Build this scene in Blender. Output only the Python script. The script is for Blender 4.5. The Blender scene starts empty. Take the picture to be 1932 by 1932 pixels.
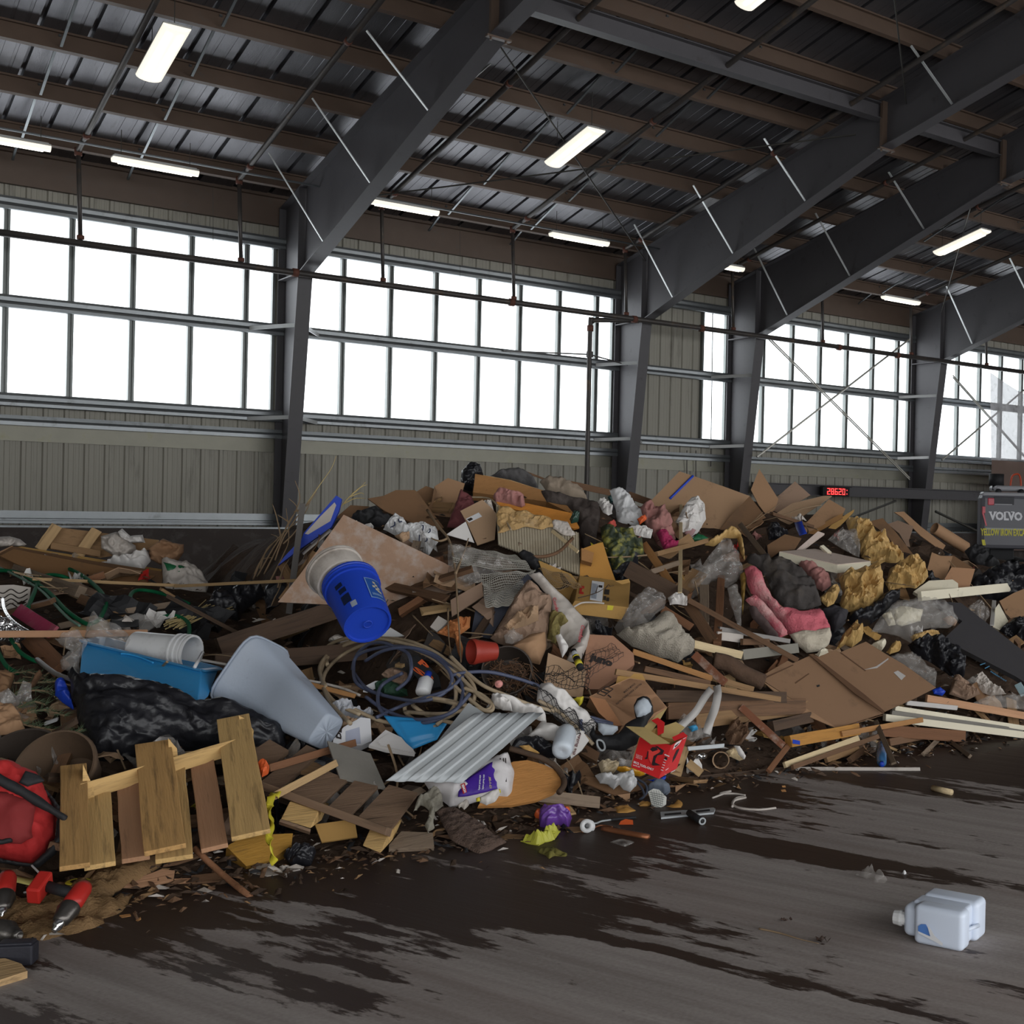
import bpy, bmesh, math, random
from math import sin, cos, tan, pi, sqrt, radians, atan2
from mathutils import Vector, Matrix, noise
from mathutils.geometry import delaunay_2d_cdt
V = Vector
SC = bpy.context.scene
COL = SC.collection
# ---------------------------------------------------------------- camera, sky, light, exposure
FPX, YAW, PIT, ROL, EYE = 2332.83, .6954, -.004, .0229, 1.65
CAMP = V((0, 0, EYE))
def basis():
    r, u, f = V((cos(ROL), 0, sin(ROL))), V((-sin(ROL), 0, cos(ROL))), V((0, 1, 0))
    m = Matrix.Rotation(-YAW, 3, 'Z') @ Matrix.Rotation(PIT, 3, 'X')
    return m @ r, m @ u, m @ f
CR, CU, CF = basis()
cam = bpy.data.cameras.new('camera'); co = bpy.data.objects.new('camera', cam); COL.objects.link(co)
cam.sensor_width = 36; cam.lens = FPX / 1932 * 36; cam.shift_x = -.25
cam.clip_start = .05; cam.clip_end = 300
co.matrix_world = Matrix(((CR.x, CU.x, -CF.x, 0), (CR.y, CU.y, -CF.y, 0), (CR.z, CU.z, -CF.z, EYE), (0, 0, 0, 1)))
SC.camera = co
SC.view_settings.view_transform = 'Standard'; SC.view_settings.look = 'None'
SC.view_settings.exposure = 0.0; SC.view_settings.gamma = 1
SC.view_settings.use_curve_mapping = False
W = bpy.data.worlds.new('overcast_sky'); SC.world = W; W.use_nodes = True
bg = W.node_tree.nodes['Background']; bg.inputs[0].default_value = (.97, .985, 1, 1); bg.inputs[1].default_value = 3.9
SC.cycles.max_bounces = 6; SC.cycles.diffuse_bounces = 4; SC.cycles.glossy_bounces = 3
SC.cycles.transparent_max_bounces = 12; SC.cycles.transmission_bounces = 4
SC.cycles.caustics_reflective = False; SC.cycles.caustics_refractive = False
SC.cycles.sample_clamp_indirect = 4
def portal(loc, rot, sx, sy):
    l = bpy.data.lights.new('daylight_opening', 'AREA'); l.shape = 'RECTANGLE'; l.size = sx; l.size_y = sy
    l.cycles.is_portal = True
    o = bpy.data.objects.new('daylight_opening', l); COL.objects.link(o); o.location = loc; o.rotation_euler = rot
WALLY = 23.1
portal((5.2, WALLY + .12, 4.67), (radians(-90), 0, 0), 18.8, 3)
portal((24, WALLY + .12, 4.67), (radians(-90), 0, 0), 13.8, 3)
portal((16, -6.9, 3.75), (radians(90), 0, 0), 60, 7.5)

# ---------------------------------------------------------------- geometry helpers
def ray(px, py):
    x, y = (px - 1449) / FPX, -(py - 966) / FPX
    return CR * x + CU * y + CF
def P(px, py, d): return CAMP + ray(px, py) * d
def onY(px, py, y): d = ray(px, py); return CAMP + d * (y / d.y)
def onX(px, py, x): d = ray(px, py); return CAMP + d * (x / d.x)
def onZ(px, py, z=0): d = ray(px, py); return CAMP + d * ((z - EYE) / d.z)
def fwd(p): return (p - CAMP).dot(CF)
def pin(a, d): return CAMP + ray(*a) * d
SIL = [(0,1062,11.5),(150,1055,11.5),(330,1085,11.2),(420,1115,10.5),(520,1060,9.6),(620,985,9.3),(740,955,9.3),(830,930,9.4),(890,908,9.5),
       (1000,916,9.6),(1120,948,9.8),(1250,955,10),(1320,935,10),(1440,945,10),(1560,965,10),(1650,990,10),(1750,1015,10),(1860,1062,10),(1932,1085,10)]
_t = [(q.x, q.y, q.z) for q in (onY(*s) for s in SIL)]
MT = [(-3.0, 11.5, .2), (-.2, 11.5, .85)] + _t + [(_t[-1][0] + 1, 10, .85), (_t[-1][0] + 2.4, 10, .35), (_t[-1][0] + 3.4, 10, .02), (_t[-1][0] + 4, 10, -.05)]
TOE0 = 5.6
def toe(x): return 5.58 if x < 2.6 else min(5.98, 5.58 + (x - 2.6) * .25)
def crest(x):
    if x <= MT[0][0]: return MT[0][1], MT[0][2]
    for a, b in zip(MT, MT[1:]):
        if x <= b[0]:
            t = (x - a[0]) / max(1e-6, b[0] - a[0]); return a[1] + t * (b[1] - a[1]), a[2] + t * (b[2] - a[2])
    return MT[-1][1], MT[-1][2]
def hz(x, y):
    yc, zc = crest(x)
    T_ = toe(x)
    if y <= T_: return 0
    if y < yc: return zc * (1 - (1 - (y - T_) / (yc - T_)) ** 1.75)
    return max(-.2, zc * (1 - ((y - yc) / 5.5) ** 2))
_sc = {}
def S(px, py, l=0.0):
    """world point where the sight line through a pixel meets the heap (or the floor), l metres nearer"""
    k = (px, py)
    if k not in _sc:
        d = ray(px, py); t = 3.0; hit = None
        while t < 14:
            p = CAMP + d * t
            if p.z <= hz(p.x, p.y): hit = t; break
            yc = crest(p.x)[0]
            if p.y > yc: hit = t; break
            t += .05
        if hit is None: hit = 13.0
        else:
            a, b = hit - .05, hit
            for _ in range(12):
                m = (a + b) / 2; p = CAMP + d * m
                if p.z <= hz(p.x, p.y) or p.y > crest(p.x)[0]: b = m
                else: a = m
            hit = b
        _sc[k] = hit
    return CAMP + ray(px, py) * (_sc[k] - l)
def T3(t, dl=.03): return S(t[0], t[1], t[2] if len(t) > 2 else dl)
def mpp(p): return fwd(p) / FPX          # metres per pixel at a point

def link(name, me, mat=None, parent=None, loc=None, M=None):
    o = bpy.data.objects.new(name, me); COL.objects.link(o)
    if mat is not None:
        for m in (mat if isinstance(mat, (list, tuple)) else [mat]): me.materials.append(m)
    if parent is not None:
        o.parent = parent
        if M is None: M = Matrix.Translation(loc) if loc is not None else Matrix.Identity(4)
        o.matrix_parent_inverse = Matrix.Identity(4)
        o.matrix_basis = base_of(parent).inverted() @ M
        WM[o.name] = M
    else:
        if M is None: M = Matrix.Translation(loc) if loc is not None else Matrix.Identity(4)
        o.matrix_basis = M; WM[o.name] = M
    return o
WM = {}
def base_of(o): return WM.get(o.name, Matrix.Identity(4))
def tag(o, label, cat, group=None, kind=None):
    o['label'] = label; o['category'] = cat
    if group: o['group'] = group
    if kind: o['kind'] = kind
    return o
def empty(name, loc, label=None, cat=None, group=None, kind=None):
    o = bpy.data.objects.new(name, None); COL.objects.link(o); o.empty_display_size = .1
    M = Matrix.Translation(loc); o.matrix_basis = M; WM[o.name] = M
    if label: tag(o, label, cat, group, kind)
    elif kind: o['kind'] = kind
    return o
def mesh(vs, fs, smooth=False, center=True):
    """mesh from world-space verts; returned with its centroid"""
    c = V((0, 0, 0))
    if center:
        for v in vs: c += V(v)
        c /= max(1, len(vs))
    me = bpy.data.meshes.new('m'); me.from_pydata([V(v) - c for v in vs], [], fs); me.validate()
    bm = bmesh.new(); bm.from_mesh(me); bmesh.ops.recalc_face_normals(bm, faces=bm.faces); bm.to_mesh(me); bm.free()
    if smooth:
        for p in me.polygons: p.use_smooth = True
    return me, c
class MB:
    """collects shapes for ONE mesh"""
    def __init__(s): s.v = []; s.f = []; s.mi = []; s.m = 0
    def add(s, vs, fs):
        n = len(s.v); s.v += [V(v) for v in vs]; s.f += [[i + n for i in f] for f in fs]; s.mi += [s.m] * len(fs)
    def box(s, c, sx, sy, sz, R=None):
        R = R or Matrix.Identity(3); c = V(c)
        s.add([c + R @ V((x * sx / 2, y * sy / 2, z * sz / 2)) for x in (-1, 1) for y in (-1, 1) for z in (-1, 1)],
              [(0,1,3,2),(4,6,7,5),(0,4,5,1),(2,3,7,6),(0,2,6,4),(1,5,7,3)])
    def mm(s, a, b): s.box((V(a) + V(b)) / 2, *[abs(b[i] - a[i]) for i in range(3)])
    def prism(s, pts, ext):
        """polygon (3D points) extruded by a vector"""
        n = len(pts); ext = V(ext)
        s.add([V(p) for p in pts] + [V(p) + ext for p in pts], [list(range(n))[::-1], list(range(n, 2 * n))] + [(i, (i + 1) % n, n + (i + 1) % n, n + i) for i in range(n)])
    def tube(s, pts, r, n=8, caps=True, r1=None):
        pts = [V(p) for p in pts]; rings = []; k = len(pts)
        up = V((0, 0, 1)); prev = None; base = len(s.v); vs = []
        for i, p in enumerate(pts):
            t = (pts[min(i + 1, k - 1)] - pts[max(i - 1, 0)]); t = t.normalized() if t.length > 1e-9 else V((0, 0, 1))
            a = prev if prev is not None else (up if abs(t.z) < .9 else V((1, 0, 0)))
            a = (a - t * a.dot(t)); a = a.normalized() if a.length > 1e-6 else t.orthogonal().normalized()
            prev = a; b = t.cross(a); rr = r if r1 is None else r + (r1 - r) * i / max(1, k - 1)
            vs += [p + (a * cos(2 * pi * j / n) + b * sin(2 * pi * j / n)) * rr for j in range(n)]
        fs = [(i * n + j, i * n + (j + 1) % n, (i + 1) * n + (j + 1) % n, (i + 1) * n + j) for i in range(k - 1) for j in range(n)]
        if caps: fs += [list(range(n))[::-1], list(range((k - 1) * n, k * n))]
        s.add(vs, fs)
    def lathe(s, a, ax, prof, n=24, ref=None):
        """prof: (distance along axis, radius)"""
        ax = V(ax).normalized(); u = ax.orthogonal().normalized() if ref is None else (V(ref) - ax * V(ref).dot(ax)).normalized(); w = ax.cross(u); a = V(a); vs = []
        for (h, r) in prof:
            vs += [a + ax * h + (u * cos(2 * pi * j / n) + w * sin(2 * pi * j / n)) * max(r, 1e-4) for j in range(n)]
        s.add(vs, [(i * n + j, i * n + (j + 1) % n, (i + 1) * n + (j + 1) % n, (i + 1) * n + j) for i in range(len(prof) - 1) for j in range(n)])
    def build(s, name, mat, parent=None, smooth=False, bevel=0, M=None):
        if M is not None:
            me, c = mesh(s.v, s.f, smooth, False)
            o = link(name, me, mat, parent, M=M)
        else:
            me, c = mesh(s.v, s.f, smooth); o = link(name, me, mat, parent, loc=c)
        if isinstance(mat, (list, tuple)) and len(me.polygons) == len(s.mi): me.polygons.foreach_set('material_index', s.mi)
        if bevel:
            b = o.modifiers.new('b', 'BEVEL'); b.width = bevel; b.segments = 2; b.limit_method = 'ANGLE'
        return o
def copy_tree(o, M, parent=None):
    c = o.copy(); COL.objects.link(c); WM[c.name] = M
    if parent is None: c.matrix_basis = M
    else: c.parent = parent; c.matrix_basis = base_of(parent).inverted() @ M
    for ch in list(o.children): copy_tree(ch, M @ base_of(o).inverted() @ base_of(ch), c)
    return c
def spline(pts, n=8):
    pts = [V(p) for p in pts]; out = []
    for i in range(len(pts) - 1):
        p0, p1, p2, p3 = pts[max(i - 1, 0)], pts[i], pts[i + 1], pts[min(i + 2, len(pts) - 1)]
        for k in range(n):
            t = k / n; out.append(.5 * ((2 * p1) + (p2 - p0) * t + (2 * p0 - 5 * p1 + 4 * p2 - p3) * t * t + (3 * p1 - p0 - 3 * p2 + p3) * t ** 3))
    out.append(pts[-1]); return out

# ---------------------------------------------------------------- materials
MATS = {}
def mat(name, col, rough=.6, metal=0., var=.25, scale=6., bump=.15, bscale=30., dirt=.0, dcol=(.03, .022, .016), stretch=(1, 1, 1), spec=.4, randv=0., alpha=1., trans=0., emit=0., coord='Object', dscale=4., sheen=0., ridge=0., rscale=7.):
    if name in MATS: return MATS[name]
    m = bpy.data.materials.new(name); m.use_nodes = True; nt = m.node_tree; N = nt.nodes; L = nt.links; b = N['Principled BSDF']
    b.inputs['Roughness'].default_value = rough; b.inputs['Metallic'].default_value = metal
    b.inputs['Specular IOR Level'].default_value = spec
    tc = N.new('ShaderNodeTexCoord'); mp = N.new('ShaderNodeMapping'); mp.inputs['Scale'].default_value = stretch
    L.new(tc.outputs[coord], mp.inputs[0])
    oi = N.new('ShaderNodeObjectInfo')
    off = N.new('ShaderNodeVectorMath'); off.operation = 'MULTIPLY_ADD'; off.inputs[1].default_value = (1, 1, 1)
    cx = N.new('ShaderNodeCombineXYZ'); mu = N.new('ShaderNodeMath'); mu.operation = 'MULTIPLY'; mu.inputs[1].default_value = 37.0
    L.new(oi.outputs['Random'], mu.inputs[0])
    for i in range(3): L.new(mu.outputs[0], cx.inputs[i])
    L.new(mp.outputs[0], off.inputs[0]); L.new(cx.outputs[0], off.inputs[2])
    n1 = N.new('ShaderNodeTexNoise'); n1.inputs['Scale'].default_value = scale; n1.inputs['Detail'].default_value = 6
    L.new(off.outputs[0], n1.inputs['Vector'])
    mx = N.new('ShaderNodeMixRGB'); mx.inputs[1].default_value = (*[c * (1 - var) for c in col], 1); mx.inputs[2].default_value = (*[min(1, c * (1 + var)) for c in col], 1)
    L.new(n1.outputs[0], mx.inputs[0]); last = mx.outputs[0]
    if randv:
        hs = N.new('ShaderNodeHueSaturation'); mr = N.new('ShaderNodeMapRange'); mr.inputs[3].default_value = 1 - randv; mr.inputs[4].default_value = 1 + randv
        L.new(oi.outputs['Random'], mr.inputs[0]); L.new(mr.outputs[0], hs.inputs['Value']); L.new(last, hs.inputs['Color']); last = hs.outputs[0]
    if dirt:
        n2 = N.new('ShaderNodeTexNoise'); n2.inputs['Scale'].default_value = dscale; n2.inputs['Detail'].default_value = 8; n2.inputs['Roughness'].default_value = .65
        L.new(off.outputs[0], n2.inputs['Vector'])
        cr = N.new('ShaderNodeValToRGB'); cr.color_ramp.elements[0].position = .62 - dirt * .3; cr.color_ramp.elements[0].color = (0, 0, 0, 1)
        cr.color_ramp.elements[1].position = .86 - dirt * .3; cr.color_ramp.elements[1].color = (1, 1, 1, 1); L.new(n2.outputs[0], cr.inputs[0])
        md = N.new('ShaderNodeMixRGB'); md.inputs[2].default_value = (*dcol, 1); mf = N.new('ShaderNodeMath'); mf.operation = 'MULTIPLY'; mf.inputs[1].default_value = .8
        L.new(cr.outputs[0], mf.inputs[0]); L.new(mf.outputs[0], md.inputs[0]); L.new(last, md.inputs[1]); last = md.outputs[0]
    L.new(last, b.inputs['Base Color'])
    if bump:
        n3 = N.new('ShaderNodeTexNoise'); n3.inputs['Scale'].default_value = bscale; n3.inputs['Detail'].default_value = 5; L.new(off.outputs[0], n3.inputs['Vector'])
        bp = N.new('ShaderNodeBump'); bp.inputs['Strength'].default_value = bump; bp.inputs['Distance'].default_value = .02; L.new(n3.outputs[0], bp.inputs['Height']); L.new(bp.outputs[0], b.inputs['Normal'])
        if ridge:
            n4 = N.new('ShaderNodeTexNoise'); n4.noise_type = 'RIDGED_MULTIFRACTAL'; n4.inputs['Scale'].default_value = rscale; n4.inputs['Detail'].default_value = 4; n4.inputs['Distortion'].default_value = .6; L.new(off.outputs[0], n4.inputs['Vector'])
            b4 = N.new('ShaderNodeBump'); b4.inputs['Strength'].default_value = ridge; b4.inputs['Distance'].default_value = .04; L.new(n4.outputs[0], b4.inputs['Height']); L.new(bp.outputs[0], b4.inputs['Normal']); L.new(b4.outputs[0], b.inputs['Normal'])
    if emit: L.new(last, b.inputs['Emission Color']); b.inputs['Emission Strength'].default_value = emit
    if trans: b.inputs['Transmission Weight'].default_value = trans
    if alpha < 1:
        tr = N.new('ShaderNodeBsdfTransparent'); ms = N.new('ShaderNodeMixShader'); ms.inputs[0].default_value = alpha
        L.new(tr.outputs[0], ms.inputs[1]); L.new(b.outputs[0], ms.inputs[2]); L.new(ms.outputs[0], N['Material Output'].inputs[0])
    MATS[name] = m; return m
def sc(r, g, b):  # 0-255 display colour -> linear
    f = lambda c: (c / 255 / 12.92) if c <= 10 else ((c / 255 + .055) / 1.055) ** 2.4
    return (f(r), f(g), f(b))
# ---------------------------------------------------------------- building materials
M_panel = mat('grey_wall_panel', sc(156, 153, 142), .55, 0, .06, 3, .05, 60, .15, stretch=(1, 1, .15))
M_trim = mat('galvanised_trim', sc(128, 132, 134), .35, .7, .12, 6, .05, 40, .1)
M_flash = mat('bare_metal_flashing', sc(136, 134, 122), .45, .5, .12, 4, .15, 12, .12, dcol=(.2, .19, .08))
M_steel = mat('dark_painted_steel', sc(82, 80, 83), .5, 0, .08, 5, .03, 60, .08)
M_purlin = mat('red_oxide_purlin', sc(96, 80, 69), .5, 0, .12, 5, .04, 60, .12, dcol=(.1, .09, .08))
M_deck = mat('galvalume_roof_deck', sc(112, 111, 115), .38, .75, .18, 3, .12, 25, .1, stretch=(3, .4, 1))
M_pipe = mat('grey_sprinkler_pipe', sc(72, 68, 66), .45, .3, .2, 8, .05, 60, .2, dcol=(.16, .1, .05))
M_rust = mat('rusty_coupling', sc(98, 60, 48), .7, 0, .3, 20, .2, 60)
M_white_angle = mat('bright_angle_brace', sc(200, 202, 202), .4, .4, .08, 8, .03)
M_rod = mat('dark_steel_rod', sc(70, 68, 64), .5, .4, .2, 8, .02)
M_push = mat('black_push_wall', sc(58, 50, 46), .7, 0, .3, 3, .2, 15, .3, dcol=(.1, .09, .085))
M_sash = mat('window_mullion', sc(120, 124, 122), .4, .5, .1, 6, .03)
def glass():
    m = bpy.data.materials.new('translucent_glazing'); m.use_nodes = True; nt = m.node_tree; N = nt.nodes; L = nt.links; N.remove(N['Principled BSDF'])
    t = N.new('ShaderNodeBsdfTransparent'); t.inputs[0].default_value = (.94, .96, .97, 1); g = N.new('ShaderNodeBsdfTranslucent'); g.inputs[0].default_value = (.9, .92, .95, 1)
    x = N.new('ShaderNodeMixShader'); x.inputs[0].default_value = .12; L.new(t.outputs[0], x.inputs[1]); L.new(g.outputs[0], x.inputs[2]); L.new(x.outputs[0], N['Material Output'].inputs[0]); return m
M_glass = glass()
def floor_mat():
    m = bpy.data.materials.new('scraped_wet_concrete'); m.use_nodes = True; nt = m.node_tree; N = nt.nodes; L = nt.links; b = N['Principled BSDF']
    tc = N.new('ShaderNodeTexCoord')
    def stretched(ang, sx, sy, loc=(0, 0, 0)):
        mp = N.new('ShaderNodeMapping'); mp.vector_type = 'TEXTURE'; mp.inputs['Rotation'].default_value = (0, 0, radians(ang)); mp.inputs['Scale'].default_value = (sx, sy, 1); mp.inputs['Location'].default_value = loc
        L.new(tc.outputs['Object'], mp.inputs[0]); return mp.outputs[0]
    def nz(vec, scale, det=6, rough=.55, dist=0):
        n = N.new('ShaderNodeTexNoise'); n.inputs['Scale'].default_value = scale; n.inputs['Detail'].default_value = det; n.inputs['Roughness'].default_value = rough; n.inputs['Distortion'].default_value = dist; L.new(vec, n.inputs['Vector']); return n.outputs[0]
    def ramp(v, a, bb, ca=0, cb=1):
        r = N.new('ShaderNodeMapRange'); r.inputs[1].default_value = a; r.inputs[2].default_value = bb; r.inputs[3].default_value = ca; r.inputs[4].default_value = cb; L.new(v, r.inputs[0]); return r.outputs[0]
    def mth(op, a, bb):
        r = N.new('ShaderNodeMath'); r.operation = op
        for i, q in enumerate((a, bb)):
            if isinstance(q, (int, float)): r.inputs[i].default_value = q
            else: L.new(q, r.inputs[i])
        return r.outputs[0]
    dirn = -70
    streak = nz(stretched(dirn, 7, .9), 1.6, 9, .62, .15)
    fine = nz(stretched(dirn, 14, .7), 7, 6, .6)
    ragged = nz(stretched(dirn, 2.2, .8), 9, 6, .65)
    # wetter towards the heap (the liquid that runs out of it)
    sp = N.new('ShaderNodeSeparateXYZ'); L.new(tc.outputs['Object'], sp.inputs[0])
    wob = nz(tc.outputs['Object'], .5, 2)
    seep = mth('ADD', ramp(sp.outputs[1], 3.4, 5.8, -.02, .155), ramp(wob, .3, .7, -.06, .07))
    s = mth('ADD', mth('MULTIPLY', streak, .62), mth('ADD', mth('MULTIPLY', fine, .16), mth('MULTIPLY', ragged, .22)))
    s = mth('ADD', s, seep)
    wet = ramp(s, .553, .572)
    blot = ramp(nz(stretched(dirn, 2.2, .8, (3, 1, 0)), 5.5, 5, .6), .66, .70)
    wet = mth('MAXIMUM', wet, blot)
    dry1 = N.new('ShaderNodeMixRGB'); dry1.inputs[1].default_value = (*sc(140, 131, 126), 1); dry1.inputs[2].default_value = (*sc(168, 160, 155), 1)
    L.new(ramp(mth('ADD', mth('MULTIPLY', fine, .7), mth('MULTIPLY', nz(tc.outputs['Object'], 60, 4), .3)), .38, .62), dry1.inputs[0])
    red = N.new('ShaderNodeMixRGB'); red.inputs[2].default_value = (*sc(134, 116, 109), 1); L.new(ramp(nz(stretched(dirn, 4, 1), .9, 3), .5, .7, 0, .6), red.inputs[0]); L.new(dry1.outputs[0], red.inputs[1])
    mx = N.new('ShaderNodeMixRGB'); L.new(wet, mx.inputs[0]); L.new(red.outputs[0], mx.inputs[1]); mx.inputs[2].default_value = (*sc(62, 49, 42), 1)
    L.new(mx.outputs[0], b.inputs['Base Color']); L.new(ramp(wet, 0, 1, .8, .5), b.inputs['Roughness']); b.inputs['Specular IOR Level'].default_value = .25
    bp = N.new('ShaderNodeBump'); bp.inputs['Strength'].default_value = .25; bp.inputs['Distance'].default_value = .02; L.new(mth('ADD', fine, mth('MULTIPLY', wet, .3)), bp.inputs['Height']); L.new(bp.outputs[0], b.inputs['Normal'])
    return m
# ---------------------------------------------------------------- shell
def structure(o): o['kind'] = 'structure'; return o
f = MB(); f.mm((-14, -7, -.2), (46, 23.4, 0)); structure(f.build('floor', floor_mat(), M=Matrix.Identity(4)))
X0, X1 = -4.0, 34.0
def zr(y): return 6.88 + .211 * (23 - y)             # underside of the purlins
# roof deck with standing ribs
r = MB()
y0, y1 = 23.5, -7.0
nx = int((46 + 14) / .61)
sec = []
for i in range(nx):
    x = -14 + i * .61
    sec += [(x, 0), (x + .22, 0), (x + .225, .006), (x + .265, .006), (x + .27, 0), (x + .4, 0), (x + .405, .006), (x + .44, .006), (x + .445, 0), (x + .545, 0), (x + .555, .075), (x + .60, .075)]
vs = [(x, y, zr(y) + .25 + h) for y in (y0, y1) for (x, h) in sec]; n = len(sec)
r.add(vs, [(i, i + 1, n + i + 1, n + i) for i in range(n - 1)])
structure(r.build('ceiling', M_deck, M=Matrix.Identity(4)))
t = MB(); t.mm((-14, y1, zr(y1) + .33), (46, y1 + .1, zr(y1) + .36)); t.add([(-14, y0, zr(y0) + .36), (46, y0, zr(y0) + .36), (46, y1, zr(y1) + .36), (-14, y1, zr(y1) + .36)], [(0, 1, 2, 3)])
structure(t.build('ceiling', M_deck, M=Matrix.Identity(4)))
# ribbed back wall: bands around the windows
WIN = [(-2.3, 7.45), (8.0, 14.72), (17.19, 17.88), (18.35, 24.08), (24.6, 31.5)]
ZS, ZH = 3.19, 6.16
w = MB()
def panel(xa, xb, za, zb):
    prof = []; k = math.floor((xa - 3.26) / .305)
    x = 3.26 + k * .305
    prof.append((xa, 0))
    while x < xb:
        for dx, h in ((-.045, 0), (-.025, -.032), (.025, -.032), (.045, 0), (.11, 0), (.12, -.006), (.14, -.006), (.15, 0), (.19, 0), (.2, -.006), (.22, -.006), (.23, 0)):
            if xa < x + dx < xb: prof.append((x + dx, h))
        x += .305
    prof.append((xb, 0)); n = len(prof)
    w.add([(a, WALLY + .08 + h, z) for z in (za, zb) for a, h in prof], [(i, i + 1, n + i + 1, n + i) for i in range(n - 1)])
panel(-14, 46, -.1, ZS - .02); panel(-14, 46, ZH, 7.2)
edges = [-14] + [e for ab in WIN for e in ab] + [46]
for a, b in zip(edges[::2], edges[1::2]): panel(a, b, ZS - .02, ZH)
w.mm((-14, WALLY + .12, -.1), (46, WALLY + .16, ZS - .03))
structure(w.build('wall_back', M_panel, M=Matrix.Identity(4)))
# end walls and the wall over the opening behind the camera
g = MB(); g.mm((45.8, -7, 0), (46, 23.3, 12)); structure(g.build('wall_right', M_panel))
g = MB(); g.mm((-14, -7, 0), (-13.8, 23.3, 13.5)); structure(g.build('wall_left', M_panel))
g = MB(); g.mm((-14, -7.1, 6.0), (46, -6.95, 13.6)); structure(g.build('wall_front', M_panel))
# girts / trims along the wall
def zsec(name, z, pts, mat_):
    m_ = MB(); m_.prism([(-14, WALLY + .05 + a, z + b) for a, b in pts], (60, 0, 0)); structure(m_.build(name, mat_))
girt = [(0, .1), (-.16, .1), (-.17, .06), (-.165, .0), (-.15, -.02), (-.165, -.05), (-.165, -.1), (-.15, -.11), (0, -.1)]
zsec('trim_1', 6.24, girt, M_trim); zsec('trim_2', 4.67, girt, M_trim); zsec('trim_3', 3.10, girt, M_trim)
zsec('trim_4', 2.78, [(0, .07), (-.16, .07), (-.165, .01), (-.15, -.01), (-.165, -.03), (-.165, -.09), (0, -.09)], M_trim)
zsec('trim_5', 2.57, [(-.02, .13), (-.035, .13), (-.045, -.13), (-.03, -.13)], M_flash)
zsec('trim_6', 1.26, [(0, .06), (-.14, .06), (-.145, -.06), (-.12, -.07), (-.12, -.1), (-.145, -.105), (-.145, -.15), (0, -.15)], M_trim)
zsec('trim_7', 6.57, [(0, .56), (-.09, .56), (-.09, .5), (-.03, .49), (-.03, .03), (-.1, .02), (-.1, -.02), (0, -.02)], M_purlin)
# windows
def window(i, xa, xb, mull):
    o = structure(empty('window_%d' % i, (xa, WALLY, ZS)))
    fr = MB(); fr.mm((xa, WALLY - .02, ZS - .04), (xb, WALLY + .08, ZS + .02)); fr.mm((xa, WALLY - .02, ZH - .02), (xb, WALLY + .08, ZH + .05))
    fr.mm((xa - .02, WALLY - .02, ZS), (xa + .025, WALLY + .08, ZH)); fr.mm((xb - .025, WALLY - .02, ZS), (xb + .02, WALLY + .08, ZH))
    fr.build('window_frame', M_sash, o)
    for x in mull:
        mb = MB(); mb.mm((x - .045, WALLY - .05, ZS), (x - .012, WALLY + .06, ZH)); mb.mm((x - .012, WALLY - .01, ZS), (x + .012, WALLY + .05, ZH)); mb.mm((x + .012, WALLY - .05, ZS), (x + .045, WALLY + .06, ZH))
        mb.build('mullion', M_sash, o)
    gl = MB(); gl.mm((xa, WALLY + .062, ZS), (xb, WALLY + .07, ZH)); gl.build('glazing', M_glass, o)
window(1, *WIN[0], [3.26 + .925 * k for k in range(-5, 5)])
window(2, *WIN[1], [8.72 + .928 * k for k in range(0, 7)])
window(3, *WIN[2], [])
window(4, *WIN[3], [19.0 + .925 * k for k in range(0, 6)])
window(5, *WIN[4], [25.1 + .925 * k for k in range(0, 7)])
# push wall
p = MB(); p.mm((-14, 22.52, 0), (46, 22.74, 1.06)); structure(p.build('wall_push', M_push))
p = MB(); p.mm((-14, 22.5, 1.06), (46, 22.76, 1.09)); structure(p.build('trim_8', M_trim))
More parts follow.
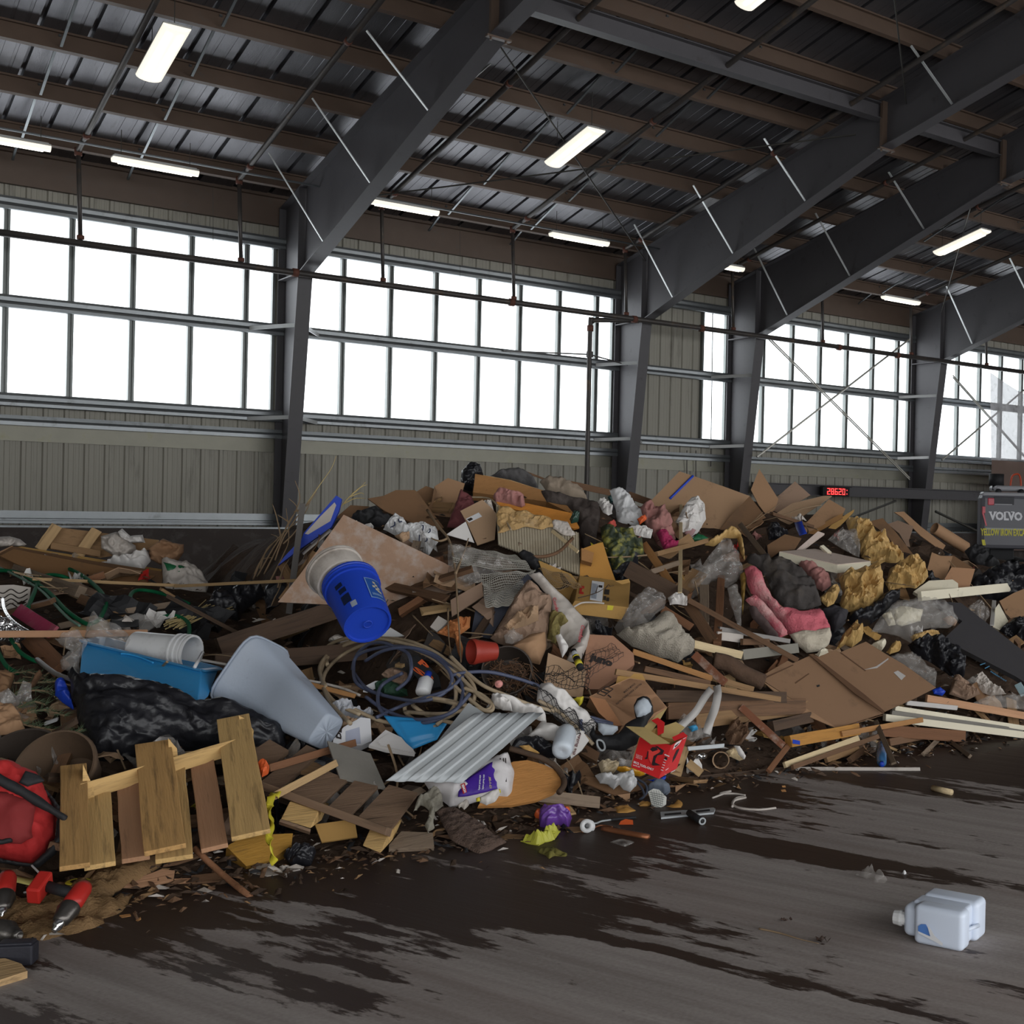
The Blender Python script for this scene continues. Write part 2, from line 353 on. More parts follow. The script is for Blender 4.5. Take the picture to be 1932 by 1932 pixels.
# ---------------------------------------------------------------- rigid frames
FRX = [(7.62, 'first from the left, beside the widest window'), (14.85, 'second from the left, by the tall pipe'), (17.98, 'third from the left, by the narrow window'), (24.22, 'rightmost, behind the cross rods')]
def frame(X, lab):
    o = empty('steel_frame', (X, 22.8, 0), 'dark grey tapered steel frame, ' + lab, 'steel frame', 'steel frames along the wall')
    tw = .012; hw = .125
    yk, zk, yi = 21.98, 5.58, 22.72          # knee, inner flange foot
    yo = 23.02
    mb = MB(); mb.prism([(X - tw / 2, yo, 0), (X - tw / 2, yo, zr(yo)), (X - tw / 2, yk + .05, zr(yk)), (X - tw / 2, yk, zk), (X - tw / 2, yi, 0)], (tw, 0, 0))
    mb.mm((X - hw, yo - .01, 0), (X + hw, yo + .015, zr(yo)))
    mb.prism([(X - hw, yi, 0), (X - hw, yi - .02, 0), (X - hw, yk - .02, zk), (X - hw, yk, zk)], (2 * hw, 0, 0))
    mb.build('column', M_steel, o)
    st = MB(); st.prism([(X - hw, yk + .05, zk - .06), (X - hw, yk + .03, zk - .06), (X - hw, yk + .03, zr(yk) - .02), (X - hw, yk + .05, zr(yk) - .02)], (2 * hw, 0, 0))
    st.mm((X - hw, yk + .02, zk - .03), (X + hw, yo, zk - .01)); st.build('stiffener', M_steel, o)
    ys, zs = 14.9, 7.78                       # end of the haunch
    ye = -4.0; ze = zr(ye) - .85
    mb = MB(); mb.prism([(X - tw / 2, yk, zk), (X - tw / 2, yk, zr(yk)), (X - tw / 2, ye, zr(ye)), (X - tw / 2, ye, ze), (X - tw / 2, ys, zs)], (tw, 0, 0))
    for a, b in (((yk, zk), (ys, zs)), ((ys, zs), (ye, ze))):
        mb.prism([(X - hw, a[0], a[1]), (X - hw, b[0], b[1]), (X - hw, b[0], b[1] - .02), (X - hw, a[0], a[1] - .02)], (2 * hw, 0, 0))
    mb.prism([(X - hw, yo, zr(yo) - .02), (X - hw, ye, zr(ye) - .02), (X - hw, ye, zr(ye)), (X - hw, yo, zr(yo))], (2 * hw, 0, 0)); mb.build('rafter', M_steel, o)
    sp = MB(); sp.mm((X - hw, ys - .03, zs + .0), (X - tw, ys + .03, zr(ys) - .05)); sp.mm((X + tw, ys - .03, zs), (X + hw, ys + .03, zr(ys) - .05))
    sp.mm((X - hw - .05, ys - .04, zs - .05), (X + hw + .05, ys + .04, zs - .022))
    for dx in (-.11, .11):
        sp.tube([(X + dx, ys, zs - .052), (X + dx, ys, zs - .085)], .018, 6)
    sp.build('splice_plate', M_purlin, o)
    for k, y in enumerate((21.0, 19.0, 16.9, 13.4, 11.2)):   # flange braces from the purlins down to the lower flange
        zb = zk + (zs - zk) * (yk - y) / (yk - ys) if y > ys else zs + (ze - zs) * (ys - y) / (ys - ye)
        for s in (-1, 1):
            br = MB(); a = V((X + s * .95, y + .1, zr(y) + .02)); b = V((X + s * .03, y, zb + .06)); d = (b - a); br.box((a + b) / 2, d.length, .05, .012, d.to_track_quat('X', 'Z').to_matrix()); br.build('flange_brace', M_white_angle, o)
    for z in (4.64, 3.02):                   # kick braces to the girts
        yin = yi + (yk - yi) * z / zk
        for s in (-1, 1):
            a = V((X + s * .62, 22.98, z)); b = V((X + s * .03, yin + .04, z + .04)); br = MB(); d = b - a; br.box((a + b) / 2, d.length, .012, .07, d.to_track_quat('X', 'Z').to_matrix()); br.build('kick_brace', M_white_angle, o)
    return o
for X, lab in FRX: frame(X, lab)
# ---------------------------------------------------------------- purlins
PY = [22.15 - 1.45 * k for k in range(15)]
ords = 'first second third fourth fifth sixth seventh eighth ninth tenth eleventh twelfth thirteenth fourteenth fifteenth'.split()
sl = atan2(.211, 1); Rr = Matrix.Rotation(-sl, 3, 'X')
for k, y in enumerate(PY):
    m_ = MB(); prof = [(0, 0), (0, .235), (.07, .235), (.07, .21), (.075, .21), (.075, .242), (-.006, .242), (-.006, .006), (-.075, .006), (-.075, .03), (-.082, .03), (-.082, 0)]
    m_.prism([V((X0, y, zr(y))) + Rr @ V((0, -a, b)) for a, b in prof], (X1 - X0 + 4, 0, 0))
    tag(m_.build('purlin', M_purlin), 'long red brown roof purlin, %s one up from the eave' % ords[k], 'purlin', 'roof purlins')
b = MB(); y = 15.0
b.mm((8.0, y - .1, zr(y) - .06), (17.9, y + .1, zr(y) - .045)); b.mm((8.0, y - .1, zr(y) - .32), (17.9, y + .1, zr(y) - .305)); b.mm((8.0, y - .006, zr(y) - .31), (17.9, y + .006, zr(y) - .05))
tag(b.build('strut_beam', M_steel), 'dark steel strut beam running under the roof between the frames', 'beam')
# ---------------------------------------------------------------- sprinkler pipes
pt = empty('sprinkler_main_pipe', (10, 21.7, 5.52), 'long dark sprinkler main pipe running across the windows', 'pipe')
m_ = MB(); m_.tube([(-4, 21.7, 5.5), (34, 21.7, 5.53)], .057, 12); m_.build('pipe_run', M_pipe, pt, True)
for x in (2.1, 7.35, 11.5, 14.35, 16.1, 20.2, 22.2):
    c = MB(); c.tube([(x - .05, 21.7, 5.51), (x + .05, 21.7, 5.51)], .075, 12); c.build('coupling', M_rust, pt, True)
DX = [4.05, 6.45, 8.92, 11.55, 14.15, 16.98, 19.68, 22.7, 25.6]
for i, x in enumerate(DX):
    o = empty('sprinkler_branch', (x, 21.7, 5.55), 'thin sprinkler branch pipe rising to the roof, %s one from the left' % ords[i], 'pipe', 'sprinkler branch pipes')
    yt = 21.72; zt = zr(21.7) - .22
    m_ = MB(); m_.tube([(x, 21.7, 5.55), (x - .05, yt, zt)], .034, 8); m_.build('drop_pipe', M_pipe, o, True)
    m_ = MB(); m_.tube([(x - .05, yt, zt), (x - .05, yt - .08, zt + .03), (x - .05, 2, zr(2) - .2)], .043, 8); m_.build('branch_pipe', M_pipe, o, True)
    for a, b2 in (((x - .05, yt, zt - .07), (x - .05, yt, zt + .05)), ((x, 21.7, 5.57), (x, 21.7, 5.63)), ((x - .05, yt - .55, zt + .11), (x - .05, yt - .62, zt + .125)), ((x - .05, 17.0, zr(17.) - .2), (x - .05, 16.93, zr(17) - .185))):
        c = MB(); c.tube([a, b2], .055, 8); c.build('coupling', M_rust, o, True)
o = empty('riser_pipe', (13.5, 22.0, 1), 'grey vertical riser pipe beside the second column', 'pipe')
m_ = MB(); m_.tube(spline([(13.5, 22.05, .8), (13.5, 22.05, 3), (13.5, 22.05, 5.28), (13.54, 22.03, 5.4), (13.66, 21.98, 5.44), (14.5, 21.75, 5.5)], 6), .05, 10); m_.build('pipe_run', M_pipe, o, True)
m_ = MB(); m_.tube([(13.5, 22.05, 5.2), (13.5, 22.05, 5.32)], .066, 10); m_.build('coupling', M_rust, o, True)
m_ = MB(); m_.tube([(12.0, 22.95, 4.72), (13.5, 22.05, 4.72), (14.8, 22.6, 4.66)], .015, 6); m_.tube([(13.5, 22.05, 4.66), (13.5, 22.05, 4.78)], .07, 10); m_.build('support_clamp', M_pipe, o)
# ---------------------------------------------------------------- ceiling lights
def lampmat(nm, e):
    m = bpy.data.materials.new(nm); m.use_nodes = True; b = m.node_tree.nodes['Principled BSDF']; b.inputs['Base Color'].default_value = (.9, .88, .8, 1); b.inputs['Emission Color'].default_value = (1, .93, .78, 1); b.inputs['Emission Strength'].default_value = e; return m
M_lens = lampmat('glowing_lens', .85); M_tubeglow = lampmat('glowing_tube', 4)
M_hous = mat('white_fixture_housing', sc(190, 190, 186), .5, 0, .05)
def light(c, along, L_, wd, label, dx=0):
    c = V(c); o = empty('ceiling_light', c, label, 'ceiling light', 'fluorescent ceiling lights')
    if along == 'x': R = Matrix.Identity(3)
    else: R = Rr @ Matrix.Rotation(pi / 2, 3, 'Z')
    h = MB(); h.box(c + R @ V((0, 0, .05)), L_, wd, .03, R); h.box(c + R @ V((0, 0, .075)), L_ * .96, wd * .5, .03, R); h.build('housing', M_hous, o, bevel=.008)
    ln = MB(); n = 8
    prof = [(wd / 2 * cos(pi + pi * k / n) , .035 + .075 * sin(pi + pi * k / n)) for k in range(n + 1)]
    ln.prism([c + R @ V((-L_ / 2, a, b)) for a, b in prof], R @ V((L_, 0, 0))); ln.build('diffuser', M_lens, o)
    for s in (-1, 1):
        tb = MB(); y = s * wd * .2; tb.box(c + R @ V((0, y, -.042)), L_ * .86, wd * .1, .006, R); tb.build('lit_tube', M_tubeglow, o)
    for s in (-.4, .4):
        wq = MB(); p_ = c + R @ V((s * L_, 0, .09)); wq.tube([p_, V((p_.x, p_.y, zr(p_.y) + .02 if along == 'x' else zr(p_.y) + .24))], .006, 5); wq.build('hanger', M_rod, o)
LZ = lambda y: zr(y) - .42
light((2.9, 21.3, 6.78), 'x', 1.3, .16, 'lit ceiling light cut by the left edge above the wide window')
light((5.0, 21.25, 6.79), 'x', 1.25, .16, 'lit ceiling light over the wide window, left of the first frame')
light((9.05, 21.12, 6.82), 'x', 1.25, .16, 'lit ceiling light partly hidden behind the first steel frame')
light((12.65, 21.13, 6.82), 'x', 1.3, .16, 'lit ceiling light just left of the second steel frame')
light((16.2, 21.18, 6.81), 'x', 1.2, .16, 'lit ceiling light mostly hidden behind the second steel frame')
light((21.87, 21.3, 6.79), 'x', 1.25, .16, 'lit ceiling light between the third and fourth frames')
light((4.28, 17.95, 7.5), 'y', 1.45, .34, 'large lit ceiling light at the upper left, nearest overhead')
light((10.56, 17.87, 7.51), 'y', 1.4, .34, 'large lit ceiling light between the first and second frames')
light((20.34, 18.02, 7.48), 'y', 1.4, .34, 'large lit ceiling light far right beyond the third frame')
light((10.5, 12.7, 8.62), 'y', 1.3, .34, 'ceiling light cut off by the top edge of the photo')
for i, X in enumerate((3.3, 4.97, 10.33, 12.1, 20.4, 22.0)):
    o = empty('purlin_bridging', (X, 20, zr(20)), 'line of slanted bright straps between the roof purlins, %s one from the left' % ords[i], 'bridging', 'bridging straps between the purlins')
    for k in range(6):
        ya, yb = ([23.0] + PY)[k], ([23.0] + PY)[k + 1]
        m_ = MB(); a, b = V((X, ya - .06, zr(ya) + .03)), V((X, yb + .02, zr(yb) + .2)); d = b - a; m_.box((a + b) / 2, d.length, .035, .03, d.to_track_quat('X', 'Z').to_matrix()); m_.build('strap', M_trim, o)
m_ = MB(); m_.tube([(-3, 21.35, 6.98), (14.7, 21.35, 6.98)], .018, 6); tag(m_.build('light_conduit', M_trim, None, True), 'thin bright conduit running along the row of ceiling lights', 'conduit')
# ---------------------------------------------------------------- rods, beam, sign
def rod(a, b, r, label, cat='brace rod', nm='brace_rod', mt=None, grp=None, dbl=0):
    m_ = MB(); m_.tube([a, b], r, 6)
    if dbl: m_.tube([V(a) + V((0, 0, dbl)), V(b) + V((0, 0, dbl))], r, 6)
    return tag(m_.build(nm, mt or M_rod), label, cat, grp)
rod(V((7.8, 15.6, zr(15.6) - .3)), V((14.8, 22.0, zr(22) - .25)), .014, 'thin dark roof brace rod slanting down to the second frame', grp='roof brace rods')
rod(V((7.8, 22.0, zr(22) - .25)), V((14.8, 15.6, zr(15.6) - .3)), .014, 'thin dark roof brace rod slanting down to the first frame', grp='roof brace rods')
rod(V((7.8, 8.4, zr(8.4) - .3)), V((14.8, 14.4, zr(14.4) - .3)), .014, 'thin dark roof brace rod near the top of the photo', grp='roof brace rods')
rod(V((18.1, 15.6, zr(15.6) - .3)), V((24.1, 22.0, zr(22) - .25)), .014, 'thin dark roof brace rod between third and fourth frames', grp='roof brace rods')
ya = 22.15
M_cab = mat('bright_cable', sc(170, 168, 160), .35, .6, .1)
rod(onY(1450, 640, ya), onY(1716, 905, ya), .018, 'doubled steel brace cable falling rightward across the fourth window', 'brace cable', 'brace_cable', M_cab, 'wall brace cables', .05)
rod(onY(1428, 862, ya), onY(1716, 640, ya), .026, 'steel brace cable rising rightward across the fourth window', 'brace cable', 'brace_cable', M_cab, 'wall brace cables')
rod(onY(1798, 712, ya), onY(1950, 882, ya), .018, 'doubled steel brace cable falling across the rightmost window', 'brace cable', 'brace_cable', M_cab, 'wall brace cables', .05)
rod(onY(1777, 868, ya), onY(1960, 712, ya), .028, 'steel brace cable rising across the rightmost window', 'brace cable', 'brace_cable', M_cab, 'wall brace cables')
rod(onY(1690, 945, 22.3), onY(1600, 980, 22.3), .03, 'dark slanted strut low on the wall left of the rightmost column', 'strut', 'wall_strut')
rod(onY(1765, 965, 22.3), onY(1850, 1005, 22.3), .035, 'dark slanted strut low on the wall beside the excavator', 'strut', 'wall_strut')
for a, b, lab in (((1345, 575), (1341, 880), 'thin grey hanging cable in front of the narrow window'), ((1313, 850), (1313, 905), 'thin dark conduit on the wall panel behind the cardboard, right one'), ((1296, 850), (1296, 905), 'thin dark conduit on the wall panel behind the cardboard, left one')):
    rod(onY(*a, 23.05), onY(*b, 23.05), .012, lab, 'cable', 'hanging_cable', M_pipe)
for px, y0_, y1_, lab in ((868, 410, 548, 'hair thin wire hanging to the main pipe over the second window'), (402, 350, 490, 'hair thin wire hanging to the main pipe over the wide window')):
    rod(onY(px, y0_, 21.7), onY(px, y1_, 21.7), .004, lab, 'wire', 'hanging_wire')
# dark channel beam on the wall right of the third column, red number display on it
b = MB(); b.mm((18.1, 22.25, 1.95), (45, 22.32, 2.22)); b.mm((18.1, 22.1, 2.2), (45, 22.32, 2.22)); b.mm((18.1, 22.1, 1.95), (45, 22.32, 1.97)); tag(b.build('channel_beam', M_steel), 'dark horizontal channel beam low on the wall behind the number display', 'beam')
# ---------------------------------------------------------------- heap helpers
def conv(ox, oy, k):
    def f_(s):
        out = []
        for q in s.split():
            v = [float(c) for c in q.split(',')]; out.append(tuple([ox + v[0] * k, oy + v[1] * k] + v[2:]))
        return out
    return f_
A_, B_, C_, D_, E_, G_, K_ = [conv(a, b, 500 / 1932) for a, b in ((0, 900), (0, 1350), (400, 850), (400, 1250), (850, 850), (850, 1200), (1150, 850))]
L_, M_ = conv(1300, 1100, 632 / 1932), conv(1500, 850, 432 / 1932)
X_ = conv(0, 0, 1)
def pts_of(s): return X_(s) if isinstance(s, str) else s
def plane_of(pts, dl=.04, tilt=.35):
    q = [T3(p, dl) for p in pts]; c = sum(q, V((0, 0, 0))) / len(q); n = V((0, 0, 0))
    for i in range(len(q)):
        a, b = q[i] - c, q[(i + 1) % len(q)] - c; n += a.cross(b)
    tc = (CAMP - c).normalized()
    n = n.normalized() if n.length > 1e-9 else tc
    if n.dot(tc) < 0: n = -n
    return c, (n * (1 - tilt) + tc * tilt).normalized()
def hit(pl, p):
    d = ray(p[0], p[1]); return CAMP + d * ((pl[0] - CAMP).dot(pl[1]) / d.dot(pl[1]))
def polymesh(loop, n, th):
    m_ = MB(); m_.prism(loop, n * -th); return m_
def sheet(name, label, cat, mt, pts, th=.006, lift=.05, tilt=.35, group=None, parent=None, pl=None):
    """flat cut sheet with real thickness"""
    pts = pts_of(pts); pl = pl or plane_of(pts, lift, tilt)
    o = polymesh([hit(pl, p) for p in pts], pl[1], th).build(name, mt, parent)
    if parent is None: tag(o, label, cat, group)
    return o, pl
def decal(parent, pl, name, mt, pts, off=.003, th=.0015):
    o = polymesh([hit((pl[0] + pl[1] * off, pl[1]), p) for p in pts_of(pts)], pl[1], th).build(name, mt, parent); return o
def warp(name, label, cat, mt, quad, fn=None, th=.003, lift=.05, n=16, m=16, tilt=None, group=None, parent=None, smooth=True, raw=False):
    """bent quad (TL TR BR BL); fn(u,v) lifts it along its normal"""
    quad = pts_of(quad)
    if tilt is None: q = [T3(p, lift) for p in quad]; pl = plane_of(quad, lift, .0)
    else: pl = plane_of(quad, lift, tilt); q = [hit(pl, p) for p in quad]
    N_ = pl[1]; vs = []
    for s in (0, 1):
        for j in range(m + 1):
            for i in range(n + 1):
                u, v = i / n, j / m; p = (q[0] * (1 - u) + q[1] * u) * (1 - v) + (q[3] * (1 - u) + q[2] * u) * v
                vs.append(p + N_ * ((fn(u, v) if fn else 0) - s * th))
    w_ = n + 1; k = w_ * (m + 1); fs = []
    for j in range(m):
        for i in range(n):
            a = j * w_ + i; fs += [(a, a + 1, a + w_ + 1, a + w_), (k + a, k + a + w_, k + a + w_ + 1, k + a + 1)]
    ed = [i for i in range(w_)] + [j * w_ + n for j in range(1, m + 1)] + [m * w_ + i for i in range(n - 1, -1, -1)] + [j * w_ for j in range(m - 1, 0, -1)]
    fs += [(ed[i], k + ed[i], k + ed[(i + 1) % len(ed)], ed[(i + 1) % len(ed)]) for i in range(len(ed))]
    mb = MB(); mb.add(vs, fs); o = mb.build(name, mt, parent, smooth)
    if smooth:
        for p_ in o.data.polygons: p_.use_smooth = True
    if parent is None: tag(o, label, cat, group)
    return o, pl
def inside(p, poly):
    r_ = False; j = len(poly) - 1
    for i in range(len(poly)):
        a, b = poly[i], poly[j]
        if (a[1] > p[1]) != (b[1] > p[1]) and p[0] < (b[0] - a[0]) * (p[1] - a[1]) / (b[1] - a[1]) + a[0]: r_ = not r_
        j = i
    return r_
def dist_edge(p, poly):
    best = 9e9
    for i in range(len(poly)):
        a, b = V(poly[i]), V(poly[(i + 1) % len(poly)]); d = b - a; t = max(0, min(1, (V(p) - a).dot(d) / max(1e-12, d.dot(d)))); best = min(best, (V(p) - a - d * t).length)
    return best
def crease(q):
    w = noise.noise_vector(q * .7) * .5; q = q + w
    return (1 - 3.2 * abs(noise.noise(q)) + .6 * (1 - 3 * abs(noise.noise(q * 2.1 + V((5, 1, 2))))) + .3 * (1 - 3 * abs(noise.noise(q * 4.3 + V((2, 7, 2))))))
def blob(name, label, cat, mt, pts, bulge=.1, amp=.02, freq=9, lift=.05, tilt=.5, group=None, parent=None, smooth=True, res=36, back=.35, ragged=0., seed=0, stretch=None, pl=None):
    """soft thing (bag, cloth, crumpled paper): outline swollen into a closed body with creases"""
    pts = pts_of(pts); pl = pl or plane_of(pts, lift, tilt); N_ = pl[1]
    e1 = N_.orthogonal().normalized(); e2 = N_.cross(e1)
    # make e1 follow image x
    q = [hit(pl, p) for p in pts]; e1 = (CR - N_ * CR.dot(N_)).normalized(); e2 = N_.cross(e1)
    P2 = [V(((p - pl[0]).dot(e1), (p - pl[0]).dot(e2))) for p in q]
    w_ = max(p.x for p in P2) - min(p.x for p in P2); h_ = max(p.y for p in P2) - min(p.y for p in P2); s = max(w_, h_) / res
    bd = []
    for i in range(len(P2)):
        a, b = P2[i], P2[(i + 1) % len(P2)]; k = max(1, int((b - a).length / s))
        for j in range(k):
            p = a + (b - a) * (j / k)
            if ragged or j:
                g_ = noise.noise(V((p.x * 14, p.y * 14, seed * 3.1))) ; nn = V((-(b - a).y, (b - a).x)).normalized(); p = p + nn * g_ * (ragged or s * .5)
            bd.append(p)
    ins = []
    x = min(p.x for p in P2); xs = []
    rnd = random.Random(seed + int(pts[0][0] * 7 + pts[0][1]))
    while x < max(p.x for p in P2):
        y = min(p.y for p in P2)
        while y < max(p.y for p in P2):
            p = V((x + rnd.uniform(-.3, .3) * s, y + rnd.uniform(-.3, .3) * s))
            if inside(p, bd) and dist_edge(p, bd) > .45 * s: ins.append(p)
            y += s
        x += s
    nb = len(bd)
    vv, _, ff, _, _, _ = delaunay_2d_cdt(bd + ins, [(i, (i + 1) % nb) for i in range(nb)], [list(range(nb))], 1, 1e-6)
    dd = [dist_edge(p, bd) for p in vv]; R_ = max(max(dd), 1e-6); vs = []
    onb = [d < 1e-5 for d in dd]
    off = V((seed * 7.3 + pts[0][0] * .1, pts[0][1] * .1, 1))
    st = stretch or (1, 1)
    for side in (0, 1):
        for p, d in zip(vv, dd):
            t = min(1, d / R_); z = bulge * sqrt(max(0, 1 - (1 - t) ** 2))
            c_ = crease(V((p.x * freq * st[0], p.y * freq * st[1], side * 3)) + off) * amp * 1.15 * min(1, d / (2.2 * s) + .15)
            vs.append(pl[0] + e1 * p.x + e2 * p.y + N_ * ((z + c_) if side == 0 else (-z * back - .004 + c_ * .4)))
    k = len(vv); bi = [i for i in range(k) if onb[i]]
    fs = [list(f_) for f_ in ff] + [[i + k for i in f_][::-1] for f_ in ff]
    # rim between the two skins
    from collections import Counter
    ec = Counter()
    for f_ in ff:
        for i in range(len(f_)): ec[(f_[i], f_[(i + 1) % len(f_)])] += 1
    for (a, b) in list(ec):
        if (b, a) not in ec: fs.append([b, a, a + k, b + k])
    mb = MB(); mb.add(vs, fs); o = mb.build(name, mt, parent, smooth)
    if smooth:
        for p_ in o.data.polygons: p_.use_smooth = True
    if parent is None: tag(o, label, cat, group)
    return o, pl
def plank(name, label, cat, mt, a, b, w=14, t=.02, lift=.05, roll=0., group=None, parent=None, bevel=.003, wm=None, W3=None):
    """board between two pixels; w its width in pixels, t its thickness in metres"""
    if W3: pa, pb = W3
    else: pa, pb = T3(a, lift), T3(b, lift)
    d = pb - pa; Ln = d.length; x = d.normalized(); mid = (pa + pb) / 2; n = (CAMP - mid).normalized(); n = (n - x * n.dot(x)).normalized()
    n = (Matrix.Rotation(roll, 3, x) @ n); y = n.cross(x); wd = wm or w * mpp(mid)
    M = Matrix(((x.x, y.x, n.x, mid.x), (x.y, y.y, n.y, mid.y), (x.z, y.z, n.z, mid.z), (0, 0, 0, 1)))
    rn = random.Random(int(pa.x * 1000) + int(pb.y * 777)); m_ = MB()
    k = 5; sec = [(-.5, -.5), (.5, -.5), (.5, .5), (-.5, .5)]; vs = []
    for i in range(k + 1):
        u = i / k - .5; j1 = rn.uniform(-.02, .02) if 0 < i < k else 0
        sk = rn.uniform(-.01, .01) if i in (0, k) else 0
        vs += [(u * Ln + sk + s0 * (sk * .6), s0 * wd + j1 * wd, s1 * t) for s0, s1 in sec]
    fs = [(i * 4 + j, i * 4 + (j + 1) % 4, i * 4 + 4 + (j + 1) % 4, i * 4 + 4 + j) for i in range(k) for j in range(4)] + [(3, 2, 1, 0), (k * 4, k * 4 + 1, k * 4 + 2, k * 4 + 3)]
    m_.add(vs, fs); o = m_.build(name, mt, parent, bevel=bevel, M=M)
    if parent is None: tag(o, label, cat, group)
    return o
def hose(name, label, cat, mt, paths, r, lift=.06, group=None, parent=None, n=8, seg=7):
    m_ = MB()
    for p in ([paths] if isinstance(paths[0], tuple) else paths): m_.tube(spline([T3(q, lift) for q in p], seg), r, n)
    o = m_.build(name, mt, parent, True)
    if parent is None: tag(o, label, cat, group)
    return o
def pbox(name, label, cat, mt, O, A, B, C, th=0, lift=.05, group=None, parent=None, open_face=None, bevel=.004):
    """box from one near corner O and the far ends of its three edges (pixels, each with its own lift); open_face 'OA','OB','AB' leaves that side out"""
    o, a, b, c = [T3(q, lift) for q in (O, A, B, C)]; a -= o; b -= o; c -= o
    m_ = MB()
    faces = {'OAB': [o, o + a, o + a + b, o + b], 'OAC': [o, o + a, o + a + c, o + c], 'OBC': [o, o + b, o + b + c, o + c],
             'c': [o + c, o + c + a, o + c + a + b, o + c + b], 'b': [o + b, o + b + a, o + b + a + c, o + b + c], 'a': [o + a, o + a + b, o + a + b + c, o + a + c]}
    ctr = o + (a + b + c) / 2
    if open_face is None:
        vs = [o, o + a, o + a + b, o + b, o + c, o + c + a, o + c + a + b, o + c + b]
        m_.add(vs, [(0, 1, 2, 3), (4, 5, 6, 7), (0, 1, 5, 4), (1, 2, 6, 5), (2, 3, 7, 6), (3, 0, 4, 7)])
    else:
        for k, f_ in faces.items():
            if k in open_face: continue
            nn = (f_[1] - f_[0]).cross(f_[3] - f_[0]).normalized()
            if nn.dot(ctr - f_[0]) < 0: nn = -nn
            m_.prism(f_, nn * .005)
    ob = m_.build(name, mt, parent, bevel=bevel)
    if parent is None: tag(ob, label, cat, group)
    def pl(k):
        f_ = faces[k]; nn = (f_[1] - f_[0]).cross(f_[3] - f_[0]).normalized()
        if nn.dot(f_[0] - ctr) < 0: nn = -nn
        return (f_[0], nn)
    return ob, pl
_fonts = {}
def text_mesh(s, bold=.0, ext=.0):
    cu = bpy.data.curves.new('t', 'FONT'); cu.body = s; cu.size = 1; cu.offset = bold; cu.extrude = ext; cu.resolution_u = 2
    ob = bpy.data.objects.new('t', cu); COL.objects.link(ob); dg = bpy.context.evaluated_depsgraph_get(); dg.update()
    me = bpy.data.meshes.new_from_object(ob.evaluated_get(dg)); bpy.data.objects.remove(ob); bpy.data.curves.remove(cu); return me
def ptext(parent, pl, s, p0, p1, p2, mt, bold=.02, off=.004, name='lettering', capf=.73):
    """writing on a plane: p0 baseline left, p1 baseline right, p2 top left (pixels)"""
    me = text_mesh(s, bold); xs = [v.co.x for v in me.vertices]; ys = [v.co.y for v in me.vertices]
    x0_, x1_ = min(xs), max(xs); yb = 0 if s.upper() == s or not any(c in 'jgpqy' for c in s) else 0
    pl2 = (pl[0] + pl[1] * off, pl[1]); a, b, c = hit(pl2, p0), hit(pl2, p1), hit(pl2, p2); cen = (a + b) / 2
    h_ = capf
    for v in me.vertices:
        u, w_ = (v.co.x - x0_) / max(1e-6, x1_ - x0_), v.co.y / h_; v.co = a + (b - a) * u + (c - a) * w_ - cen
    return link(name, me, mt, parent, loc=cen)
def wood(name, col, dirt=.25, rv=.12, var=.22): return mat(name, col, .75, 0, var, 3.2, .25, 14, dirt, stretch=(.6, 9, 9), randv=rv, spec=.2)
W_pine = wood('pine_wood', sc(176, 146, 106)); W_pale = wood('pale_wood', sc(205, 184, 146), .1); W_tan = wood('tan_wood', sc(142, 112, 80)); W_brown = wood('brown_wood', sc(106, 80, 60), .3)
W_dark = wood('dark_damp_wood', sc(78, 62, 50), .35); W_grey = wood('weathered_grey_wood', sc(122, 106, 90), .3); W_pink = wood('pinkish_wood', sc(180, 138, 106), .1); W_red = wood('reddish_wood', sc(120, 84, 60), .2)
W_pallet = wood('old_pallet_wood', sc(116, 94, 76), .3); W_clean = wood('clean_pallet_wood', sc(202, 166, 110), .3); W_orange = wood('orange_wood', sc(162, 118, 74), .15)
def cb(name, col, dirt=.12): return mat(name, col, .8, 0, .1, 3, .1, 18, dirt, dcol=(.09, .06, .04), spec=.2, randv=.08)
B_card = cb('brown_cardboard', sc(154, 121, 92)); B_lite = cb('light_cardboard', sc(168, 139, 111)); B_dark = cb('damp_dark_cardboard', sc(116, 88, 64), .3); B_kraft = cb('ochre_cardboard', sc(166, 130, 76)); B_grey = cb('grey_brown_cardboard', sc(140, 116, 98)); B_in = cb('cardboard_inside', sc(172, 150, 100))
P_paper = mat('crumpled_kraft_paper', sc(188, 154, 98), .5, 0, .14, 8, .3, 25, .12, dcol=(.12, .07, .03), spec=.35, ridge=.7, rscale=6)
K_white = mat('white_plastic', sc(205, 205, 205), .4, 0, .05, 5, .03, 40, .12, dcol=(.2, .18, .15)); K_paper = mat('white_paper', sc(212, 208, 204), .8, 0, .06, 6, .1, 30, .15, dcol=(.2, .16, .12)); K_dirty = mat('dirty_white_paper', sc(182, 174, 166), .8, 0, .12, 6, .2, 20, .3, dcol=(.12, .09, .06))
K_black = mat('black_bag_plastic', sc(28, 28, 32), .42, 0, .15, 6, .3, 22, .0, spec=.4, ridge=.7, rscale=11); K_blackm = mat('matte_black', sc(30, 30, 32), .7, 0, .2, 6, .1); K_char = mat('charcoal_cloth', sc(72, 68, 66), .95, 0, .3, 5, .4, 30, .3, dcol=(.1, .08, .06), spec=.1, ridge=.6, rscale=5)
K_tub = mat('turquoise_blue_plastic', sc(50, 144, 202), .4, 0, .05, 4, .04, 30, .1, dcol=(.04, .15, .22)); K_blue = mat('royal_blue_plastic', sc(30, 64, 176), .45, 0, .06, 4, .03, 30, .06, dcol=(.02, .05, .2)); K_grey = mat('grey_plastic', sc(154, 163, 176), .45, 0, .06, 4, .05, 50, .1)
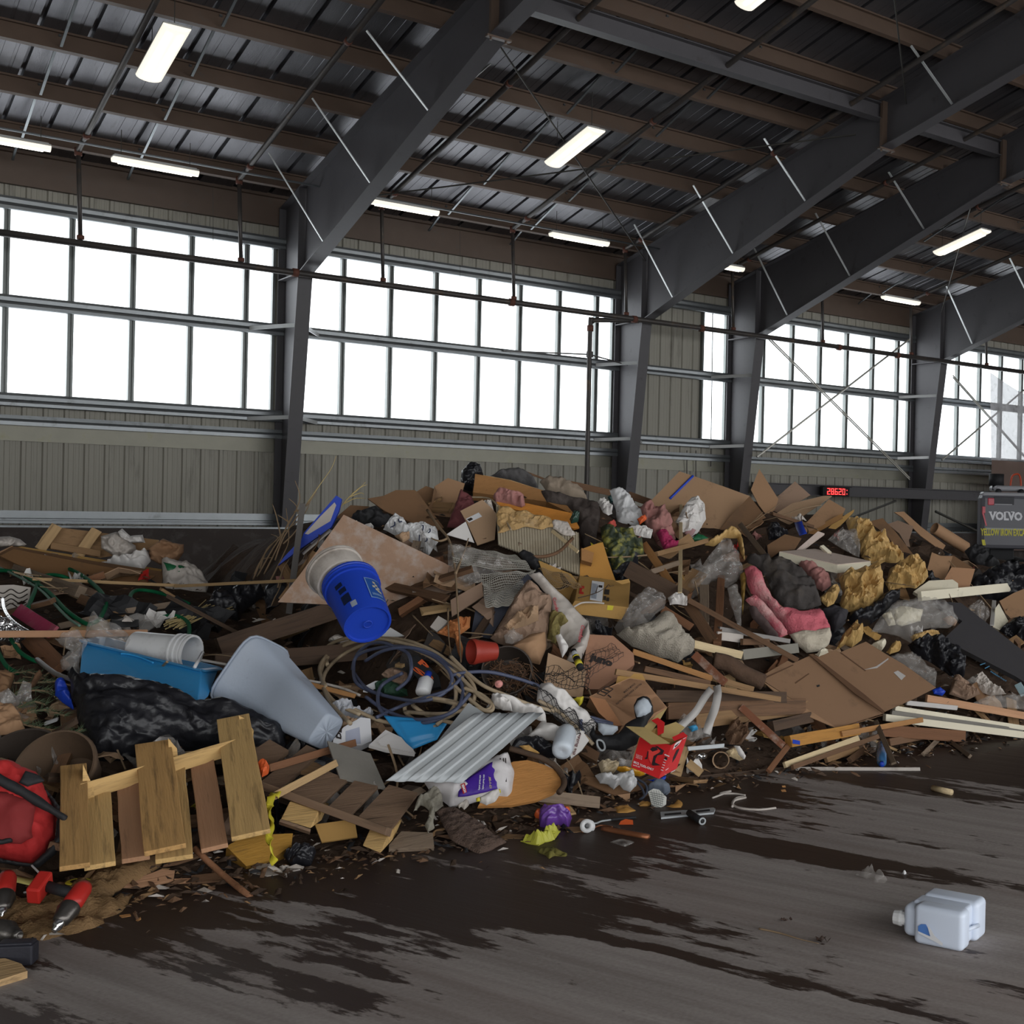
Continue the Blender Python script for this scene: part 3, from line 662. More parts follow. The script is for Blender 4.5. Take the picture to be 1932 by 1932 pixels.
K_film = mat('clear_film', sc(205, 200, 194), .2, 0, .08, 8, .5, 16, 0, spec=1., alpha=.2, ridge=.9, rscale=6); K_film2 = mat('cloudy_film', sc(176, 170, 164), .14, 0, .2, 8, .5, 14, .1, spec=1., alpha=.27, ridge=1., rscale=10)
K_hose = mat('green_hose', sc(18, 92, 58), .75, 0, .1, 10, .05, spec=.12); K_tanhose = mat('tan_hose', sc(166, 148, 122), .5, 0, .15, 10, .05, 40, .2); K_bluehose = mat('slate_blue_hose', sc(78, 84, 106), .5, 0, .12, 10, .05, 40, .1)
K_red = mat('red_fabric', sc(172, 38, 38), .8, 0, .15, 6, .2, 40, .05); K_redp = mat('red_plastic', sc(176, 42, 36), .4, 0, .1, 6, .05); K_redbox = mat('red_printed_card', sc(190, 34, 36), .5, 0, .06, 4, .02); K_ora = mat('orange_plastic', sc(206, 92, 46), .5, 0, .1, 8, .1); K_yel = mat('yellow_plastic', sc(196, 182, 52), .5, 0, .1, 8, .1, 30, .1); K_purp = mat('purple_bag', sc(106, 66, 150), .3, 0, .2, 10, .3, 20, spec=.6); K_green = mat('green_print', sc(30, 96, 60), .5)
K_pink = mat('pink_carpet', sc(196, 104, 114), .95, 0, .2, 7, .6, 60, .35, dcol=(.55, .5, .44), spec=.1, dscale=3.5, ridge=.5, rscale=5); K_rose = mat('faded_rose_cloth', sc(160, 112, 106), .9, 0, .25, 6, .35, 25, .25, dcol=(.16, .1, .08), ridge=.7, rscale=6); K_mar = mat('maroon_cloth', sc(104, 56, 58), .9, 0, .2, 6, .3, 25, .1)
K_burlap = mat('burlap', sc(126, 100, 70), .95, 0, .2, 7, .5, 90, .25, spec=.1); K_steel = mat('bare_sheet_metal', sc(166, 170, 172), .5, .15, .08, 5, .05, 30, .12, dcol=(.3, .29, .27)); K_chrome = mat('chrome', sc(200, 200, 200), .15, .95, .03); K_tile = mat('grey_stone_tile', sc(128, 124, 116), .6, 0, .22, 5, .15, 25); K_shing = mat('brown_shingle', sc(96, 78, 68), .95, 0, .25, 60, .6, 120); K_ply = mat('osb_plywood', sc(160, 130, 108), .8, 0, .2, 14, .15, 30, .5, dcol=(.46, .4, .36), dscale=11); K_foam = mat('cream_foam_board', sc(214, 206, 184), .8, 0, .06, 6, .1, 50, .1, dcol=(.3, .27, .2)); K_pinkfoam = mat('pinkish_foam_face', sc(206, 188, 176), .8, 0, .06, 5, .08, 40, .1); K_blackfoam = mat('black_foam_board', sc(54, 52, 54), .85, 0, .1, 6, .15, 60, .05); K_pot = mat('brown_pot', sc(92, 74, 58), .7, 0, .2, 6, .15, 30, .2); K_rustpot = mat('terracotta_red_pot', sc(150, 50, 38), .5, 0, .12, 6, .05); K_ins = mat('yellow_insulation', sc(132, 120, 72), 1, 0, .35, 16, .8, 30, .2); K_twig = mat('dry_twig', sc(140, 118, 92), .9, 0, .25, 10, .1, 30); K_straw = mat('dry_straw', sc(186, 166, 116), .9, 0, .2, 10, 0); K_fir = mat('fir_green', sc(74, 86, 62), .9, 0, .3, 10, 0); K_ink = mat('black_ink', sc(44, 36, 32), .8, 0, .05, 5, 0); K_copper = mat('copper_pipe', sc(150, 96, 66), .45, .6, .2, 8, .1); K_label = mat('white_label', sc(216, 216, 218), .5, 0, .03, 5, 0); K_navy = mat('navy_plastic', sc(40, 44, 66), .5, 0, .1, 6, .05); K_netw = mat('wire_mesh', sc(170, 166, 156), .5, .3, .1, 8, 0); K_sky = mat('sky_blue_plastic', sc(70, 160, 210), .35, 0, .05, 6, .05); K_tape = mat('grey_tape', sc(172, 168, 164), .4, 0, .1, 8, .1)
# ---------------------------------------------------------------- the heap's own ground: packed dirt and fine litter
M_dirt = mat('heap_dirt_and_fines', sc(74, 60, 50), .95, 0, .45, 16, .9, 20, .4, dcol=(.015, .012, .01), spec=.1)
def heap():
    vs = []; nx_, ny_ = 150, 84; xa, xb, ya_, yb_ = -3.6, 20.5, 5.5, 15.8
    for j in range(ny_ + 1):
        for i in range(nx_ + 1):
            x = xa + (xb - xa) * i / nx_; y = ya_ + (yb_ - ya_) * (j / ny_) ** 1.5; h_ = hz(x, y)
            e = min(1, max(0, (y - toe(x)) / .5)); k = noise.noise(V((x * 2.1, y * 2.1, 0))) * .09 + noise.noise(V((x * 6, y * 6, 3))) * .06 + abs(noise.noise(V((x * 13, y * 13, 5)))) * .05
            vs.append((x, y, h_ - .08 * e + k * e * (1 if h_ > .02 else 0) - .004))
    w_ = nx_ + 1; fs = [(j * w_ + i, j * w_ + i + 1, (j + 1) * w_ + i + 1, (j + 1) * w_ + i) for j in range(ny_) for i in range(nx_)]
    mb = MB(); mb.add(vs, fs); o = mb.build('debris_dirt', M_dirt, M=Matrix.Identity(4)); tag(o, 'dark damp dirt and fine debris that the whole heap rests on', 'dirt', kind='stuff')
heap()
# ================================================================ left of the blue bucket
def straps(p, pl, lst, mt, r, lift=.02, nm='strap'):
    m_ = MB()
    for q in lst: m_.tube(spline([hit((pl[0] + pl[1] * lift, pl[1]), a) for a in pts_of(q)], 6), r, 6)
    return m_.build(nm, mt, p, True)
# far pallet and bags against the push wall
o = empty('wooden_pallet', S(140, 1020, .1), 'small light wooden pallet leaning far back by the push wall', 'pallet')
sheet('pallet_deck', '', '', W_tan, A_('450,370 1160,460 1160,520 730,590 330,520 380,420'), .02, .12, .6, parent=o)
for a, b in (((415, 355), (290, 530)), ((705, 385), (560, 585))):
    plank('deck_board', '', '', W_pine, A_('%d,%d' % a)[0], A_('%d,%d' % b)[0], 19, .02, .22, parent=o)
plank('stringer', '', '', W_tan, A_('380,500')[0], A_('740,560')[0], 12, .04, .2, parent=o)
blob('paper_sack', 'torn white paper sack with red print leaning on the far pallet', 'sack', K_dirty, A_('735,430 850,400 990,500 1000,560 870,600 740,520'), .1, .03, 7, .25)
blob('paper_sack', 'crushed white paper cup shaped bag with red stripe behind the torn sack', 'bag', K_paper, A_('860,400 890,375 950,430 1040,420 1060,480 950,480 880,440'), .06, .02, 9, .3)
blob('paper_sack', 'white sack with green oval print spilling from the long box', 'sack', K_paper, A_('740,620 870,600 1080,545 1100,610 1040,690 880,650'), .08, .03, 8, .3)
blob('kraft_bag', 'flattened brown paper bag beside the white sacks at far left', 'bag', cb('tan_sack', sc(150, 116, 88)), A_('1085,520 1190,450 1260,480 1340,490 1340,550 1300,610 1170,640 1100,600'), .08, .03, 7, .22)
o, pl = blob('paper_sack', 'white sack with dark green lettering hanging below the brown bag', 'sack', K_dirty, A_('1180,600 1300,620 1420,650 1480,720 1520,790 1500,850 1190,840'), .07, .02, 6, .16)
blob('printed_panel', '', '', K_green, A_('1190,620 1270,630 1400,665 1410,700 1300,690 1220,680'), .012, .004, 8, parent=o, pl=(pl[0] + pl[1] * .075, pl[1]), res=10)
blob('plastic_bag', 'grey and yellow plastic bag at the far left edge', 'bag', K_dirty, A_('-60,440 70,432 150,455 195,490 180,505 80,510 -60,520'), .09, .03, 8, .2)
# long crushed cardboard box
o, pl = sheet('cardboard_box', 'long crushed brown cardboard box lying behind the green hose', 'box', B_dark, A_('-80,600 90,505 700,615 1190,690 1180,785 900,950 640,900 200,720 -80,610'), .012, .12, .3)
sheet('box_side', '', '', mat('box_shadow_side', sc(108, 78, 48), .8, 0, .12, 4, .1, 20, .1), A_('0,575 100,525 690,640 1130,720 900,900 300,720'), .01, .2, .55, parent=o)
plank('box_edge', '', '', B_kraft, A_('80,512')[0], A_('1180,690')[0], 9, .05, .17, parent=o)
sheet('box_flap', '', '', B_card, A_('-60,570 90,500 120,530 10,620 -60,640'), .008, .26, .5, parent=o)
# garden hoses
hose('garden_hose', 'dark green garden hose looping over the long cardboard box', 'hose', K_hose, [A_('-60,620 150,605 330,620 540,685 690,790 770,900 740,1010 690,1060 620,1075,.02'), A_('-60,680 130,698 330,820 480,970 600,1055 660,1080'), A_('200,960 250,840 290,745 350,715 450,722 540,760,.0')], .014, .2)
hose('garden_hose', 'green garden hose loop right of the long cardboard box', 'hose', K_hose, [A_('1040,985,.02 980,930 950,870 990,828 1090,830 1240,868 1380,925,.05'), A_('1190,1020 1260,1008 1340,1035 1378,1080 1375,1175')], .013, .14)
hose('garden_hose', 'green hose strand curving down at the lower left of the heap', 'hose', K_hose, [A_('80,1180 140,1270 230,1330 300,1350'), A_('-30,1240 10,1320 60,1390 130,1430')], .012, .14)
hose('striped_hose', 'green hose with a white stripe along it, lying under the dark loop', 'hose', mat('pale_stripe_hose', sc(110, 140, 124), .7, spec=.1), A_('-40,640 120,720 290,820 400,930 500,1030 580,1085'), .008, .21)
plank('wood_strip', 'very long thin tan wooden strip running across the left of the heap', 'wood strip', W_pine, (60, 1092), (340, 1105), 6, .008, .33); 
plank('wood_strip', 'thin tan wooden strip that ends under the blue bucket', 'wood strip', W_pine, (330, 1106), (622, 1092), 6, .008, .3)
plank('grey_post', 'round ended weathered grey post under the green hose', 'post', W_grey, A_('110,680')[0], A_('590,840')[0], 22, .06, .17)
plank('lumber_offcut', 'short brown lumber offcut at the end of the grey post', 'offcut', W_brown, A_('590,890')[0], A_('690,930')[0], 18, .05, .08)
o, pl = sheet('plastic_sheet', 'white plastic sheet with black zigzag lines at the left edge', 'sheet', K_dirty, A_('-60,790 100,785 225,805 205,975 -60,960'), .004, .18, .5)
for k in range(4): straps(o, pl, [A_(' '.join('%d,%d' % (-40 + i * 60, 830 + k * 35 + (18 if i % 2 else -12)) for i in range(5)))], K_ink, .004, .004, 'zigzag_line')
o = plank('painted_board', 'board with chipped pink paint slanting at the left edge', 'board', mat('chipped_pink_paint', sc(160, 40, 80), .7, 0, .2, 8, .2, 30, .45, dcol=(.32, .25, .2)), A_('130,970')[0], A_('390,1135')[0], 26, .02, .2)
hose('curved_strip', 'bright curved metal rim at the left edge', 'metal rim', K_chrome, A_('20,890 30,960 70,1030 140,1090 210,1130'), .012, .26)
blob('foil_tray', 'crumpled silver foil sheet at the left edge', 'foil', K_chrome, A_('-40,1000 50,1040 130,1110 210,1160 200,1250 60,1240 -40,1180'), .05, .02, 12, .1, smooth=False)
plank('lumber_strip', 'straight pinkish lumber strip lying above the turquoise tub', 'lumber', W_pink, (-25, 1197), (280, 1194), 13, .02, .42)
plank('lumber_piece', 'dark red brown lumber piece left of the turquoise tub', 'lumber', W_red, A_('230,1180')[0], A_('440,1400')[0], 34, .05, .06)
# trays
pbox('plastic_tray', 'small black plastic tray above the turquoise tub', 'tray', K_blackm, A_('1010,1090,.16')[0], A_('800,1105,.16')[0], A_('1015,1035,.14')[0], A_('990,1030,-.02')[0])
o, pl = sheet('clear_tray', 'clear plastic tray lying behind the black tray', 'tray', K_film, A_('800,1060 1000,990 1190,1045 1060,1135 1015,1120 1010,1035'), .01, .1, .5)
# turquoise tub with a white bucket in it
def tub():
    rim = [A_(q)[0] for q in ('600,1190,.50', '1470,1400,.50', '1600,1385,.26', '760,1165,.24')]
    bot = [A_(q)[0] for q in ('575,1480,.40', '1440,1675,.40', '1520,1600,.24', '720,1400,.2')]
    R4, B4 = [T3(q) for q in rim], [T3(q) for q in bot]; c = sum(R4, V((0, 0, 0))) / 4
    o = empty('storage_tub', sum(B4, V((0, 0, 0))) / 4, 'cracked turquoise storage tub tilted on its side with a white bucket inside', 'tub')
    m_ = MB(); n_ = 4
    inn = lambda p, q: p + ((c if q else sum(B4, V((0, 0, 0))) / 4) - p) * .035
    ri, bi_ = [inn(p, 1) for p in R4], [inn(p, 0) for p in B4]
    vs = R4 + B4 + ri + bi_; fs = []
    for i in range(4):
        j = (i + 1) % 4; fs += [(i, j, 4 + j, 4 + i), (8 + i, 12 + i, 12 + j, 8 + j), (i, 8 + i, 8 + j, j)]
    fs += [(4, 5, 6, 7), (12, 15, 14, 13)]; m_.add(vs, fs); m_.build('body', K_tub, o, bevel=.006)
    rm = MB(); up = (R4[0] - B4[0]).normalized()
    for i in range(4):
        a, b = R4[i], R4[(i + 1) % 4]; out = ((a + b) / 2 - c).normalized(); rm.prism([a + out * .0, a + out * .022, a + out * .022 - up * .035, a - up * .035], b - a)
    rm.build('rim', K_tub, o, bevel=.003)
    hd = MB(); a, b = R4[0].lerp(R4[1], .33), R4[0].lerp(R4[1], .6); nn = (R4[1] - R4[0]).cross(B4[0] - R4[0]).normalized(); nn = nn if nn.dot(CAMP - a) > 0 else -nn
    dn = (B4[0] - R4[0]).normalized(); hd.tube(spline([a + dn * .075 + nn * .004, a.lerp(b, .25) + dn * .06 + nn * .006, a.lerp(b, .6) + dn * .065 + nn * .006, b + dn * .095 + nn * .004], 6), .006, 6); hd.build('grip', K_tub, o, True)
tub()
def bucket(name, label, pa, pb, ra, rb, mt, rings=3, handle=None, group=None, wall=.004, n=32, lid=False):
    """pa closed end, pb open end (3D), radii"""
    o = empty(name, (pa + pb) / 2, label, 'bucket', group); ax = pb - pa; Ln = ax.length; m_ = MB()
    prof = [(0.012, 0), (.012, ra * .86), (0, ra * .9), (0, ra * .985), (.008, ra)]
    rr = lambda h: ra + (rb - ra) * h / Ln
    for k in range(rings):
        h = Ln - .03 - (rings - 1 - k) * .032; prof += [(h - .002, rr(h)), (h, rr(h) + .010), (h + .008, rr(h) + .010), (h + .010, rr(h))]
    prof += [(Ln - .012, rb + .008), (Ln, rb + .008), (Ln, rb - wall), (Ln - .02, rb - wall - .003), (.02, ra - wall), (.02, 0)]
    m_.lathe(pa, ax, prof, n); m_.build('body', mt, o, True)
    for p_ in o.children[0].data.polygons: p_.use_smooth = True
    md = o.children[0].modifiers.new('e', 'EDGE_SPLIT'); md.split_angle = radians(40)
    return o
W1 = T3(A_('985,1235,.38')[0]); W2 = T3(A_('1400,1285,.46')[0])
bucket('white_bucket', 'white ribbed plastic bucket lying open inside the turquoise tub', W1, W2, .088, .098, K_white, 3)
hose('white_pole', 'thin white pole running right from the turquoise tub', 'pole', K_dirty, A_('1470,1335,.3 1640,1365,.3 1850,1410,.22'), .008)
hose('white_tube', 'short white tube standing against the bucket rim in the tub', 'tube', K_white, A_('1420,1385,.54 1478,1280,.5'), .010, seg=2)
blob('clear_bag', 'clear plastic bag draped over the lumber strip into the tub', 'plastic bag', K_film2, A_('650,1030 705,1020 780,1080 900,1130 1000,1240 1040,1310 860,1270 640,1210 620,1150'), .05, .03, 8, .56, ragged=.01)
blob('clear_bag', 'clear plastic bag spilling down the left side of the tub', 'plastic bag', K_film2, A_('400,1180 580,1160 640,1190 590,1300 570,1450 450,1400 440,1340 540,1280 480,1250'), .05, .03, 9, .5, ragged=.01)
# black rubbish bags
o, pl = blob('rubbish_bag', 'large stretched black rubbish bag below the turquoise tub', 'rubbish bag', K_black, A_('490,1430 530,1408 600,1480 950,1490 1250,1570 1460,1685 1640,1640 1932,1790 2080,1870 2090,2000 1700,2060 1500,2000 1200,1990 900,2080 640,2110 570,1900 560,1720'), .17, .022, 7, .2, .5, res=56, stretch=(.45, 1.7))
hose('metal_pipe', 'grey metal pipe with a round end cap lying on the black bag', 'pipe', mat('dull_grey_pipe', sc(122, 118, 114), .5, .4, .15), A_('270,1330,.36 400,1430,.42 560,1490,.46 730,1570,.47'), .013, seg=3)
for ob in [bpy.data.objects['metal_pipe']]:
    p_ = T3(A_('750,1578,.48')[0]); d = (p_ - T3(A_('560,1490,.46')[0])).normalized(); m_ = MB(); m_.lathe(p_ - d * .012, (d * .4 - CF * .9), [(0, 0), (0, .032), (.02, .034), (.024, .03), (.024, .012), (.02, .01), (.02, 0)], 20); m_.build('end_cap', mat('dull_grey_pipe', (0, 0, 0)), ob, True)
blob('rubbish_bag', 'small shiny black bag between the dark planks and the straw', 'rubbish bag', K_black, A_('1380,1080 1560,870 1640,800 1900,790 1932,860 1760,1000 1730,1200 1500,1120'), .1, .03, 7, .03)
# dark planks
plank('dark_plank', 'thick dark damp plank ending under the blue bucket', 'plank', W_dark, (413, 1222), (640, 1148), 36, .06, .16)
plank('dark_plank', 'dark damp plank just above the grey waste bin', 'plank', W_dark, (405, 1252), (690, 1228), 34, .06, .12)
plank('dark_plank', 'dark plank leaning behind the twigs left of the blue bucket', 'plank', W_dark, C_('230,1050')[0], C_('560,1210')[0], 40, .05, .04)
plank('grey_strip', 'upright grey metal slat standing among the twigs left of the bucket', 'slat', mat('dull_grey_slat', sc(116, 112, 108), .5, .3, .12), (571, 952, .22), (545, 1158, .26), 11, .012)
plank('brown_lath', 'slim brown lath leaning behind the grey slat', 'lath', W_tan, C_('500,1080')[0], C_('750,735')[0], 8, .015, .14)
# grey waste bin
def bin_():
    rc, bc = P(476, 1276, 6.95), P(616, 1381, 6.5); ax = (bc - rc); Ln = ax.length; x = ax.normalized(); u = V(CU - x * CU.dot(x)).normalized()
    # rim runs from upper right to lower left in the picture
    e = (P(527, 1226, 6.95) - P(425, 1322, 6.95)).normalized(); e = (e - x * e.dot(x)).normalized(); g_ = x.cross(e)
    o = empty('waste_bin', rc, 'tapered grey plastic waste bin lying on its side', 'waste bin'); m_ = MB(); prof = [(-.03, 1.0), (0, 1.0), (0, .97), (Ln * .5, .72), (Ln - .01, .46), (Ln, .42), (Ln, .0)]; n_ = 40; vs = []
    for out_, pr in ((0, prof),):
        for h, k in pr:
            for j in range(n_):
                a = 2 * pi * j / n_; ca, sa = cos(a), sin(a); q = 5; rr = (abs(ca) ** q + abs(sa) ** q) ** (-1 / q)
                vs.append(rc + x * h + e * (ca * rr * .205 * k) + g_ * (sa * rr * .16 * k))
    k_ = len(prof); m_.add(vs, [(i * n_ + j, i * n_ + (j + 1) % n_, (i + 1) * n_ + (j + 1) % n_, (i + 1) * n_ + j) for i in range(k_ - 1) for j in range(n_)])
    b = m_.build('body', K_grey, o, True); sd = b.modifiers.new('s', 'SOLIDIFY'); sd.thickness = .004
    r_ = MB(); ring = [rc - x * .02 + e * (cos(2 * pi * j / 40) * (abs(cos(2 * pi * j / 40)) ** 5 + abs(sin(2 * pi * j / 40)) ** 5) ** -.2 * .21) + g_ * (sin(2 * pi * j / 40) * (abs(cos(2 * pi * j / 40)) ** 5 + abs(sin(2 * pi * j / 40)) ** 5) ** -.2 * .165) for j in range(41)]
    r_.tube(ring, .008, 6, False); r_.build('rim', K_grey, o, True)
bin_()
# plant pots
def pot(name, label, c, ax, R_, d, mt, lift=0):
    o = MB(); o.lathe(c, ax, [(0, R_), (-.02, R_ + .004), (-.03, R_ * .98), (-d, R_ * .72), (-d, 0), (-d + .008, 0), (-d + .008, R_ * .68), (-.03, R_ * .93), (0, R_ * .95), (0, R_)], 36)
    ob = o.build(name, mt, None, True); tag(ob, label, 'plant pot'); m_ = ob.modifiers.new('e', 'EDGE_SPLIT'); m_.split_angle = radians(50); return ob
tc = (CAMP - S(100, 1440)).normalized()
pot('plant_pot', 'brown plastic plant pot lying open behind the red tool bag', T3((100, 1448, .28)), (tc + V((-.5, .2, .5))), .185, .2, K_pot)
pot('plant_pot', 'dark plant pot rim half hidden behind the brown pot', T3((40, 1440, .12)), (tc + V((-.3, .2, .6))), .19, .2, mat('dark_pot', sc(60, 52, 46), .6))
# red tool bag
o, pl = blob('tool_bag', 'open red fabric tool bag with black edging at the left edge', 'tool bag', K_red, X_('-40,1430 20,1438 48,1452 72,1462 84,1490 100,1518 108,1545 104,1580 85,1610 60,1630 25,1626 -40,1612'), .14, .012, 8, .30, .7, back=.2)
blob('inner_lining', '', '', mat('dark_red_lining', sc(120, 34, 34), .8), X_('-40,1495 20,1495 60,1510 68,1520 60,1560 62,1580 40,1592 10,1588 -40,1590'), .02, .01, 8, parent=o, pl=(pl[0] + pl[1] * .15, pl[1]), res=14)
blob('black_edging', '', '', K_blackm, X_('84,1488 104,1508 122,1532 132,1548 124,1580 104,1612 72,1637 30,1633 -40,1622 -40,1612 25,1624 60,1630 85,1608 104,1580 108,1545 98,1518'), .03, .004, 8, parent=o, pl=(pl[0] + pl[1] * .05, pl[1]), res=40)
blob('black_band', '', '', K_blackm, X_('-40,1444 0,1459 45,1484 88,1512 128,1540 122,1550 80,1527 30,1498 -10,1476 -40,1465'), .012, .002, 8, parent=o, pl=(pl[0] + pl[1] * .165, pl[1]), res=40)
blob('black_band', '', '', K_blackm, X_('48,1454 72,1462 84,1473 52,1484 36,1476'), .012, .002, 8, parent=o, pl=(pl[0] + pl[1] * .155, pl[1]), res=14)
blob('black_band', '', '', K_blackm, X_('-40,1584 5,1584 22,1580 24,1588 0,1593 -40,1595'), .01, .002, 8, parent=o, pl=(pl[0] + pl[1] * .16, pl[1]), res=14)
# fir branches
def fir(label, stems, lift=.14, seed=1):
    rn = random.Random(seed); m_ = MB(); b = MB()
    for s_ in stems:
        c = spline([T3(q, lift) for q in A_(s_)], 8); b.tube(c, .005, 5)
        for i in range(len(c) - 1):
            t = (c[i + 1] - c[i])
            for k in range(5):
                p = c[i].lerp(c[i + 1], rn.random()); d = (V((rn.uniform(-1, 1), rn.uniform(-1, 1), rn.uniform(-.5, 1))) + t.normalized() * .9).normalized() * rn.uniform(.035, .07)
                e_ = d.cross(CF).normalized() * .0022; f_ = CF * .002; m_.add([p + e_, p - e_, p + f_, p + d], [(0, 1, 3), (1, 2, 3), (2, 0, 3)])
    o = b.build('fir_branch', K_twig); tag(o, label, 'branch'); f_ = m_.build('foliage', K_fir, o)
fir('dusty green fir branches under the grey pipe at left', ['100,1500 220,1500 400,1490', '60,1600 180,1560 330,1560 400,1600', '40,1440 200,1420 330,1470', '120,1680 250,1640 330,1660'], .2, 3)
fir('fir twigs beside the plant pots at the left edge', ['160,1800 300,1830 480,1860', '190,1720 330,1700 470,1740', '420,1850 520,1870 600,1840'], .2, 4)
blob('cardboard_piece', 'torn brown cardboard piece above the plant pots', 'cardboard', B_card, A_('-40,1640 90,1655 150,1740 185,1840 90,1870 -40,1890'), .03, .015, 8, .22)
blob('cardboard_piece', 'curled orange brown cardboard scrap at the left edge', 'cardboard', B_dark, A_('-40,1430 60,1425 105,1450 70,1560 30,1610 -40,1600'), .03, .02, 8, .2)
pbox('small_carton', 'small brown carton behind the black rubbish bag', 'carton', B_dark, A_('570,1830,.2')[0], A_('440,1840,.2')[0], A_('560,1700,.16')[0], A_('600,1800,.05')[0])
pbox('plastic_block', 'little white and navy block left of the black bag', 'block', K_white, A_('420,1780,.2')[0], A_('320,1815,.2')[0], A_('420,1755,.2')[0], A_('430,1770,.12')[0])
blob('snack_bag', 'shiny blue snack bag under the grey pipe', 'snack bag', K_blue, A_('400,1500 470,1480 500,1560 530,1640 540,1700 450,1640 400,1590'), .05, .015, 10, .24)
blob('brown_branch', 'short bare brown branch lying on the fir twigs', 'branch', W_brown, A_('180,1600 250,1450 290,1410 310,1440 240,1540 200,1640'), .03, .005, 9, .22)
# the upright pallet
def pallet_upright():
    o = empty('wooden_pallet', onZ(300, 1640), 'light wooden pallet standing on edge beside the red tool bag', 'pallet')
    k = .12
    def bd(a, b, w_, l, mt, t=.022): plank('deck_board', '', '', mt, B_('%d,%d,%f' % (*a, l))[0], B_('%d,%d,%f' % (*b, l))[0], w_, t, parent=o)
    plank('stringer', '', '', W_clean, B_('560,570,.30')[0], B_('1760,215,.30')[0], 30, .05, parent=o)
    bd((705, 580), (730, 1105), 50, .25, W_clean); bd((945, 520), (990, 1045), 45, .24, W_pink); bd((1230, 380), (1270, 1045), 60, .24, W_clean); bd((1470, 330), (1565, 970), 44, .23, W_pink)
    bd((535, 375), (545, 1110), 47, .36, wood('stained_pallet_wood', sc(184, 144, 92), .36)); bd((1115, 200), (1205, 985), 66, .38, wood('stained_pallet_wood', sc(184, 144, 92), .36)); bd((1700, 20), (1830, 870), 62, .38, W_clean)
    for q in (('605,355', '680,520', '690,600', '640,640', '600,560'), ('1225,165', '1290,240', '1310,420', '1270,430', '1235,330'), ('1740,0', '1800,30', '1850,110', '1840,220', '1760,120')):
        sheet('corner_block', '', '', W_clean, B_(' '.join(q)), .08, .33, .8, parent=o)
pallet_upright()
# floor cloth, straps and tools at the lower left
o, pl = blob('burlap_cloth', 'tattered brown burlap cloth spread on the floor under the tools', 'cloth', K_burlap, X_('-30,1700 60,1700 110,1688 165,1662 190,1635 230,1612 258,1606 280,1620 308,1632 285,1650 250,1662 215,1682 200,1700 225,1688 252,1688 232,1720 200,1738 205,1752 150,1775 60,1795 -30,1790'), .035, .02, 9, .0, .05, ragged=.02, res=40)
def drill(c, ax, label, k=1.):
    c = V(c); ax = V(ax).normalized(); o = empty('power_drill', c, label, 'power drill'); up = (V((0, 0, 1)) - ax * ax.z).normalized(); sd = ax.cross(up)
    m_ = MB(); m_.lathe(c - ax * .12, ax, [(0, 0), (0, .028), (.02, .034), (.09, .036), (.12, .03), (.12, 0)], 20); m_.build('motor_housing', K_redp, o, True)
    m_ = MB(); m_.lathe(c, ax, [(0, .038), (.02, .04), (.03, .036), (.07, .03), (.085, .02), (.087, 0)], 24); m_.build('gear_case', mat('dark_metal', sc(96, 92, 88), .35, .8, .2), o, True)
    m_ = MB(); m_.lathe(c + ax * .085, ax, [(0, .02), (.02, .018), (.022, .012), (.04, .01), (.042, .0)], 16); m_.build('chuck', K_chrome, o, True)
    m_ = MB(); g_ = (sd * 1.0 + up * .12).normalized(); m_.tube([c - ax * .07, c - ax * .08 + g_ * .06, c - ax * .1 + g_ * .13], .021, 10); m_.build('grip', K_blackm, o, True)
    m_ = MB(); R3 = Matrix((ax, g_, ax.cross(g_))).transposed(); m_.box(c - ax * .09 + g_ * .15, .11, .05, .07, R3); m_.build('battery', K_redp, o, bevel=.008)
rt = CR * 1.0
drill(onZ(132, 1712, .085), -CF * .8 + CR * .05 + V((0, 0, -.35)), 'red power drill lying on the burlap pointing at the camera')
drill(onZ(8, 1690, .09), CR * .3 - CF * .6 + V((0, 0, -.3)), 'red power tool cut by the left edge above the burlap')
o = MB(); p_ = onZ(20, 1762, .05); ax = (CR * .9 - CF * .35); o.lathe(p_ - ax * .12, ax, [(0, .045), (.1, .045), (.11, .03), (.135, .028), (.14, .02), (.15, .022), (.16, .016), (.165, .010), (.12, .009), (.12, 0)], 24); tag(o.build('pipe_fitting', mat('dark_metal', (0, 0, 0)), None, True), 'black metal hose fitting at the left edge below the power tool', 'fitting')
o = MB(); p_ = onZ(32, 1792, .05); Rz = Matrix.Rotation(-.5, 3, 'Z'); o.box(p_ - V((0, 0, .012)), .12, .065, .07, Rz); o.box(p_ + V((0, 0, .026)), .11, .055, .012, Rz); tag(o.build('tool_battery', mat('black_battery', sc(36, 36, 44), .6), None, bevel=.012), 'black tool battery lying at the lower left edge', 'battery')
o = empty('tape_measure', onZ(148, 1690, .04), 'black and yellow tape measure on the burlap', 'tape measure'); p_ = onZ(147, 1675, .04); Rz = Matrix.Rotation(.3, 3, 'Z')
m_ = MB(); m_.lathe(p_ - V((0, 0, .03)), (0, 0, 1), [(0, 0), (0, .045), (.01, .05), (.045, .05), (.055, .043), (.056, 0)], 20); m_.build('case', K_blackm, o, True); m_ = MB(); m_.lathe(p_ + V((0, 0, .024)), (0, 0, 1), [(0, .047), (.004, .042), (.005, .03), (.004, .03)], 20); m_.box(p_ + V((.02, -.035, .022)), .03, .05, .012, Rz); m_.build('yellow_trim', K_yel, o); m_ = MB(); m_.box(p_ + V((.05, -.02, -.015)), .04, .03, .03, Rz); m_.build('mouth', K_blackm, o)
warp('web_strap', 'flat pale yellow strap winding behind the power drill', 'strap', mat('pale_yellow_webbing', sc(196, 184, 110), .8, 0, .08, 6, .2, 80), X_('-20,1658,.1 70,1650,.12 80,1664,.12 -20,1672,.1'), lambda u, v: .015 * sin(u * 5), .002, n=20, m=2)
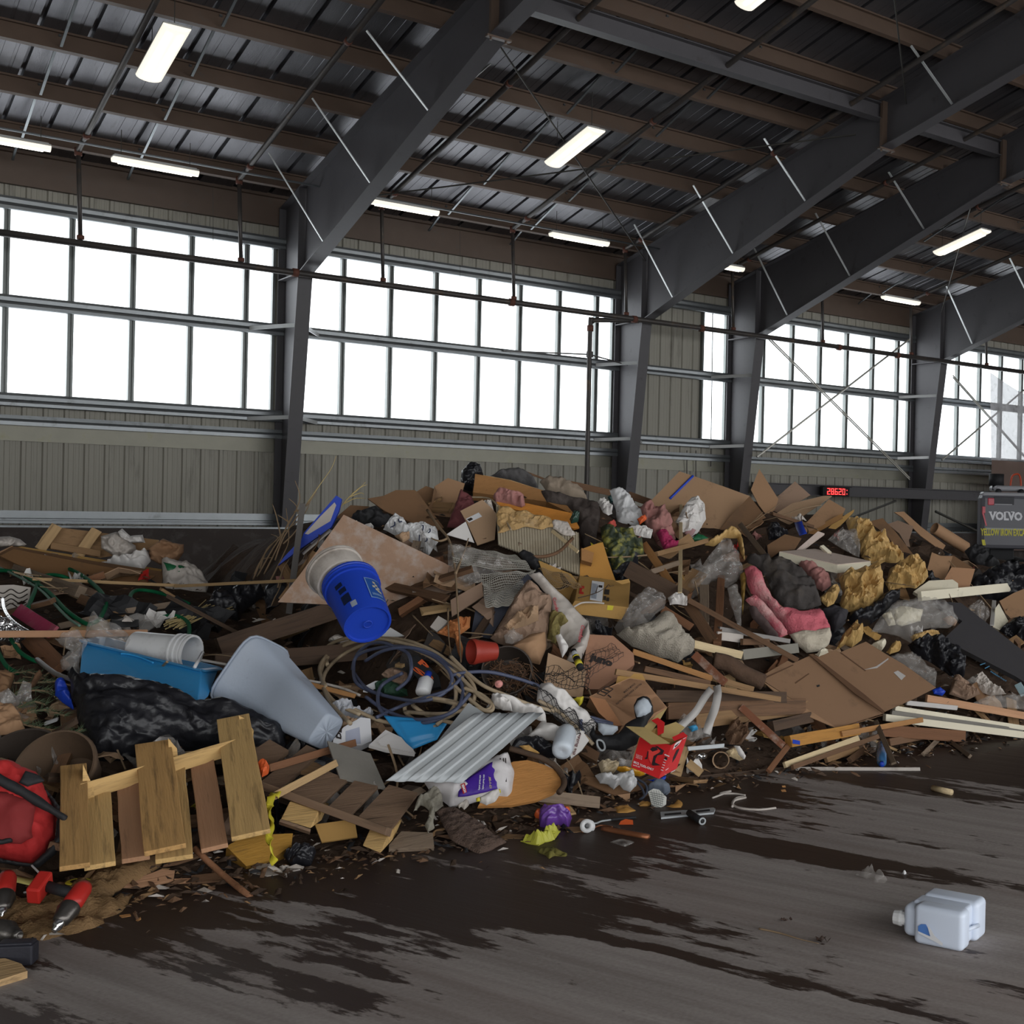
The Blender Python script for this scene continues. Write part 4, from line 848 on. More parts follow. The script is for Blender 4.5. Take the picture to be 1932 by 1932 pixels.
warp('web_strap', 'flat pale yellow strap end running to the tape measure', 'strap', mat('pale_yellow_webbing', (0, 0, 0)), X_('72,1650,.12 128,1678,.08 118,1692,.08 66,1664,.12'), lambda u, v: .015 * sin(u * 6), .002, n=20, m=2)
hose('cable_tie', 'curled white cable tie near the tape measure', 'cable tie', K_white, X_('60,1633,.14 72,1645,.15 84,1658,.16 82,1668,.15 62,1680,.12 45,1684,.1'), .004)
sheet('wood_offcut', 'pale cut board at the bottom left corner of the photo', 'board', W_pine, X_('-40,1806 10,1808 40,1818 52,1832 20,1842 -40,1862'), .025, .08, .1)
# sticks and ribbons in front of the pallets
hose('round_stick', 'round brown wooden stick sticking out onto the floor by the pallets', 'stick', W_red, [(366, 1600, .2), (420, 1650, .1), (472, 1692, .0)], .013, seg=2, n=10)
plank('survey_stake', 'reddish survey stake with an orange ribbon on the low pallet', 'stake', W_red, (505, 1450), (668, 1402), 14, .02, .32)
blob('flagging_ribbon', 'bright orange ribbon tied to the survey stake', 'ribbon', K_ora, X_('487,1438 500,1434 508,1445 506,1460 494,1466 488,1456'), .03, .012, 20, .38, smooth=False, res=10)
plank('survey_stake', 'clean tan survey stake with a yellow ribbon at its end', 'stake', W_pine, (515, 1503), (632, 1441), 14, .02, .36)
def ribbon(name, label, cat, mt, pts, w_, lift=.3, twist=2.5, group=None):
    c = spline([T3(p, lift) for p in pts_of(pts)], 8); vs = []; n_ = len(c)
    for i, p in enumerate(c):
        t = (c[min(i + 1, n_ - 1)] - c[max(i - 1, 0)]).normalized(); s_ = t.cross(CF).normalized(); s_ = Matrix.Rotation(twist * sin(i * .35) * .6, 3, t) @ s_; q = t.cross(s_) * .001
        vs += [p + s_ * w_ / 2 + q, p - s_ * w_ / 2 + q, p - s_ * w_ / 2 - q, p + s_ * w_ / 2 - q]
    m_ = MB(); m_.add(vs, [(i * 4 + j, i * 4 + (j + 1) % 4, i * 4 + 4 + (j + 1) % 4, i * 4 + 4 + j) for i in range(n_ - 1) for j in range(4)] + [(3, 2, 1, 0), tuple(range(n_ * 4 - 4, n_ * 4))]); o = m_.build(name, mt, None, True); return tag(o, label, cat, group)
ribbon('flagging_ribbon', 'yellow ribbon hanging from the tan stake to the floor', 'ribbon', K_yel, '528,1500,.38 514,1500,.4 509,1520,.38 512,1550,.34 508,1575,.3 512,1600,.25 518,1630,.12', .035)
# the low pallet
def pallet_low():
    o = empty('wooden_pallet', onZ(640, 1600), 'dirty brown wooden pallet lying flat under the grey tile', 'pallet')
    mt = W_pallet
    for q in ('360,865 490,925 800,650 690,600', '555,965 775,1045 990,850 790,770', '850,1050 1000,1115 1210,900 1040,860', '1070,1120 1295,1225 1500,950 1290,890', '100,770 330,860 560,640 420,560'):
        sheet('deck_board', '', '', mt, D_(q), .022, .24, .12, parent=o)
    plank('lead_board', '', '', mt, D_('380,905,.28')[0], D_('1300,1240,.28')[0], 15, .06, parent=o)
    pbox('pallet_block', '', '', W_clean, D_('720,1210,.26')[0], D_('500,1140,.26')[0], D_('780,1080,.26')[0], D_('800,1150,.12')[0], parent=o)
    pbox('pallet_block', '', '', W_clean, D_('1230,1390,.20')[0], D_('1095,1335,.22')[0], D_('1290,1250,.22')[0], D_('1330,1280,.06')[0], parent=o)
    sheet('bottom_board', '', '', mt, D_('500,1140 720,1215 715,1235 490,1160'), .03, .26, .6, parent=o)
pallet_low()
sheet('stone_tile', 'square grey stone tile resting on the low pallet', 'tile', K_tile, D_('840,570 1155,662 1268,918 932,838'), .012, .34, .25)
sheet('lumber_block', 'yellowish cut lumber block below the yellow ribbon', 'lumber block', wood('ochre_wood', sc(150, 112, 48), .25), D_('105,1340 240,1260 590,1245 580,1330 430,1440 250,1485'), .09, .1, .5)
sheet('cardboard_piece', 'ochre cardboard folded under the low pallet', 'cardboard', B_kraft, D_('750,1180 1040,1140 1060,1270 800,1310'), .01, .14, .5)
sheet('plank_end', 'clean sawn plank end lying right of the low pallet', 'plank', W_grey, D_('1290,1330 1380,1230 1610,1240 1620,1345 1290,1360'), .02, .1, .2)
sheet('broken_plaque', 'broken white panel with black lettering lying on the floor', 'panel', K_dirty, D_('270,1510 370,1455 500,1500 670,1485 660,1500 500,1540 400,1555'), .012, .02, .05)
blob('rubbish_bag', 'small scrap of black plastic bag in front of the low pallet', 'rubbish bag', K_black, D_('520,1410 600,1340 760,1380 720,1480 580,1480'), .05, .02, 14, .06)
# ================================================================ middle of the heap
def net(name, label, cat, mt, quad, nu, nv, r, lift=.1, wav=.02, group=None, seed=0, sag=0., parent=None):
    q = [T3(p, lift) for p in pts_of(quad)]; N_ = (q[2] - q[0]).cross(q[3] - q[1]).normalized(); N_ = N_ if N_.dot(CAMP - q[0]) > 0 else -N_
    def at(u, v):
        p = (q[0] * (1 - u) + q[1] * u) * (1 - v) + (q[3] * (1 - u) + q[2] * u) * v
        return p + N_ * wav * noise.noise(V((u * 3, v * 3, seed))) * 1.5 + (CR * noise.noise(V((u * 9, v * 9, seed + 5))) + CU * noise.noise(V((u * 9, v * 9, seed + 9)))) * sag
    m_ = MB(); st = 22
    for i in range(nu + 1): m_.tube([at(i / nu, k / st) for k in range(st + 1)], r, 3, False)
    for j in range(nv + 1): m_.tube([at(k / st, j / nv) for k in range(st + 1)], r, 3, False)
    o = m_.build(name, mt, parent)
    if parent is None: tag(o, label, cat, group)
    return o
def twigs(name, label, stems, mt, r=.006, lift=.1, cat='twigs'):
    m_ = MB()
    for s_ in stems:
        c = spline([T3(q, lift) for q in pts_of(s_)], 5); m_.tube(c, r, 5, True, r * .35)
    return tag(m_.build(name, mt, None, True), label, cat)
def cs(s): return [tuple(q) for q in C_(s)]
twigs('dry_shrub', 'tangle of bare dry twigs rising beside the left column foot', [cs(s) for s in ('330,920 430,740 520,600 600,460 640,340 605,220', '380,900 470,720 560,520 620,420 560,350', '300,940 380,760 500,620 660,480 720,360', '420,960 520,760 560,640 540,420', '350,860 400,720 480,640 430,610', '460,800 520,640 630,470 700,380 730,350', '500,620 470,480 440,390', '560,520 480,470', '600,450 690,400 760,300', '310,900 360,800 440,780', '480,1000 520,860 600,740', '520,680 600,600 640,520 620,430')], K_twig, .007, .16)
twigs('dry_stalk', 'single long pale stalk leaning in front of the wall', [cs('640,470 710,360 800,230 870,130 905,40')], K_straw, .005, .1, 'stalk')
twigs('dry_twig', 'small branched yellow twig behind the blue tray', [cs(s) for s in ('930,420 1000,340 1060,290 1120,230', '1000,340 1080,310 1110,320', '1020,320 1080,270 1130,250', '960,390 1040,350 1120,350')], K_straw, .006, .08, 'twig')
rn = random.Random(5); m_ = MB()
for k in range(26):
    a, b = A_('%d,%d' % (1190 + rn.uniform(0, 130), 1110 - rn.uniform(0, 70)))[0], A_('%d,%d' % (1560 + rn.uniform(-70, 160), 880 + rn.uniform(0, 90)))[0]; m_.tube([S(*a, .12), S(*b, .2 + rn.uniform(-.03, .05))], .004, 4)
tag(m_.build('straw_bundle', K_straw), 'loose bundle of pale straw stalks left of the dark planks', 'straw')
# blue edged tray, plywood sheet
o, pl = sheet('blue_tray', 'blue rimmed flat plastic tray standing on edge behind the plywood', 'tray', K_blue, C_('905,328 945,352 925,440 868,560 660,705 480,838 530,770 655,640 670,600'), .03, .25, .7)
decal(o, pl, 'tray_face', K_dirty, C_('893,378 905,398 862,515 700,612 676,606 790,480'), .004, .004)
sheet('plywood_sheet', 'large mottled pinkish brown plywood sheet leaning behind the blue bucket', 'plywood', K_ply, C_('960,468 1180,572 1700,822 1838,900 1790,1040 1610,1252 1560,1350 1400,1335 1000,1130 480,1105 640,905'), .018, .28, .75)
warp('plastic_strip', 'bent white plastic strip arching over the blue bucket', 'strip', K_dirty, C_('655,745,.22 850,570,.24 870,585,.24 665,760,.22'), None, .004, n=6, m=1)
warp('plastic_strip', 'white plastic strip running down into the blue bucket', 'strip', K_white, C_('850,570,.26 925,605,.27 1032,830,.26 1008,832,.26'), None, .004, n=8, m=2)
# buckets
b0 = P(694, 1187, 6.62); b1 = P(662, 1098, 6.90); dirb = (b1 - b0).normalized()
ax = (P(658, 1098, 6.97) - P(694, 1181, 6.70)).normalized()
pa = P(694, 1178, 6.66); pb = pa + ax * .37
ob = bucket('plastic_bucket', 'royal blue plastic bucket lying with its base towards the camera', pa, pb, .128, .147, K_blue, 2)
wv = V((0, 0, 1)); e1 = (CR - ax * CR.dot(ax)).normalized(); e2 = ax.cross(e1); e2 = e2 if e2.dot(CU) > 0 else -e2
def bpt(deg, h, off=.002): r_ = .128 + .019 * h / .37 + off; return pa + ax * h + (e1 * cos(radians(deg)) + e2 * sin(radians(deg))) * r_
def bpatch(parent, name, mt, d0, d1, h0, h1, off=.0025):
    m_ = MB(); n_ = 8; vs = []
    for q in (off, off - .002):
        for i in range(n_ + 1):
            d = d0 + (d1 - d0) * i / n_; vs += [bpt(d, h0, q), bpt(d, h1, q)]
    k = 2 * (n_ + 1); m_.add(vs, [(2 * i, 2 * i + 1, 2 * i + 3, 2 * i + 2) for i in range(n_)] + [(k + 2 * i, k + 2 * i + 2, k + 2 * i + 3, k + 2 * i + 1) for i in range(n_)]); return m_.build(name, mt, parent)
M_bl = mat('bucket_print_blue', sc(34, 78, 150), .5, 0, .05); M_bw = mat('bucket_print_pale', sc(120, 150, 190), .5, 0, .05); M_bd = mat('bucket_print_dark', sc(18, 30, 62), .5, 0, .05)
lb_ = bpatch(ob, 'label', M_bl, 22, 62, .07, .23); 
for d0, d1, h0, h1 in ((22, 62, .066, .071), (22, 62, .229, .234), (60.5, 62.5, .066, .234)): bpatch(lb_, 'label_border', M_bw, d0, d1, h0, h1, .0035)
for k, (d, h) in enumerate(((38, .20), (34, .18), (30, .16), (36, .145), (32, .135), (42, .165), (27, .13))): bpatch(lb_, 'emblem', mat('emblem_cream', sc(180, 172, 150), .6), d, d + 7, h - .008, h + .01, .0036)
for k in range(8): bpatch(lb_, 'label_lettering', M_bw, 28 + 3.6 * k, 30.4 + 3.6 * k, .09, .108, .0037)
bpatch(ob, 'dark_print', M_bd, 112, 130, .22, .25); bpatch(ob, 'dark_print', M_bd, 108, 126, .17, .205); bpatch(ob, 'dark_print', M_bd, 106, 128, .085, .15)
bpatch(ob, 'barcode_patch', K_grey, 98, 112, .035, .075, .003)
m_ = MB(); hc = pb - ax * .06; m_.tube([hc + e1 * (-.165 if k == 0 else 0) * 0 + (e1 * cos(radians(205 + 15 * k)) + e2 * sin(radians(205 + 15 * k))) * .165 - ax * .012 * k for k in range(10)], .003, 6); m_.build('wire_handle', K_rodm if False else M_rod, ob, True)
m_ = MB(); m_.lathe(pa - ax * .001, ax, [(0, .018), (-.002, .02), (-.002, .024), (0, .026)], 20); m_.build('base_ring', K_blue, ob, True)
pa2 = pa - e1 * .012 + e2 * .012; bucket('plastic_bucket', 'dirty white plastic bucket lying behind the open end of the blue bucket', pa2 + ax * .392 - e1 * .02, pa2 + ax * .52 - e1 * .04, .146, .152, K_dirty, 1)
# crest, left of centre
sheet('cardboard_piece', 'curled brown cardboard piece just above the blue tray', 'cardboard', B_dark, C_('900,490 1010,398 1150,408 1085,462 970,500'), .01, .1, .6)
blob('black_bin_liner', 'black plastic and pale tube end between tray and foam packing', 'plastic', K_blackm, C_('1010,500 1060,460 1200,430 1290,480 1330,520 1240,560 1110,545'), .06, .02, 9, .08)
sheet('cardboard_sheet', 'large dark folded cardboard sheet over the foam packing', 'cardboard', B_dark, C_('1135,350 1250,330 1340,288 1480,288 1520,330 1590,430 1690,560 1640,585 1500,545 1260,440'), .012, .22, .55)
sheet('cardboard_sheet', 'narrow curled cardboard sheet behind the dark folded one', 'cardboard', B_dark, C_('1490,300 1560,258 1622,280 1600,400 1560,425'), .012, .2, .6)
o, pl = sheet('cardboard_box', 'tall open brown cardboard box near the left end of the crest', 'box', B_card, C_('1622,262 1720,200 1842,240 1800,372 1705,562 1560,432 1600,380'), .02, .2, .6)
sheet('box_flap', '', '', B_dark, C_('1622,262 1640,300 1590,460 1560,432 1600,380'), .006, .26, .6, parent=o)
blob('maroon_cloth', 'dusty maroon cloth beside the tall cardboard box', 'cloth', K_mar, C_('1710,560 1760,440 1810,300 1900,350 1925,420 1850,520 1800,560'), .07, .02, 8, .16)
o, pl = blob('foam_packing', 'white moulded foam packing block with hooked wires', 'foam packing', K_white, C_('1248,575 1330,470 1400,500 1430,555 1540,540 1640,575 1652,655 1580,762 1470,690 1400,650'), .09, .012, 16, .2, smooth=False)
for q in ('1300,560 1330,545 1332,520', '1385,515 1365,520 1360,500', '1535,585 1540,550 1525,545', '1575,600 1590,590 1588,570', '1510,660 1512,615', '1550,665 1568,655 1566,640', '1490,720 1492,700'): straps(o, pl, [C_(q)], M_bd, .004, .1, 'hook')
blob('orange_debris', 'torn brown card in front of the foam packing', 'cardboard', B_lite, C_('1330,625 1440,595 1440,640 1390,670'), .03, .01, 9, .28)
sheet('white_card', 'clean white card corner below the labelled cardboard flap', 'card', K_paper, C_('1850,518 1708,612 1912,672'), .006, .18, .6)
twigs('curved_branch', 'long bent bare branch hanging down over the plywood', [cs('1570,435 1640,540 1720,640 1755,760 1775,900 1790,1150 1805,1350 1815,1545'), cs('1775,900 1830,760 1870,640'), cs('1720,640 1660,660 1600,640')], K_twig, .011, .3, 'branch')
twigs('thin_twig', 'thin twig lying on the lower plywood edge', [cs('1200,580 1190,680 1150,740'), cs('1460,1200 1560,1300 1610,1350'), cs('1720,1150 1725,1350 1745,1500')], K_twig, .006, .24, 'twig')
blob('brown_leaf_paper', 'orange brown torn paper at the right end of the plywood', 'paper', mat('orange_brown_paper', sc(170, 108, 62), .8, 0, .2, 8, .2), C_('1640,1330 1760,1230 1885,1210 1880,1290 1770,1370'), .03, .02, 12, .2, smooth=False)
blob('brown_leaf_paper', 'hanging strip of orange brown paper by the red pot', 'paper', mat('orange_brown_paper', (0, 0, 0)), C_('1760,1330 1800,1340 1830,1440 1820,1540 1790,1470'), .02, .02, 12, .24, smooth=False)
sheet('stone_chip', 'pale broken slab resting on the plywood corner', 'slab', K_dirty, C_('1590,1285 1650,1205 1722,1245 1640,1322'), .03, .2, .4)
sheet('white_card', 'white board edge under the blue bucket', 'board', K_white, C_('1230,1360 1300,1290 1400,1350 1260,1365'), .01, .2, .4)
blob('white_rag', 'white rag below the left side of the blue bucket', 'rag', K_dirty, C_('850,1390 920,1340 1000,1380 960,1420'), .04, .02, 12, .16)
blob('plaster_lump', 'pale broken plaster left of the blue bucket', 'plaster', K_dirty, C_('680,1050 800,1015 840,1060 760,1110 640,1080'), .04, .02, 12, .14)
# E block : crest of the heap
blob('rubbish_bag', 'black bag standing up at the highest point of the heap', 'rubbish bag', K_black, E_('80,150 130,100 215,118 240,180 190,200 160,300 100,285 75,220'), .07, .02, 8, .25)
blob('grey_blanket', 'dark grey blanket on top behind the wooden drawer', 'blanket', mat('dark_grey_blanket', sc(82, 80, 80), .95, 0, .15, 6, .3, 40), E_('290,185 380,142 500,140 590,195 640,270 500,250 400,215'), .08, .02, 7, .2)
plank('thin_lath', 'thin brown lath sticking out behind the grey blanket', 'lath', W_brown, E_('500,138,.2')[0], E_('700,215,.2')[0], 4, .01)
blob('beige_sheet', 'folded beige cloth on the crest right of the blanket', 'cloth', mat('beige_cloth', sc(140, 126, 110), .9, 0, .2, 6, .3, 30, .2, ridge=.6, rscale=5), E_('650,230 700,205 800,215 960,290 1000,360 860,352 700,295'), .08, .014, 8, .22)
o, pl = sheet('wooden_drawer', 'orange brown wooden drawer lying upside down on the crest', 'drawer', W_orange, E_('180,170 420,215 690,295 905,405 890,465 700,372 165,305'), .10, .28, .5)  # a drawer turned upside down, modelled as one thick slab
sheet('drawer_edge', '', '', W_pine, E_('190,170 440,215 700,300 690,318 430,238 185,195'), .02, .31, .5, parent=o)
sheet('drawer_bottom', '', '', wood('amber_wood', sc(176, 116, 50), .1), E_('335,365 560,385 880,455 940,560 900,570 700,490 340,395'), .02, .26, .5, parent=o)
sheet('drawer_end', '', '', W_red, E_('180,200 320,225 310,320 160,300'), .02, .34, .5, parent=o)
blob('pink_cloth', 'dusty pink cloth lying across the wooden drawer', 'cloth', K_rose, E_('310,335 350,280 420,312 535,325 545,400 520,415 430,390 330,378'), .05, .025, 9, .42)
o, pl = sheet('cardboard_flap', 'light cardboard flap with a white label near the crest', 'cardboard', B_lite, E_('72,440 232,358 300,420 338,465 322,648 195,690 112,512'), .008, .3, .5)
lb_ = decal(o, pl, 'label', K_label, E_('112,498 205,452 230,480 135,525')); decal(lb_, pl, 'barcode', K_ink, E_('120,502 150,488 165,500 138,515'), .005)
blob('rubbish_scrap', 'pale shredded plastic beside the labelled flap', 'plastic', K_dirty, E_('225,370 300,385 320,455 250,450'), .03, .02, 14, .34)
hose('plastic_tube', 'thin curved pale tube over the drawer edge', 'tube', K_tanhose, E_('150,340 280,350 360,420 400,500 440,580'), .007, .42)
warp('peeling_wallboard', 'large peeling panel with grey ribs and torn yellowish face', 'panel', mat('ribbed_grey_backing', sc(158, 148, 128), .8, 0, .14, 8, .2, 30, .25, dcol=(.2, .15, .09)), E_('332,395 935,600 942,905 348,682'), lambda u, v: .004 * sin(u * 190), .014, .3, 120, 6, .45, smooth=False)
pl = plane_of(E_('332,395 935,600 942,905 348,682'), .33, .45); o = bpy.data.objects['peeling_wallboard']
blob('torn_face', '', '', mat('torn_fibre_face', sc(176, 144, 96), .9, 0, .35, 14, .3, 30, .3, dcol=(.32, .27, .2)), E_('335,395 560,450 720,490 760,570 700,560 560,560 430,580 345,600'), .012, .012, 12, parent=o, pl=pl, ragged=.03, smooth=False)
blob('torn_face', '', '', K_dirty, E_('750,510 850,520 910,610 880,625 800,600 740,570'), .01, .008, 12, parent=o, pl=pl, ragged=.02, smooth=False)
plank('brown_lath', 'short pale lath lying over the peeling panel', 'lath', W_pale, E_('745,590')[0], E_('930,740')[0], 7, .012, .36)
hose('bent_rod', 'bent brown metal rod below the peeling panel', 'rod', W_brown, E_('600,775 700,770 800,730 890,640'), .012, .38)
o, pl = blob('felt_sheet', 'burnt black roofing felt hanging over the crest', 'roofing felt', mat('black_felt', sc(54, 46, 42), .95, 0, .3, 10, .4, 40, .3, dcol=(.12, .1, .09)), E_('660,295 760,300 900,340 1085,390 1088,480 1062,640 1060,760 1030,700 965,720 935,580 920,480 850,400 700,375'), .05, .02, 8, .34, .6)
sheet('wood_block', 'orange wood block end under the black roofing felt', 'wood block', W_orange, E_('955,710 1045,745 1032,820 955,798'), .06, .3, .6)
blob('green_bottle', 'crumpled dark green wrapper in front of the drawer', 'wrapper', mat('dark_green_foil', sc(46, 72, 62), .3, 0, .2, 10, .2, 20, spec=.6), E_('868,500 900,440 940,460 930,520 880,530'), .03, .02, 14, .44)
plank('brown_board', 'dark brown board on the crest left of the second column', 'board', W_brown, E_('850,240')[0], E_('1180,310')[0], 12, .02, .16)
plank('bent_lath', 'brown curved lath on the crest right of the second column', 'lath', W_brown, E_('1300,325')[0], E_('1530,405')[0], 14, .02, .14)
blob('lace_cloth', 'cream lacy rag hanging on the crest near the second column', 'rag', K_paper, E_('1068,370 1130,380 1180,460 1150,470 1110,450'), .03, .03, 14, .3)
blob('shopping_bag', 'white plastic shopping bag with orange print on the crest', 'plastic bag', K_white, E_('1190,300 1245,290 1330,390 1340,430 1425,480 1380,540 1310,562 1215,535 1205,430 1160,290'), .08, .024, 11, .34)
blob('orange_print', 'small orange printed wrapper beside the shopping bag', 'wrapper', K_ora, E_('1360,500 1415,470 1430,500 1380,540'), .02, .01, 14, .4)
blob('teal_packet', 'crumpled teal packet above the shopping bag', 'packet', mat('teal_packet', sc(70, 100, 98), .4, 0, .2, 10, .2), E_('1145,340 1180,310 1205,360 1170,385'), .03, .015, 14, .36)
blob('pink_blanket', 'long dirty pink blanket right of the shopping bag', 'blanket', K_rose, E_('1385,420 1440,405 1560,450 1620,520 1600,590 1640,650 1560,720 1500,690 1470,600 1420,540'), .09, .04, 7, .2)
blob('crimson_cloth', 'crimson cloth at the lower end of the pink blanket', 'cloth', mat('crimson_cloth', sc(150, 40, 80), .9, 0, .15, 6, .2), E_('1500,600 1560,590 1660,680 1650,700 1560,730'), .04, .02, 10, .28)
o, pl = blob('food_carton', 'crumpled white and green food carton by the upright strip', 'carton', K_paper, E_('1595,600 1650,510 1700,420 1745,365 1850,390 1862,500 1830,560 1760,650 1640,662'), .1, .03, 7, .34, smooth=False)
blob('green_panel', '', '', mat('pale_green_print', sc(150, 172, 158), .6), E_('1710,420 1755,372 1840,395 1840,440 1790,460'), .012, .006, 9, parent=o, pl=(pl[0] + pl[1] * .085, pl[1]), res=10)
blob('pink_panel', '', '', mat('pale_pink_print', sc(176, 140, 140), .6), E_('1700,600 1760,560 1790,580 1750,640'), .012, .006, 9, parent=o, pl=(pl[0] + pl[1] * .09, pl[1]), res=10)
blob('green_card', 'bright green card sticking out under the food carton', 'card', K_green, E_('1740,660 1800,605 1880,640 1860,665'), .02, .005, 8, .28)
blob('flower_bag', 'dark green bag with yellow and red flower print', 'bag', mat('dark_green_print', sc(52, 62, 46), .6, 0, .4, 14, .2, 20, .5, dcol=(.45, .4, .06), dscale=14), E_('1090,560 1170,560 1320,600 1400,680 1410,760 1340,820 1280,860 1200,900 1150,800 1110,680'), .08, .03, 9, .22)
blob('paper_scrap', 'ragged white paper scrap over the flowered bag', 'paper', K_paper, E_('1285,570 1400,555 1475,590 1460,640 1400,630 1330,610'), .03, .02, 10, .32, smooth=False)
for q, c in (('1130,540 1180,510 1210,545 1170,575', 'red'), ('1340,650 1380,640 1385,685 1350,690', 'rose')): blob('artificial_flower', 'small %s artificial flower on the dark green bag' % c, 'flower', mat('flower_' + c, sc(170, 70, 60) if c == 'red' else sc(196, 130, 120), .8), E_(q), .03, .02, 20, .34, res=10)
plank('vertical_strip', 'thin pale wooden strip standing upright right of centre', 'strip', W_pale, E_('1682,322,.5')[0], E_('1672,1040,.5')[0], 7, .018)
# ochre boxes
sheet('cardboard_sheet', 'tall ochre cardboard panel behind the labelled box', 'cardboard', mat('amber_cardboard', sc(176, 126, 58), .8, 0, .1, 4, .1), E_('950,720 1060,680 1110,668 1160,830 1205,955 940,945'), .012, .2, .6)
sheet('cardboard_sheet', 'ochre cardboard corner covered by wire mesh', 'cardboard', B_kraft, E_('640,800 880,900 960,1000 900,1150 700,960'), .012, .24, .5)
o, pl = pbox('cardboard_box', 'ochre cardboard box with a white shipping label in the middle', 'box', B_kraft, E_('1300,1145,.46')[0], E_('905,1095,.44')[0], E_('1312,960,.30')[0], E_('1245,1235,.30')[0]); p_ = pl('OAB')
lb_ = decal(o, p_, 'label', K_label, E_('1032,948 1120,960 1105,1102 1016,1086')); decal(lb_, p_, 'label_print', K_ink, E_('1082,980 1108,984 1106,1000 1080,996'), .005)
for k in range(5): decal(lb_, p_, 'label_print', K_grey, E_('%d,%d %d,%d %d,%d %d,%d' % (1036 + k * 8, 965 + k * 2, 1040 + k * 8, 966 + k * 2, 1030 + k * 8, 1075 + k * 2, 1026 + k * 8, 1074 + k * 2)), .005)
decal(o, p_, 'red_mark', K_redp, E_('945,985 978,990 974,1005 960,1003 956,1028 972,1032 970,1046 938,1042'), .004)
for q in ('1125,1010 1160,1014 1156,1050 1121,1046', '1118,1060 1135,1062 1132,1090 1115,1088', '1140,1070 1158,1072 1155,1098 1137,1096'): decal(o, p_, 'printed_code', K_ink, E_(q), .004)
decal(o, pl('OAC'), 'yellow_tape', K_yel, E_('1145,1128 1190,1132 1180,1165 1140,1162'), .003)
sheet('box_flap', '', '', B_kraft, E_('1195,950 1250,975 1310,960 1300,935 1250,945'), .006, .5, .5, parent=o)
twigs('thin_twig', 'thin dark twig in front of the shipping label', [E_('930,1075 1010,1055 1080,1030 1130,1000 1190,985'), E_('1060,1035 1075,985'), E_('1130,1005 1150,980 1165,990')], W_dark, .004, .56, 'twig')
hose('white_string', 'curved white cord under the ochre box', 'cord', K_dirty, E_('900,1140 960,1110 1050,1108 1120,1115'), .006, .5)
# wire mesh and netting
net('wire_mesh', 'grey wire mesh sheet spread left of the peeling panel', 'mesh', K_netw, E_('-10,680 470,760 620,880 20,830'), 46, 18, .0024, .3, .03, seed=1)
net('wire_mesh', 'folded grey wire mesh hanging over the dark panel', 'mesh', K_netw, E_('225,900 620,870 430,1130 255,1140'), 26, 19, .0026, .36, .03, seed=2)
net('wire_mesh', 'fine tan wire mesh over the ochre cardboard corner', 'mesh', mat('tan_mesh', sc(140, 116, 84), .6, 0, .1), E_('640,860 860,900 960,1000 760,1010'), 20, 14, .0018, .36, .02, seed=3)
blob('cloudy_film', 'grey plastic film under the wire mesh', 'film', K_film2, E_('-20,690 200,720 420,800 500,850 240,920 60,1040 -20,960'), .05, .03, 7, .18)
blob('shoe_sole', 'black rubber sole under the wire mesh', 'rubber', K_blackm, E_('495,750 530,725 590,750 640,800 680,860 620,870 540,810'), .04, .005, 8, .32)
sheet('black_sheet', 'smooth dark navy panel below the folded wire mesh', 'panel', mat('dark_slate_panel', sc(62, 64, 74), .5, 0, .12, 5, .05), E_('250,1060 440,1010 560,900 600,920 450,1110 285,1370 148,1345 180,1170'), .01, .2, .5)
sheet('cardboard_piece', 'pinkish brown cardboard strip left of the dark panel', 'cardboard', B_grey, E_('0,1090 230,960 240,1060 10,1210'), .01, .24, .5)
o, pl = blob('cardboard_sheet', 'crushed brown cardboard sheet in the middle of the heap', 'cardboard', B_grey, E_('560,950 735,1080 740,1120 700,1440 560,1440 440,1450 290,1370 400,1200 450,1090'), .07, .03, 5, .22, smooth=False)
sheet('folded_edge', '', '', B_lite, E_('445,1090 560,955 735,1082 560,1175'), .008, .34, .5, parent=o)
blob('plastic_bottle', 'crushed clear plastic bottle on the crushed cardboard', 'bottle', K_film2, E_('390,1350 430,1310 500,1330 530,1370 450,1410 400,1400'), .04, .02, 14, .36)
blob('cardboard_lumps', 'torn cardboard scraps above the crushed plastic bottle', 'cardboard', B_lite, E_('390,1280 440,1230 520,1170 640,1160 640,1240 540,1280 430,1310'), .05, .04, 8, .34, smooth=False)
o, pl = blob('cardboard_sheet', 'rounded brown cardboard wrap below the crushed sheet', 'cardboard', B_card, E_('430,1450 560,1360 690,1335 700,1440 650,1560 560,1540'), .08, .01, 4, .3)
# printed wrap with insulation
o, pl = blob('building_wrap', 'torn white building wrap with red lettering and insulation in its middle', 'building wrap', K_dirty, E_('570,905 650,890 740,985 900,1140 1005,1255 985,1290 920,1400 860,1440 780,1340 735,1210 740,1090'), .04, .02, 5, .34, .55)
blob('loose_flap', '', '', K_dirty, E_('1002,1250 1014,1350 990,1440 945,1540 845,1535 880,1440 930,1390'), .06, .02, 5, .40, .5, parent=o)
blob('insulation', '', '', K_ins, E_('725,1170 790,1200 865,1255 800,1300 770,1420 700,1380 710,1280'), .06, .04, 18, parent=o, pl=(pl[0] + pl[1] * .03, pl[1]), ragged=.02)
blob('white_backing', '', '', K_paper, E_('765,1350 800,1340 860,1430 850,1460 815,1510'), .02, .01, 9, .44, parent=o)
K_redink = mat('red_ink', sc(170, 60, 70), .7)
ptext(o, (pl[0] + pl[1] * .055, pl[1]), 'Comfort', E_('745,1075')[0], E_('775,1205')[0], E_('768,1068')[0], K_redink)
fl = plane_of(E_('1002,1250 1014,1350 945,1540 845,1535'), .40, .5); ptext(o, (fl[0] + fl[1] * .075, fl[1]), 'Comfort', E_('955,1270')[0], E_('928,1395')[0], E_('980,1280')[0], K_redink)
